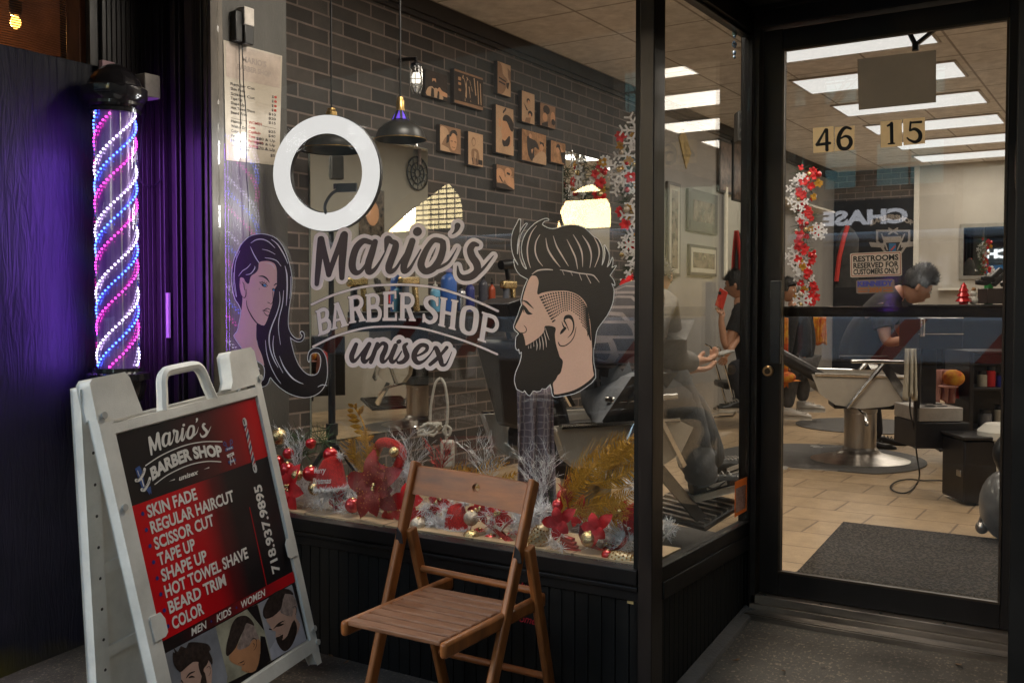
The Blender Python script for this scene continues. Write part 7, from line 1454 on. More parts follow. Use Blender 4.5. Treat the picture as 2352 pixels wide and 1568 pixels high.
# barber bending over
d0 = 7.75
J = dict(pel=(jt(1968,850,d0),.145), ab=(jt(1975,785,d0),.14), chest=(jt(2012,712,d0-.05),(.165,.14)), neck=(jt(2062,672,d0-.12),.062), hd0=(jt(2082,664,d0-.15),.055),
    shR=(jt(2022,712,d0-.25),.065), elR=(jt(2036,788,d0-.32),.045), wrR=(jt(2092,778,d0-.35),.030), shL=(jt(2050,705,d0+.15),.06), elL=(jt(2075,770,d0+.15),.042), wrL=(jt(2112,765,d0),.028),
    hpR=(jt(1965,868,d0-.1),.10), knR=(jt(1985,945,d0-.1),.075), anR=(jt(1975,1018,d0-.12),.05), hpL=(jt(1975,868,d0+.1),.10), knL=(jt(2000,945,d0+.1),.07), anL=(jt(2010,1010,d0+.1),.05))
pc = person('barber in a dark T-shirt bending forward at work behind the glass door', V(J['pel'][0].x,J['pel'][0].y,0), J, E, [
    ('shirt', mat('dark_tshirt', (.035,.032,.030), .9, var=.2, vs=30, bump=.2, bs=80), ['pel','ab','chest','neck','shR','shL'], TE+[('chest','shR'),('chest','shL')], .028),
    ('trousers', DJ, ['pel','hpR','knR','anR','hpL','knL','anL'], [('pel','hpR'),('hpR','knR'),('knR','anR'),('pel','hpL'),('hpL','knL'),('knL','anL')], .018)],
    jt(2106,660,d0-.2), RT*.85-FH*.15-V(0,0,.45), V(0,0,1)+RT*.3, 1.08, hair=dict(top=1.35, cover=.1, quiff=.012), sleeves=[('shR','elR',.55,.078,_M['dark_tshirt']),('shL','elL',.55,.075,_M['dark_tshirt'])], hands=[('wrR','r',RT,V(0,0,-1),.7),('wrL','l',RT,V(0,0,-1),.7)])
shoe(pc, jt(1970,1030,d0-.12)-V(0,0,.03), RT*.9, .29, (BLKS,GSH,BLKS,BLKS)); shoe(pc, jt(2003,1022,d0+.1)-V(0,0,.03), RT*.9, .29, (BLKS,GSH,BLKS,BLKS))
# child
d0 = 9.35; S_ = .86
J = dict(pel=(jt(1832,832,d0),.115), ab=(jt(1832,790,d0),.115), chest=(jt(1834,735,d0),(.13,.10)), neck=(jt(1822,700,d0),.045), hd0=(jt(1816,690,d0),.042),
    shR=(jt(1818,728,d0-.14),.05), elR=(jt(1812,782,d0-.18),.036), wrR=(jt(1806,822,d0-.2),.024), shL=(jt(1852,728,d0+.05),.05), elL=(jt(1862,785,d0+.02),.036), wrL=(jt(1856,830,d0-.05),.024),
    hpR=(jt(1820,840,d0-.05),.08), knR=(jt(1815,890,d0-.05),.055), anR=(jt(1808,938,d0-.06),.038), hpL=(jt(1845,838,d0+.02),.08), knL=(jt(1846,882,d0+.02),.055), anL=(jt(1842,922,d0+.04),.038))
pd = person('child in a black jacket and grey jeans standing behind the left edge of the door', V(J['anR'][0].x,J['anR'][0].y,0), J, E, [
    ('jacket', BLKM, ['pel','ab','chest','neck'], TE, .028), ('sleeve', BLKM, ['chest','shR','elR','wrR'], AR, .02), ('sleeve', BLKM, ['chest','shL','elL','wrL'], AL, .02),
    ('trousers', mat('grey_jeans', (.085,.08,.078), .85, var=.3, vs=22, bump=.3, bs=60), ['pel','hpR','knR','anR','hpL','knL','anL'], [('pel','hpR'),('hpR','knR'),('knR','anR'),('pel','hpL'),('hpL','knL'),('knL','anL')], .016)],
    jt(1809,668,d0), -FH*.55+RT*.6, V(0,0,1), S_, hands=[('wrR','r',V(0,0,-1),RT,.5,.85),('wrL','l',V(0,0,-1),-RT,.5,.85)])
shoe(pd, jt(1798,958,d0-.1)-V(0,0,.015), RT*.8-FH*.35, .25, (WSH,GSH,WSH,WSH)); shoe(pd, jt(1830,940,d0+.1)-V(0,0,.02), RT*.95-FH*.15, .25, (WSH,GSH,WSH,WSH))
CAPR = mat('red_yellow_print', (.50,.02,.015), .8, c2=(.75,.42,.03), vs=14, var=.1)
cloth('printed_cape', CAPR, (jt(1866,728,9.5), jt(1898,728,9.5)), .26, 'red and yellow printed cape draped behind the child', 'cape', wav=.02)
cloth('printed_cape', CAPR, (jt(1797,728,9.0), jt(1811,730,9.0)), .62, 'long red and yellow cape hanging at the left edge of the door', 'cape', wav=.012)
c = jt(1806,866,9.0); e = empty('baseball_cap', c, 'red and yellow cap below the long cape at the left edge of the door', 'cap'); MB().ball(c, .085, 16, 10, (1,.9,.6)).build('crown', CAPR, e); MB().ball(c+RT*.06-V(0,0,.03), .07, 14, 6, (1,.9,.12)).build('brim', CAPR, e)
# ------------------------------------------------------------------ cart and things on the right behind the door
ct = empty('tool_cart', PT(2160,1150,5.75)*V(1,1,0) if False else V(PT(2160,1100,5.75).x, PT(2160,1100,5.75).y, 0), 'black open tool cart with a punched metal tray behind the door', 'cart')
BC = mat('black_cart', (.012,.011,.012), .35, var=.3)
def PTb(x0, y0, x1, y1, d, dep, mt, nm, par, bevel=.004):
    a, b_ = PT(x0, y0, d), PT(x1, y1, d); c = (a+b_)/2; w_ = (b_-a).dot(RT)/2; h_ = abs(a.z-b_.z)/2; return MB().obox(c+FH*dep/2, RT*w_, FH*dep/2, V(0,0,h_)).build(nm, mt, par, bevel=bevel)
PTb(2112,726,2212,802,5.7,.30,BC,'drawer_unit',ct); PTb(2106,936,2212,968,5.7,.34,mat('punched_tray', (.40,.37,.34), .35, metal=.6),'tray',ct)
m = MB()
for px, py, r in ((2150,943,.03),(2178,946,.03),(2146,955,.038),(2188,957,.026)): c = PT(px, py, 5.68+(.9 if False else 0)); m.lathe([(.0001,0),(r,0),(r,.002)], PT(px,936,5.7)+V(0,0,.0005)+FH*(.08 if py < 950 else .2), 18)
m.build('tray_hole', mat('hole_black', (.01,.01,.01), .8), ct)
PTb(2106,970,2226,1030,5.7,.34,BC,'lower_drawer',ct); PTb(2104,800,2112,1030,5.7,.03,BC,'post',ct); PTb(2118,802,2150,935,5.95,.03,BC,'back_panel',ct)
PTb(2110,729,2214,731.5,5.69,.005,CHROME,'trim',ct); PTb(2110,766,2214,768,5.69,.005,CHROME,'trim',ct)
c = PT(2119,752,5.62); MB().lathe([(.012,-.05),(.014,-.045),(.014,.045),(.012,.05)], c, 14).build('chrome_bottle_can', CHROME, tag(empty('spray_can', c, 'slim chrome can on the corner of the tool cart', 'can')))
e = empty('black_toolbox', V(PT(2252,1150,5.45).x,PT(2252,1150,5.45).y,0), 'tall black toolbox standing on the floor right of the cart', 'toolbox'); PTb(2215,1012,2292,1155,5.42,.28,BC,'box',e,.01); PTb(2205,1080,2214,1095,5.45,.05,STEEL,'latch',e); PTb(2213,1004,2294,1011,5.41,.30,BC,'lid',e,.003)
c = PT(2306,1090,5.5); e = empty('waste_bin', V(c.x,c.y,0), 'white waste bin with lid at the right edge behind the door', 'bin'); zb_b = 0; MB().lathe([(.10,.0),(.125,.36)], (c.x,c.y,.0), 24).build('bin', WHITE, e); MB().lathe([(.14,.361),(.14,.40),(.10,.44),(.0001,.445)], (c.x,c.y,.0), 24).build('lid', WHITE, e)
c = PT(2312,1215,4.6); e = empty('canister_vacuum', V(c.x,c.y,0), 'grey canister vacuum with black hose at the lower right behind the door', 'vacuum cleaner'); MB().ball(V(c.x,c.y,.17), .15, 20, 12, (.8,.9,1.1)).build('body', mat('vac_grey', (.14,.14,.14), .3, var=.2, coat=.3), e)
hp = [V(c.x,c.y,.33), V(c.x-.03,c.y,.42), V(c.x+.05,c.y+.05,.50), V(c.x+.25,c.y+.1,.48)]; MB().tube(catmull([tuple(p) for p in hp], 5), .035, 10).build('hose', BLK, e); m = MB(); m.ball(V(c.x-.10,c.y-.03,.06), .03, 10, 8); m.tube([V(c.x-.08,c.y-.02,.18),V(c.x-.11,c.y-.03,.07)], .012, 6); m.build('caster', STEEL, e)
cb = [PZ(px, py, .012) for px, py in ((2212,1115),(2190,1108),(2160,1103),(2120,1103),(2090,1100),(2060,1105),(2045,1118),(2060,1130),(2085,1130),(2105,1112))]+[PT(2112,1090,5.75),PT(2108,1060,5.75),PT(2104,1030,5.74),PT(2098,980,5.72),PT(2090,940,5.7),PT(2092,880,5.68)]
o = MB().tube(catmull([tuple(p) for p in cb], 5), .005, 6).build('appliance_cable', BLK); tag(o, 'black power cord looping over the tiles below the tool cart', 'cord')
cloth('hand_towel', mat('towel_cream', (.42,.38,.30), .95, bump=.4, bs=200), (PT(2078,800,5.62), PT(2104,800,5.62)), .28, 'cream hand towel hanging left of the tool cart', 'towel', wav=.02, seed=3)
cloth('striped_towel', mat('towel_pink', (.55,.28,.24), .9, var=.1, bump=.3, bs=200), (PT(2150,848,6.2), PT(2196,848,6.2)), .20, 'pinkish towel hanging inside the tool cart', 'towel', wav=.03, seed=5)
cloth('red_towel', mat('towel_red', (.50,.02,.02), .9, bump=.3, bs=200), (PT(2160,858,6.25), PT(2205,850,6.25)), .17, 'red towel hanging behind the pinkish one in the cart', 'towel', wav=.02, seed=8)
c = PT(2190,868,6.1); e = empty('baseball_cap', c, 'red and yellow cap hanging beside the towels in the cart', 'cap'); MB().ball(c, .065, 16, 10, (1,.9,.8)).build('crown', CAPR, e); MB().ball(c-RT*.03-V(0,0,.05), .06, 14, 6, (1,.9,.15)).build('brim', mat('towel_pink', (0,0,0)), e)
we = empty('black_workstation', V(PT(2290,1000,6.1).x,PT(2290,1000,6.1).y,0), 'tall black workstation with open shelves filling the right side behind the door', 'workstation'); PTb(2236,806,2400,812,6.1,.35,BC,'top',we); PTb(2228,806,2235,1010,6.1,.35,BC,'side_panel',we); PTb(2236,812.5,2400,1000,6.42,.03,BC,'back_panel',we); PTb(2236,890,2400,897,6.1,.31,BC,'shelf',we); PTb(2236,985,2400,1010,6.1,.31,BC,'base',we)
for i, (px, py, h_, r_, mm) in enumerate(((2255,889,.10,.03,'towel_cream'),(2275,889,.13,.028,'towel_red'),(2300,889,.09,.035,'print_blue'),(2262,984,.12,.04,'stand_grey'),(2296,984,.15,.035,'towel_cream'))): c = PT(px,py,6.2); e = empty('product_jar', c, ['cream jar on the workstation shelf','red jar on the workstation shelf','blue jar on the workstation shelf','grey tub at the bottom of the workstation','cream tub at the bottom of the workstation'][i], 'jar', 'jars in the workstation'); MB().lathe([(r_,0),(r_,h_*.75),(r_*.8,h_*.8)], c, 16).build('body', mat(mm, (.15,.15,.16)), e); MB().lathe([(r_*.9,h_*.801),(r_*.9,h_)], c, 16).build('lid', BLK, e)
# counter with ornaments at the back right
ce = empty('work_counter', V(PT(2240,705,6.9).x,PT(2240,705,6.9).y,0), 'dark work counter crowded with clippers behind the push bar of the door', 'counter')
zc_ = PT(2240,699,6.9).z; PTb(2152,699,2420,712,6.9,.5,mat('counter_black', (.02,.018,.018), .3),'top',ce); PTb(2165,712,2400,900,6.95,.42,BC,'cabinet',ce)
c = PT(2213,697,7.0); c = V(c.x,c.y,zc_); e = empty('red_tree_ornament', c, 'small red glass Christmas tree on the counter', 'ornament'); MB().lathe([(.03,.0),(.03,.012),(.055,.02),(.03,.055),(.046,.057),(.025,.09),(.036,.092),(.018,.122),(.024,.124),(.001,.155)], c, 12).build('tree', REDB, e); MB().lathe([(.028,-.001),(.03,.02),(.02,.028)], c, 14).build('foot', GOLDB, e)
c = V(PT(2236,697,7.0).x,PT(2236,697,7.0).y,zc_); e = empty('snowman_figure', c, 'small white snowman figure beside the red tree', 'figurine'); MB().ball(c+V(0,0,.03), .03, 14, 10).ball(c+V(0,0,.075), .022, 14, 10).build('body', WHITE, e); MB().ball(c+V(0,0,.105), .015, 10, 8).build('hat', mat('tan_felt', (.4,.22,.1), .8), e)
def bottle(px, py, d, zb, h, r, mt, capm, label, cat='bottle', nm='bottle', grp=None):
    c = PT(px, py, d); c = V(c.x,c.y,zb); e = empty(nm, c, label, cat, grp); MB().lathe([(r*.95,0),(r,.01),(r,h*.62),(r*.8,h*.72),(r*.35,h*.8),(r*.35,h*.84)], c, 20).build('body', mt, e); MB().lathe([(r*.42,h*.841),(r*.42,h*.97),(r*.2,h)], c, 16).build('cap', capm, e); return e
GRN = mat('green_liquid', (.03,.30,.06), .3); BLU = mat('blue_label', (.04,.12,.42), .35, var=.1); ORG = mat('orange_label', (.45,.08,.03), .35, var=.2); PUR = mat('lilac_label', (.28,.25,.42), .35)
bottle(2271,660,7.1,zc_,.22,.03,GRN,WHITE,'white and green bottle among the clippers on the counter')
m = MB(); c = PT(2285,640,6.95)
e = empty('clipper_set', V(c.x,c.y,zc_), 'black hair clippers on a stand at the right end of the counter', 'clippers')
for i, (a, b_) in enumerate((((2242,648),(2268,650)),((2262,652),(2300,618)),((2280,655),(2325,612)),((2255,640),(2290,640)),((2300,655),(2330,640)))): MB().bar(PT(*a,6.95), PT(*b_,6.95), .045, .035).build('clipper', BLK, e, bevel=.008)
PTb(2268,662,2330,697,6.97,.15,mat('stand_dark', (.05,.035,.03), .4),'stand',e)
# black wall logo
dk = YB-.032
def mapW(n): return lambda x, y: PY(1751.4+x*.3297, 488+y*.3297, YB-.034-.002*n)
LGW = mat('logo_cream', (.30,.27,.24), .6, var=.1)
e = empty('wall_logo', mapW(0)(905,190), 'cream barbershop crest with banners painted on the black back wall', 'wall logo')
mb = MB(); 
def arcw(x, y): return mapW(0)(752+300*x, 92-44*math.sin(math.pi*x)-34*y)
put_text(mb, 'BARBERSHOP', 0, 0, 1, arcw, w=1, bold=.06); mb.build('lettering', LGW, e, smooth=False)
cv = Canvas(730,60,1100,330,4); cv.poly([(790,120),(1030,120),(1030,200),(975,280),(910,320),(850,280),(790,200)]); cv.cut([(806,134),(1014,134),(1014,196),(965,268),(910,302),(860,268),(806,196)]); cv.poly([(740,205),(850,215),(850,245),(755,240)]); cv.poly([(840,170),(965,165),(968,205),(842,212)]); cv.poly([(965,210),(1070,200),(1060,235),(965,245)]); cv.stroke([(830,150),(870,260)], 10).stroke([(990,150),(940,260)], 10).stroke([(880,110),(940,150)], 12).stroke([(940,110),(880,150)], 12)
mb = MB(); cv.mesh(mb, mapW(0)); mb.build('crest', LGW, e, smooth=False)
mb = MB(); mb.add([mapW(1)(880,215),mapW(1)(930,215),mapW(1)(930,270),mapW(1)(880,270)], [(0,1,2,3)]); mb.build('pole_blue', mat('logo_blue', (.03,.12,.25), .6), e); mb = MB(); mb.add([mapW(2)(890,262),mapW(2)(925,225),mapW(2)(925,240),mapW(2)(895,270)], [(0,1,2,3)]); mb.build('pole_red', mat('logo_red', (.4,.06,.04), .6), e)
# mirror and rail on the pale back wall
a, b_ = PY(2205, 515, YB-.055), PY(2345, 640, YB-.055); e = empty('back_mirror', V((a.x+b_.x)/2, YB-.06, b_.z), 'framed mirror on the pale back wall above the counter', 'mirror'); MB().box((a.x,YB-.075,b_.z),(b_.x,YB-.0505,a.z)).build('frame', mat('mirror_frame', (.25,.24,.21), .4, metal=.4), e, bevel=.004); MB().box((a.x+.05,YB-.080,b_.z+.05),(b_.x-.05,YB-.0755,a.z-.05)).build('mirror_glass', MIR, e, smooth=False)
a = PY(2158, 664, YB-.06); o = MB().box((a.x,YB-.16,a.z-.015),(a.x+.33,YB-.051,a.z+.012)).build('wall_rail', WHITE); tag(o, 'short white shelf on the pale back wall right of the crest', 'shelf')
# hanging jackets
def jacket(px, py, d, w_, h_, label, trim):
    a = PT(px-w_/2, py, d); e = empty('hanging_jacket', PT(px,py,d), label, 'jacket', 'jackets on hooks'); c = PT(px,py+h_/2,d); k = d/F; m = MB(); n = 16; vs = []
    for z, r_, o_ in ((.5,.10,0),(.42,.30,.0),(.30,.46,0),(0,.48,0),(-.3,.50,.02),(-.5,.52,.03)):
        for i in range(n): a_ = 2*math.pi*i/n; q = r_*(1+.10*math.sin(3*a_+z*5)); vs.append(c+RT*(w_*k*(q*math.cos(a_)+o_))+FH*(w_*k*.35*q*math.sin(a_))+V(0,0,h_*k*z))
    m.add(vs, [(j*n+i,(j+1)*n+i,(j+1)*n+(i+1)%n,j*n+(i+1)%n) for j in range(5) for i in range(n)]+[tuple(range(n))]); m.build('body', mat('jacket_grey', (.028,.026,.024), .8, var=.4, vs=12, bump=.4, bs=20), e)
    m = MB(); m.tube([c+RT*(w_*k*x)-FH*(w_*k*.2)+V(0,0,h_*k*z) for x, z in trim], .022, 8); m.build('red_lining', mat('lining_red', (.45,.03,.02), .7), e)
jacket(1945, 520, 9.8, 54, 140, 'grey hooded jacket with red lining hanging on the back wall seen through the door', [(-.05,.5),(-.2,.3),(-.38,0),(-.5,-.4)]); jacket(1690, 528, 10.5, 34, 118, 'dark jacket with a red scarf hanging in the side window view', [(.0,.48),(.1,.3),(.25,0),(.3,-.45)])
# ------------------------------------------------------------------ things on the shelf behind the lettering
zsh = PX(1010, 716, XW+.25).z
e = empty('wall_shelf', V(XW+.18, 5.2, zsh), 'black wall shelf carrying barber tools behind the shop name lettering', 'shelf'); ys0, ys1 = PX(985,716,XW+.3).y, PX(1215,716,XW+.3).y
MB().box((XW+.001, ys0, zsh-.035), (XW+.32, ys1, zsh)).build('board', mat('counter_black', (.02,.018,.018), .3), e, bevel=.003); MB().box((XW+.31, ys0, zsh-.12), (XW+.32, ys1, zsh-.0355)).build('front_lip', BLK, e)
def onshelf(px, dx=.16): 
    r = ray(px, 705); t = (XW+dx)/r.x; return V(XW+dx, r.y*t, zsh)
def sbottle(px, h, r, mt, capm, label, dx=.16, pump=False):
    c = onshelf(px, dx); e = empty('bottle', c, label, 'bottle', 'bottles on the wall shelf'); MB().lathe([(r*.95,0),(r,.008),(r,h*.68),(r*.85,h*.76),(r*.35,h*.82),(r*.35,h*.86)], c, 20).build('body', mt, e); m = MB(); m.lathe([(r*.45,h*.861),(r*.45,h*.93),(r*.15,h*.95),(r*.15,h*1.05)], c, 14)
    if pump: m.bar(c+V(0,0,h*1.06), c+V(.05,-.02,h*1.05), .012, .008)
    m.build('cap', capm, e)
sbottle(1031, .27, .048, BLU, PUR, 'tall blue bottle with lilac top behind the name lettering', .20)
sbottle(1000, .17, .03, mat('clear_blue', (.15,.40,.60), .2), WHITE, 'light blue spray bottle on the wall shelf', .15)
sbottle(1080, .20, .028, mat('navy_brush', (.03,.04,.20), .4), BLK, 'dark blue bottle on the wall shelf', .15)
sbottle(1130, .20, .022, ORG, BLK, 'thin orange bottle on the wall shelf', .15)
sbottle(1110, .24, .03, mat('smoke_bottle', (.08,.08,.10), .15), BLK, 'smoky black bottle behind the lettering', .12)
sbottle(1060, .16, .026, mat('silver_bottle', (.4,.4,.42), .25, metal=.8), BLK, 'silver bottle on the wall shelf', .24)
def clipper(px, label):
    c = onshelf(px, .2); e = empty('gold_clipper', c, label, 'clippers', 'gold clippers on the wall shelf'); MB().obox(c+V(0,0,.17), V(.0,.075,0), V(.024,0,0), V(0,0,.026)).build('body', GOLDB, e, bevel=.012); MB().bar(c+V(0,.05,.15), c+V(0,.07,.0), .028, .03).build('handle', GOLDB, e, bevel=.006); MB().lathe([(.03,0),(.03,.05),(.02,.1),(.02,.145)], c+V(0,-.03,0), 14).build('stand', mat('clear_jar', (.12,.13,.16), .15), e)
clipper(940, 'gold barrel clipper on its stand behind the word BARBER'); clipper(1168, 'gold barrel clipper left of the bearded man sticker')
c = onshelf(1168,.2)+V(0,0,.20); e = empty('hair_dryer', c, 'black hair dryer perched above the right gold clipper', 'hair dryer'); MB().lathe([(.03,-.07),(.034,0),(.030,.06),(.022,.09)], c+V(0,0,.10), 16, (.2,1,.1)).build('barrel', BLK, e); MB().bar(c+V(0,-.02,.09), c+V(0,.0,.0), .03, .026).build('handle', BLK, e, bevel=.006)
# white extension cord with knot
px_ = [(1012,868),(1000,880),(990,930),(988,965),(985,985)]; pts = [PT(*p, 4.7) for p in px_]
kn = []
for k in range(60): a = k*.9; kn.append(PT(986,985,4.7)+RT*(.045*math.cos(a)*(1-.3*math.sin(a*.3)))+V(0,0,.028*math.sin(a*1.07))+FH*.02*math.sin(a*.7))
CRD = mat('cream_cord', (.45,.42,.36), .5)
e = empty('extension_cord', PT(1000,900,4.7), 'cream extension cord hanging with a coiled knot in front of the mirror', 'extension cord'); MB().tube(catmull([tuple(p) for p in pts], 4)+[tuple(p) for p in kn], .007, 6).build('cord', CRD, e)
pts = [PT(*p, 4.62) for p in ((1012,868),(1022,885),(1028,930),(1026,975),(1018,990),(1030,1000),(1035,985),(1022,978),(1026,1005),(1024,1018))]; MB().tube(catmull([tuple(p) for p in pts], 5), .0075, 6).build('cord', CRD, e)
c = PT(1028,1042,4.62); MB().obox(c, RT*.032, FH*.02, V(0,0,.065)).build('socket_block', CRD, e, bevel=.012); MB().obox(c-FH*.0205+V(0,0,.01), RT*.016, FH*.001, V(0,0,.012)).build('switch', BLK, e)
# ------------------------------------------------------------------ Christmas garlands
def garland(px0, py0, py1, d, w_, label, seed, sn=8, fr_=.045, fn=9, sr=.07):
    r = random.Random(seed); top, bot = PT(px0, py0, d), PT(px0, py1, d); e = empty('christmas_garland', bot, label, 'garland', 'hanging Christmas garlands'); k = d/F; H_ = top.z-bot.z; m = MB(); n = int(H_/.035)
    for i in range(n): spikes(m, bot+V(0,0,H_*i/n)+RT*r.uniform(-.3,.3)*w_*k, 30, .04, .11, .0022, .0, rng=r)
    m.build('needles', GREEN, e, smooth=False)
    def scat(nm, mt, n_, rr, kind):
        for i in range(n_):
            c = bot+V(0,0,H_*(i+r.random())/n_)+RT*r.uniform(-.5,.5)*w_*k-FH*r.uniform(.05,.10); q = rr*r.uniform(.7,1.25); m = MB()
            if kind == 'ball': m.ball(c, q, 12, 8)
            elif kind == 'flower':
                for j in range(7): a = 2*math.pi*j/7+r.random(); petal(m, c, RT*math.cos(a)+V(0,0,1)*math.sin(a)-FH*.3, q, q*.3, -FH)
            elif kind == 'snow':
                for j in range(6):
                    a = math.pi*j/3; dd = RT*math.cos(a)+V(0,0,1)*math.sin(a); m.bar(c, c+dd*q, .016, .008, up=FH)
                    for t in (.55,.9):
                        for sg in (-1,1): a2 = a+sg*1.0; m.bar(c+dd*q*t, c+dd*q*t+(RT*math.cos(a2)+V(0,0,1)*math.sin(a2))*q*.38, .014, .008, up=FH)
            m.build(nm, mt, e)
    scat('red_flower', RED, int(fn*H_)+2, fr_, 'flower'); scat('snowflake', WTIN, sn, sr, 'snow'); scat('gold_leaf', GOLD, int(9*H_), .035, 'flower'); scat('gold_bauble', GOLDB, int(6*H_), .022, 'ball'); scat('silver_bauble', CHAMP, int(4*H_), .026, 'ball'); scat('red_bauble', REDB, int(5*H_), .022, 'ball'); return e
garland(1447, 285, 700, 7.9, 60, 'garland with snowflakes and baubles hanging left of the corner post', 3, 14, .05, 3, .10)
garland(1846, 385, 700, 8.6, 50, 'red and gold Christmas garland hanging behind the left part of the door', 4, 9, .038, 38, .07)
garland(1374, 372, 480, 7.6, 26, 'red garland hanging beside the narrow mirror', 6, 3, .05, 9, .05)
# ------------------------------------------------------------------ side wall decoration seen in the side window
XS = XW+.001
def framed(x0, y0, x1, y1, label, pm, border=.03, white=True):
    a, b_ = PX(x0, y0, XS), PX(x1, y1, XS); e = empty('framed_picture', V(XS,(a.y+b_.y)/2,b_.z), label, 'framed picture', 'framed pictures on the side wall'); MB().box((XS,a.y,b_.z),(XS+.03,b_.y,a.z)).build('frame', BLK, e, bevel=.004)
    q = border; mt2 = mat('picture_mount', (.40,.38,.33), .6) if white else BLK
    MB().box((XS+.0305,a.y+q,b_.z+q),(XS+.032,b_.y-q,a.z-q)).build('mount', mt2, e); MB().box((XS+.0325,a.y+q*2.4,b_.z+q*2.4),(XS+.034,b_.y-q*2.4,a.z-q*2.4)).build('print', pm, e)
PICM = mat('dark_photo', (.05,.045,.04), .25, var=.9, vs=14, c2=(.22,.17,.13))
framed(1528, 416, 1556, 636, 'tall framed picture closest to the corner post in the side window', PICM); framed(1575, 432, 1642, 540, 'wide dark framed picture in the side window', PICM, .04, False); framed(1578, 560, 1640, 636, 'pale framed certificate below the wide dark picture', PICM)
framed(1646, 318, 1674, 448, 'dark city photograph high on the side wall', mat('city_photo', (.05,.03,.025), .3, c2=(.30,.20,.15), var=.5, vs=10), .01, False); framed(1678, 318, 1714, 470, 'second city photograph beside the side window jamb', mat('city_photo', (0,0,0)), .01, False)
q = [PX(*p, XS+.01) for p in ((1572,296),(1560,315),(1577,388),(1588,352))]; e = empty('pennant', q[0], 'yellow diamond pennant on the grey side wall', 'pennant'); MB().add(q+[p+V(-.008,0,0) for p in q], [(0,1,2,3),(0,4,5,1),(1,5,6,2),(2,6,7,3),(3,7,4,0)]).build('cloth', mat('pennant_yellow', (.36,.25,.08), .6, var=.4, vs=20), e, smooth=False)
a, b_ = PX(1660,430,XS), PX(1712,640,XS); e = empty('side_mirror', V(XS,(a.y+b_.y)/2,b_.z), 'mirror with light strips on the grey side wall', 'mirror'); MB().box((XS,a.y,b_.z),(XS+.02,b_.y,a.z)).build('mirror_glass', MIR, e); MB().box((XS+.021,a.y,b_.z),(XS+.04,a.y+.05,a.z)).build('light_strip', mat('strip_dim', (.5,.45,.36), .4, emit=(1,.85,.6), es=.05), e)
for q_, lab in ((-3.35,'white station shelf rail on the side wall'),): o = MB().box((XS,10.2,PX(1600,418,XS).z),(XS+.25,13.0,PX(1600,412,XS).z)).build('wall_rail', WHITE); tag(o, lab, 'shelf')
# loudspeaker near the ceiling
c = PT(1704,293,6.0); e = empty('wall_speaker', c, 'small black loudspeaker hanging near the side window jamb', 'speaker'); MB().obox(c, RT*.038, FH*.05, V(0,0,.09)).build('cabinet', mat('speaker_grey', (.07,.065,.06), .5), e, bevel=.01)
m = MB(); [m.lathe([(.0001,-.004),(.022,0),(.026,.003)], c-FH*.051+V(0,0,z), 16, -FH) for z in (-.05,.005,.055)]; m.build('driver', BLK, e); MB().tube([c+V(0,0,.09), V(c.x,c.y,ZC)], .008, 6).build('bracket', BLK, e)
# hanging crystal and orange notice in the side window
xx = X2-.03; e = empty('crystal_ornament', PX(1687,105,xx), 'small crystal star ornament hanging at the top of the side window', 'ornament'); m = MB(); c = PX(1687,103,xx)
for k in range(8): a = math.pi*k/4; m.tube([c, c+V(0,math.cos(a)*.026,math.sin(a)*.016)], [.006,.0005], 5)
m.ball(c, .010, 8, 6).ball(c+V(0,0,.03), .006, 8, 6).ball(c+V(0,0,-.030), .008, 8, 6).ball(c+V(0,0,-.046), .006, 8, 6); m.build('crystal', mat('crystal', (.35,.5,.7), .08, metal=.7), e); MB().tube([c+V(0,0,.035), PX(1687,64,xx)], .0015, 5).build('string', CRD, e); MB().bar(PX(1687,62,xx), PX(1687,82,xx), .014, .01).build('tag', mat('tag_green', (.05,.10,.08), .5), e)
def QN(x, y, n): return PX(x, y, X2+.0012+.0006*n)
e = empty('orange_notice', QN(1702,1140,0), 'orange edged notice card in the lower corner of the side window', 'notice'); MB().add([QN(1688,1106,0),QN(1716,1094,0),QN(1715,1172,0),QN(1687,1188,0)], [(3,2,1,0)]).build('card', backlit(mat('notice_orange', (.62,.15,.03), .5, var=.1)), e, smooth=False); MB().add([QN(1690,1122,1),QN(1713,1112,1),QN(1712,1166,1),QN(1690,1178,1)], [(3,2,1,0)]).build('text_panel', backlit(mat('notice_text', (.45,.45,.45), .5, var=.5, vs=160)), e, smooth=False)
# things hung on the partition (seen in the big mirror)
c = V(-.151, 9.25, 2.62); e = empty('gear_clock', c, 'dark gear wheel wall clock with a small barber pole, seen in the large mirror', 'clock'); m = MB()
for r_ in (.19,.12,.05): m.tube([c+V(-.02,r_*math.cos(a),r_*math.sin(a)) for a in [2*math.pi*k/32 for k in range(32)]], .010, 6, closed=True)
for k in range(12): a = 2*math.pi*k/12; m.tube([c+V(-.02,.05*math.cos(a),.05*math.sin(a)), c+V(-.02,.19*math.cos(a),.19*math.sin(a))], .006, 5)
m.build('wheel', BLK, e); MB().lathe([(.02,.1),(.022,.3),(.01,.32)], c+V(-.03,.02,0), 12).build('pole', mat('mini_pole', (.5,.4,.4), .4, var=.3), e)
for i, (y, z, w_, h_) in enumerate(((8.45,2.05,.40,.62),(8.15,1.55,.5,.34),(8.95,1.55,.5,.34))):
    e = empty('wall_photo', V(-.152,y,z-h_/2), ['tall portrait photo seen in the big mirror','wide photo of two haircuts seen in the big mirror','second wide photo seen in the big mirror'][i], 'photo', 'photos on the partition'); MB().box((-.17,y-w_/2,z-h_/2),(-.1505,y+w_/2,z+h_/2)).build('panel', PICM, e); MB().ball(V(-.171,y,z+h_*.08), h_*.22, 12, 8, (.05,.8,1)).build('print', SEP[3], e)

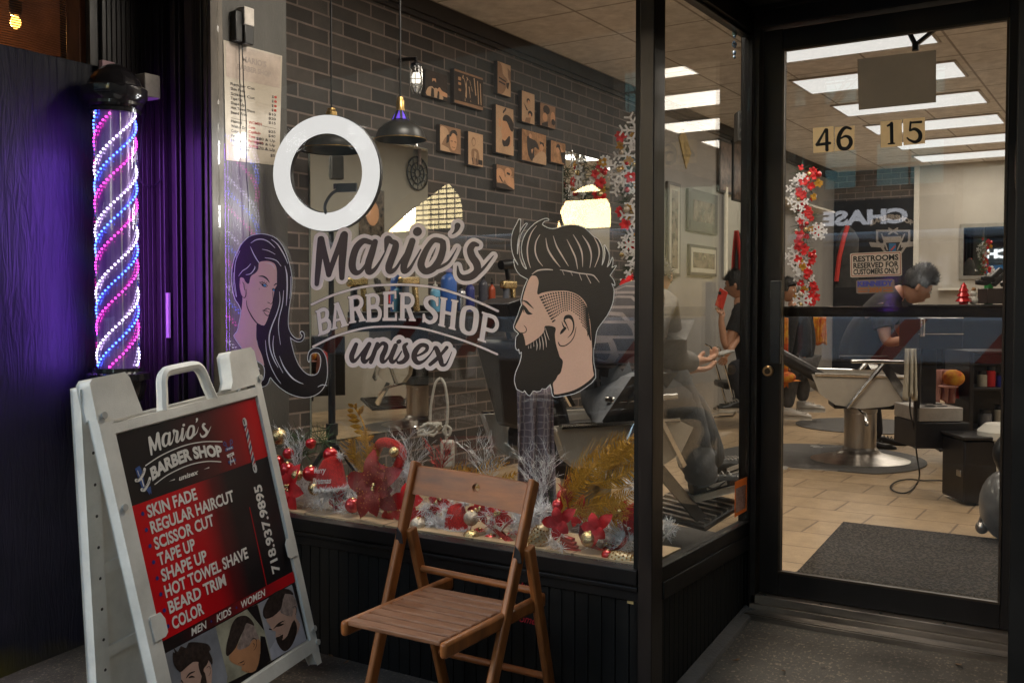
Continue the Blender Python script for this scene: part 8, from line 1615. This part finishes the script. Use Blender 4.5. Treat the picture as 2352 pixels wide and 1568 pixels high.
# ------------------------------------------------------------------ marks and litter outside
def mapY(Y): return lambda px, py: PY(px, py, Y)
e = empty('red_lettering_sticker', PY(1215,1380,2.819), 'red handwritten style lettering on the black base panel behind the chair leg', 'lettering')
mb = MB(); zz = .0013
for t_, x0, x1, yb in (('blunts',1183,1238,1350),('and',1216,1248,1388),('for',1192,1222,1406),('women',1180,1242,1424)): a, b_ = PY(x0, yb, 2.8205), PY(x1, yb, 2.8205); put_text(mb, t_, 0, 0, .028, lambda x, y: V(a.x+x, 2.8205, a.z+y), w=b_.x-a.x, bold=.01, shear=.45)
mb.build('lettering', mat('script_red', (.42,.01,.02), .5, var=0), e, smooth=False)
c = PY(1450,1377,2.82); m = MB(); m.add([c+V(-.014,-.0012,-.012), c+V(.010,-.0012,-.013), c+V(.016,-.0012,.006), c+V(-.013,-.0012,.015)], [(0,1,2,3)]); tag(m.build('paper_scrap', mat('scrap_yellow', (.5,.36,.15), .6), smooth=False), 'torn yellowish paper scrap on the black base just left of the corner', 'paper scrap')
rl_ = random.Random(4); LF = mat('dry_leaf', (.16,.075,.03), .7, var=.4, vs=60)
for i, (px, py) in enumerate(((795,1525),(1930,1450),(1690,1520),(2200,1530),(1800,1545),(760,1510))):
    r = ray(px, py); t = 1.3/-r.z; p = O+r*t
    for _ in range(6): t = (gz(p.x, p.y)-HC)/r.z; p = O+r*t
    a = rl_.uniform(0,6); d = V(math.cos(a),math.sin(a),0); s_ = V(-d.y,d.x,0); L = rl_.uniform(.012,.02); p = p+V(0,0,.006); m = MB(); vs = [p-d*L, p+s_*L*.45+V(0,0,.003), p+d*L*.4+s_*L*.5+V(0,0,.006), p+d*L+V(0,0,.008), p+d*L*.4-s_*L*.5+V(0,0,.004), p-s_*L*.45+V(0,0,.005), p+V(0,0,.001)]; m.add(vs, [(0,1,6),(1,2,6),(2,3,6),(3,4,6),(4,5,6),(5,0,6)])
    tag(m.build('dry_leaf', LF), ['small dry leaf on the pavement right of the sandwich board foot','small dry leaf on the pavement before the middle of the door','dry leaf fragment near the foot of the side panel','dry leaf on the pavement at the lower right','dry leaf fragment at the bottom edge below the door jamb','dry leaf against the black base beside the sandwich board'][i], 'leaf', 'dry leaves on the pavement')
# ------------------------------------------------------------------ street behind the camera (it shows in the glass)
def xb(name, label, cat, a, b, m_, **k): return tag(MB().box(a, b).build(name, m_, smooth=False, **k), label, cat)
# awning over the pavement
aw = empty('awning', (-2, 1.6, 3.1), 'dark awning over the shop front, seen only from below', 'awning')
m = MB(); m.hexa([(-9,1.0,2.7),(4,1.0,2.7),(4,2.78,3.25),(-9,2.78,3.25),(-9,1.0,2.72),(4,1.0,2.72),(4,2.78,3.27),(-9,2.78,3.27)]); m.box((-9,.98,2.50),(4,.999,2.74)); m.build('canopy', mat('awning_cloth', (.02,.018,.018), .8), aw)
# viaduct with arches across the avenue
STN = mat('viaduct_stone', (.09,.08,.07), .8, var=.3, vs=1.5, bump=.4, bs=8)
va = empty('viaduct', (-20, -24, -.8), 'dark stone railway viaduct with arches, reflected in the window', 'viaduct')
m = MB(); YV = -24.0
yv0, yv1 = YV-1.2, YV; TOPV = 10.5
arches = [(-62,-52,2.5,3.0),(-47,-38,2.5,3.0),(-25.7,-20.9,3.9,1.9),(-17.9,-15.0,3.7,1.6)]
xc = -75.0
for a, b, zc, rr in arches:
    m.box((xc, yv0, -1), (a, yv1, TOPV)); m.box((a, yv0, -1), (b, yv1, zc)); n = 16
    for i in range(n):
        u0, u1 = i/n, (i+1)/n; h = (lambda u: zc+rr*min(1, u/.66)**.85 if u < .66 else zc+rr*math.sqrt(max(0, 1-((u-.66)/.34)**2))) if a == -25.7 else (lambda u: zc+rr*math.sqrt(max(0, 1-(2*u-1)**2))); x0_, x1_ = a+(b-a)*u0, a+(b-a)*u1
        m.hexa([(x0_,yv0,h(u0)),(x1_,yv0,h(u1)),(x1_,yv1,h(u1)),(x0_,yv1,h(u0)),(x0_,yv0,TOPV),(x1_,yv0,TOPV),(x1_,yv1,TOPV),(x0_,yv1,TOPV)])
    xc = b
m.box((xc, yv0, -1), (-4.2, yv1, TOPV)); m.box((-18,yv0+.3,4.75),(-14.8,yv1-.3,4.95)); m.box((-4.19,yv0,5.2),(12,yv1,TOPV))
m.build('arcade', STN, va, smooth=False)
# high-rise and low blocks beyond the viaduct
FAC = mat('facade_far', (.10,.085,.07), .8, var=.2); WIN = emis('window_far_lit', (1,.80,.42), 1.6)  # window emission stands in for sky reflected in the far panes
def block(label, x0, x1, y0, y1, z1, mt, wn=None, group=None):
    e = empty('office_block', ((x0+x1)/2, y1, -.8), label, 'building', group)
    MB().box((x0,y0,-1), (x1,y1,z1)).build('wall', mt, e, smooth=False)
    if wn:
        m = MB(); nx_, nz_, w_, h_ = wn
        for i in range(nx_):
            for j in range(nz_):
                cx_ = x0+(x1-x0)*(i+.5)/nx_; cz = .5+(z1-.5)*(j+.5)/nz_; m.box((cx_-w_/2, y1, cz-h_/2), (cx_+w_/2, y1+.03, cz+h_/2))
        m.build('window', WIN, e, smooth=False)
    return e
block('grey slab tower with rows of wide lit windows, reflected through a viaduct arch', -48.3, -43.8, -64, -56, 10.4, FAC, (6, 26, .62, .25))
block('low pale warehouse beyond the viaduct', -76, -53, -60, -52, 3.4, FAC)
block('low brick row beyond the viaduct', -43, -20, -60, -50, 3.6, FAC)
block('flat roofed depot beyond the viaduct, far right', -19, 16, -60, -50, 4.0, FAC)
# bank across the street, seen in the door glass
BRK = gridmat('brown_brick', (.24,.15,.10), (.34,.27,.22), .6, .22, .02, 'XZ', var=.2)
xs0, xs1, yb0 = -12.0, -4.0, -18.0
bk_ = empty('bank_building', (-8, yb0, -.8), 'brown brick bank building with a lettered sign band, reflected in the door', 'building')
MB().box((xs0,-23,-1), (xs1,yb0,9.5)).build('wall', BRK, bk_, smooth=False)
TEAL = mat('teal_blind', (.40,.62,.58), .35, var=.15)
for i, cx_ in enumerate((-10.9,-9.1,-7.0,-5.0)):
    for zz in (3.95+.55, 6.6):
        wo = MB().box((cx_-.75, yb0, zz-.5), (cx_+.75, yb0+.04, zz+.5)).build('window', TEAL, bk_, smooth=False)
        mb = MB(); mb.box((cx_-.02, yb0+.041, zz-.5), (cx_+.02, yb0+.06, zz+.5)); mb.box((cx_-.75, yb0+.041, zz-.02), (cx_+.75, yb0+.06, zz+.02)); mb.build('frame', BLK, wo)
MB().box((xs0, yb0, 2.85), (xs1, yb0+.15, 3.7)).build('sign_band', mat('band_dark', (.03,.03,.035), .5), bk_)
mb = MB(); put_text(mb, 'CHASE', 0, 0, .34, lambda x, y: V(-5.0-x, yb0+.16, 3.10+y), w=2.05, bold=.05)
mb.build('lettering', emis('sign_white', (.9,.92,1), .42), bk_, smooth=False)
mb = MB(); mb.box((xs0+.3, yb0, .3), (xs1-.3, yb0+.05, 2.4)); mb.build('shop_window', mat('bank_glass', (.05,.09,.13), .1), bk_)
mb = MB(); mb.box((xs0, yb0+.0, 2.45), (xs1, yb0+.2, 2.8)); mb.build('blue_band', mat('band_blue', (.02,.12,.25), .4), bk_)
lw = empty('corner_store', (0, -18.5, -.8), 'low tan corner store with white and blue fascia, reflected in the door', 'building')
MB().box((-3.9,-24,-1), (7,-18.5,4.35)).build('wall', mat('tan_render', (.5,.42,.32), .8, var=.1), lw, smooth=False)
MB().box((-3.5,-18.49,2.3), (-.6,-18.4,2.9)).build('fascia', mat('fascia_white', (.6,.58,.5), .5), lw)
MB().box((-3.3,-18.39,2.45), (-1.2,-18.35,2.62)).build('fascia_stripe', mat('fascia_blue', (.02,.25,.45), .4), lw)
MB().box((-1.15,-18.39,.2), (-.75,-18.3,2.9)).build('pier', mat('orange_pier', (.55,.2,.08), .6), lw)
# parked truck with red slanting stripes
YT = -3.1
tk = empty('parked_truck', (-4, YT-1.1, -.77), 'pale blue parked truck with slanting red stripes, reflected in the glass', 'truck')
TB = mat('truck_blue', (.80,.84,.90), .35, var=.08, coat=.3)
m = MB(); m.box((-9.6, YT-2.3, .52), (1.4, YT, .98)); m.build('body', TB, tk, bevel=.03)
m = MB(); m.box((-9.6, YT-2.3, -.45), (1.4, YT-.02, .515)); m.build('chassis', BLK, tk, bevel=.03)
m = MB(); m.box((-8.9, YT-2.25, .985), (.9, YT-.08, 1.75)); m.build('glasshouse', mat('truck_glass', (.02,.025,.03), .08, spec=.8), tk, bevel=.05)
m = MB(); m.box((-9.0, YT-2.2, 1.755), (.8, YT-.12, 1.85)); m.build('roof', TB, tk, bevel=.03)
SR = mat('stripe_red', (.75,.03,.03), .4, var=.05)
for k in range(11):
    x = -9.3+k*.98; MB().add([(x,YT+.003,.54),(x+.22,YT+.003,.54),(x+.56,YT+.003,.96),(x+.34,YT+.003,.96)], [(0,1,2,3)]).build('stripe', SR, tk, smooth=False)
for x in (-8.0, -6.9, -.4):
    w0 = MB().lathe([(.0001,0),(.30,0),(.36,.03),(.36,.22),(.30,.25)], (x, YT-.23, -.42), 24, (0,1,0)).build('wheel', BLK, tk); MB().lathe([(.0001,0),(.16,0),(.18,-.02)], (x, YT+.03, -.42), 16, (0,1,0)).build('rim', STEEL, w0)
# bicycle at the kerb
bc = empty('bicycle', (-2.9, .55, -.43), 'black bicycle parked at the kerb, reflected low in the window', 'bicycle')
by = .5; zw = gz(-2.9, by)+.34
for x in (-3.4, -2.35):
    wh = MB().tube([(x+.33*math.cos(a), by, zw+.33*math.sin(a)) for a in [2*math.pi*k/32 for k in range(32)]], .018, 8, closed=True).build('wheel', BLK, bc)
    m = MB()
    for k in range(14): a = 2*math.pi*k/14; m.tube([(x, by, zw), (x+.32*math.cos(a), by, zw+.32*math.sin(a))], .0012, 4)
    m.build('spoke', CHROME, wh)
m = MB(); P1, P2, P3, P4, P5 = V(-3.4,by,zw), V(-2.95,by,zw-.05), V(-3.08,by,zw+.50), V(-2.52,by,zw+.55), V(-2.35,by,zw)
for a, b_ in ((P1,P2),(P1,P3),(P2,P3),(P2,P4),(P3,P4+V(0,0,.03)),(P4+V(-.03,0,.1),P5)): m.tube([a,b_], .017, 8)
m.build('frame', BLK, bc); MB().tube([P4+V(-.04,-.24,.16),P4+V(-.02,-.2,.17),P4+V(-.03,0,.15),P4+V(-.02,.2,.17),P4+V(-.04,.24,.16)], .014, 8).build('handlebar', BLK, bc)
MB().ball(P3+V(-.03,0,.1), .08, 12, 8, (1.5,.9,.3)).build('saddle', BLK, bc)
# bare tree at the kerb
tr = empty('bare_tree', (-1.3, -1.1, -.6), 'bare street tree at the kerb, reflected in the door glass', 'tree')
BARK = mat('bark', (.05,.04,.03), .8, var=.4, vs=30, bump=.5, bs=60)
m = MB(); rng = random.Random(5)
def branch(p, d, L, r, lv):
    pts = [p]; q = p.copy(); dd = d.copy()
    for k in range(5): dd = (dd + Vector((rng.uniform(-.25,.25), rng.uniform(-.25,.25), rng.uniform(-.08,.2)))).normalized(); q = q + dd*L/5; pts.append(q)
    m.tube(pts, [r*(1-.11*i) for i in range(6)], 6)
    if lv: 
        for k in range(3): i = rng.randint(2, 5); nd = (dd + Vector((rng.uniform(-1,1), rng.uniform(-1,1), rng.uniform(-.1,.6)))).normalized(); branch(pts[i], nd, L*.7, r*.5, lv-1)
branch(V(-5.2,-9.0,-.8), V(0,0,1), 3.6, .14, 4); m.build('trunk', BARK, tr); tr.location = (-5.2,-9.0,-.8); bpy.data.objects['trunk'].matrix_parent_inverse = Matrix.Translation((5.2,9.0,.8))
t2 = empty('bare_tree', (-13.6,-19.5,-.8), 'second bare tree farther across the avenue, reflected against the bright sky', 'tree'); m = MB(); branch(V(-13.6,-19.5,-.8), V(-.05,0,1), 5.2, .10, 4); o = m.build('trunk', BARK, t2)
bb = block('dark tenement down the street on the left', -100, -75, -40, 20, 16, FAC)
bb = block('brown tenement beside the shop on the right', 9, 24, -16, 12, 14, FAC)
bb = block('brown apartment block far along the avenue', -70, -3.9, 4, 24, 9, FAC)
bb.children[0].data.transform(Matrix.Translation((0,0,0)))
# ------------------------------------------------------------------ separate loose pieces that are parts of their own
def split_loose(o):
    bm = bmesh.new(); bm.from_mesh(o.data); seen = set(); groups = []
    for v in bm.verts:
        if v.index in seen: continue
        st = [v]; seen.add(v.index); g = []
        while st:
            q = st.pop(); g.append(q.index)
            for e in q.link_edges:
                w_ = e.other_vert(q)
                if w_.index not in seen: seen.add(w_.index); st.append(w_)
        groups.append(set(g))
    bm.free()
    if len(groups) < 2 or len(groups) > 40: return
    me = o.data; nm = o.name.split('.')[0]
    for gi, g in enumerate(groups):
        ix = {v: i for i, v in enumerate(sorted(g))}; nme = bpy.data.meshes.new(nm)
        fs = [[ix[v] for v in p.vertices] for p in me.polygons if p.vertices[0] in ix]; sm = [p.use_smooth for p in me.polygons if p.vertices[0] in ix]
        nme.from_pydata([me.vertices[v].co[:] for v in sorted(g)], [], fs)
        for m_ in me.materials: nme.materials.append(m_)
        nme.polygons.foreach_set('use_smooth', sm)
        if sm and sm[0]: nme.set_sharp_from_angle(angle=R(38))
        nme.update()
        if gi == 0: first = nme; continue
        c = o.copy(); c.data = nme; COL.objects.link(c)
    o.data = first
for o in list(bpy.data.objects):
    if o.type == 'MESH' and o.name.split('.')[0] in ('screw','rivet','retaining_tab','mount','iris','bracket','eye','eyebrow','clip','hinge_plate','clipper','portrait_backdrop','junction','bullet','tray_hole','metal_strip','caster','driver','side_patch','lace','clamp_collar','hair_print','hinge','arch_line','strap','shoe_patch','trim','tassel'): split_loose(o)
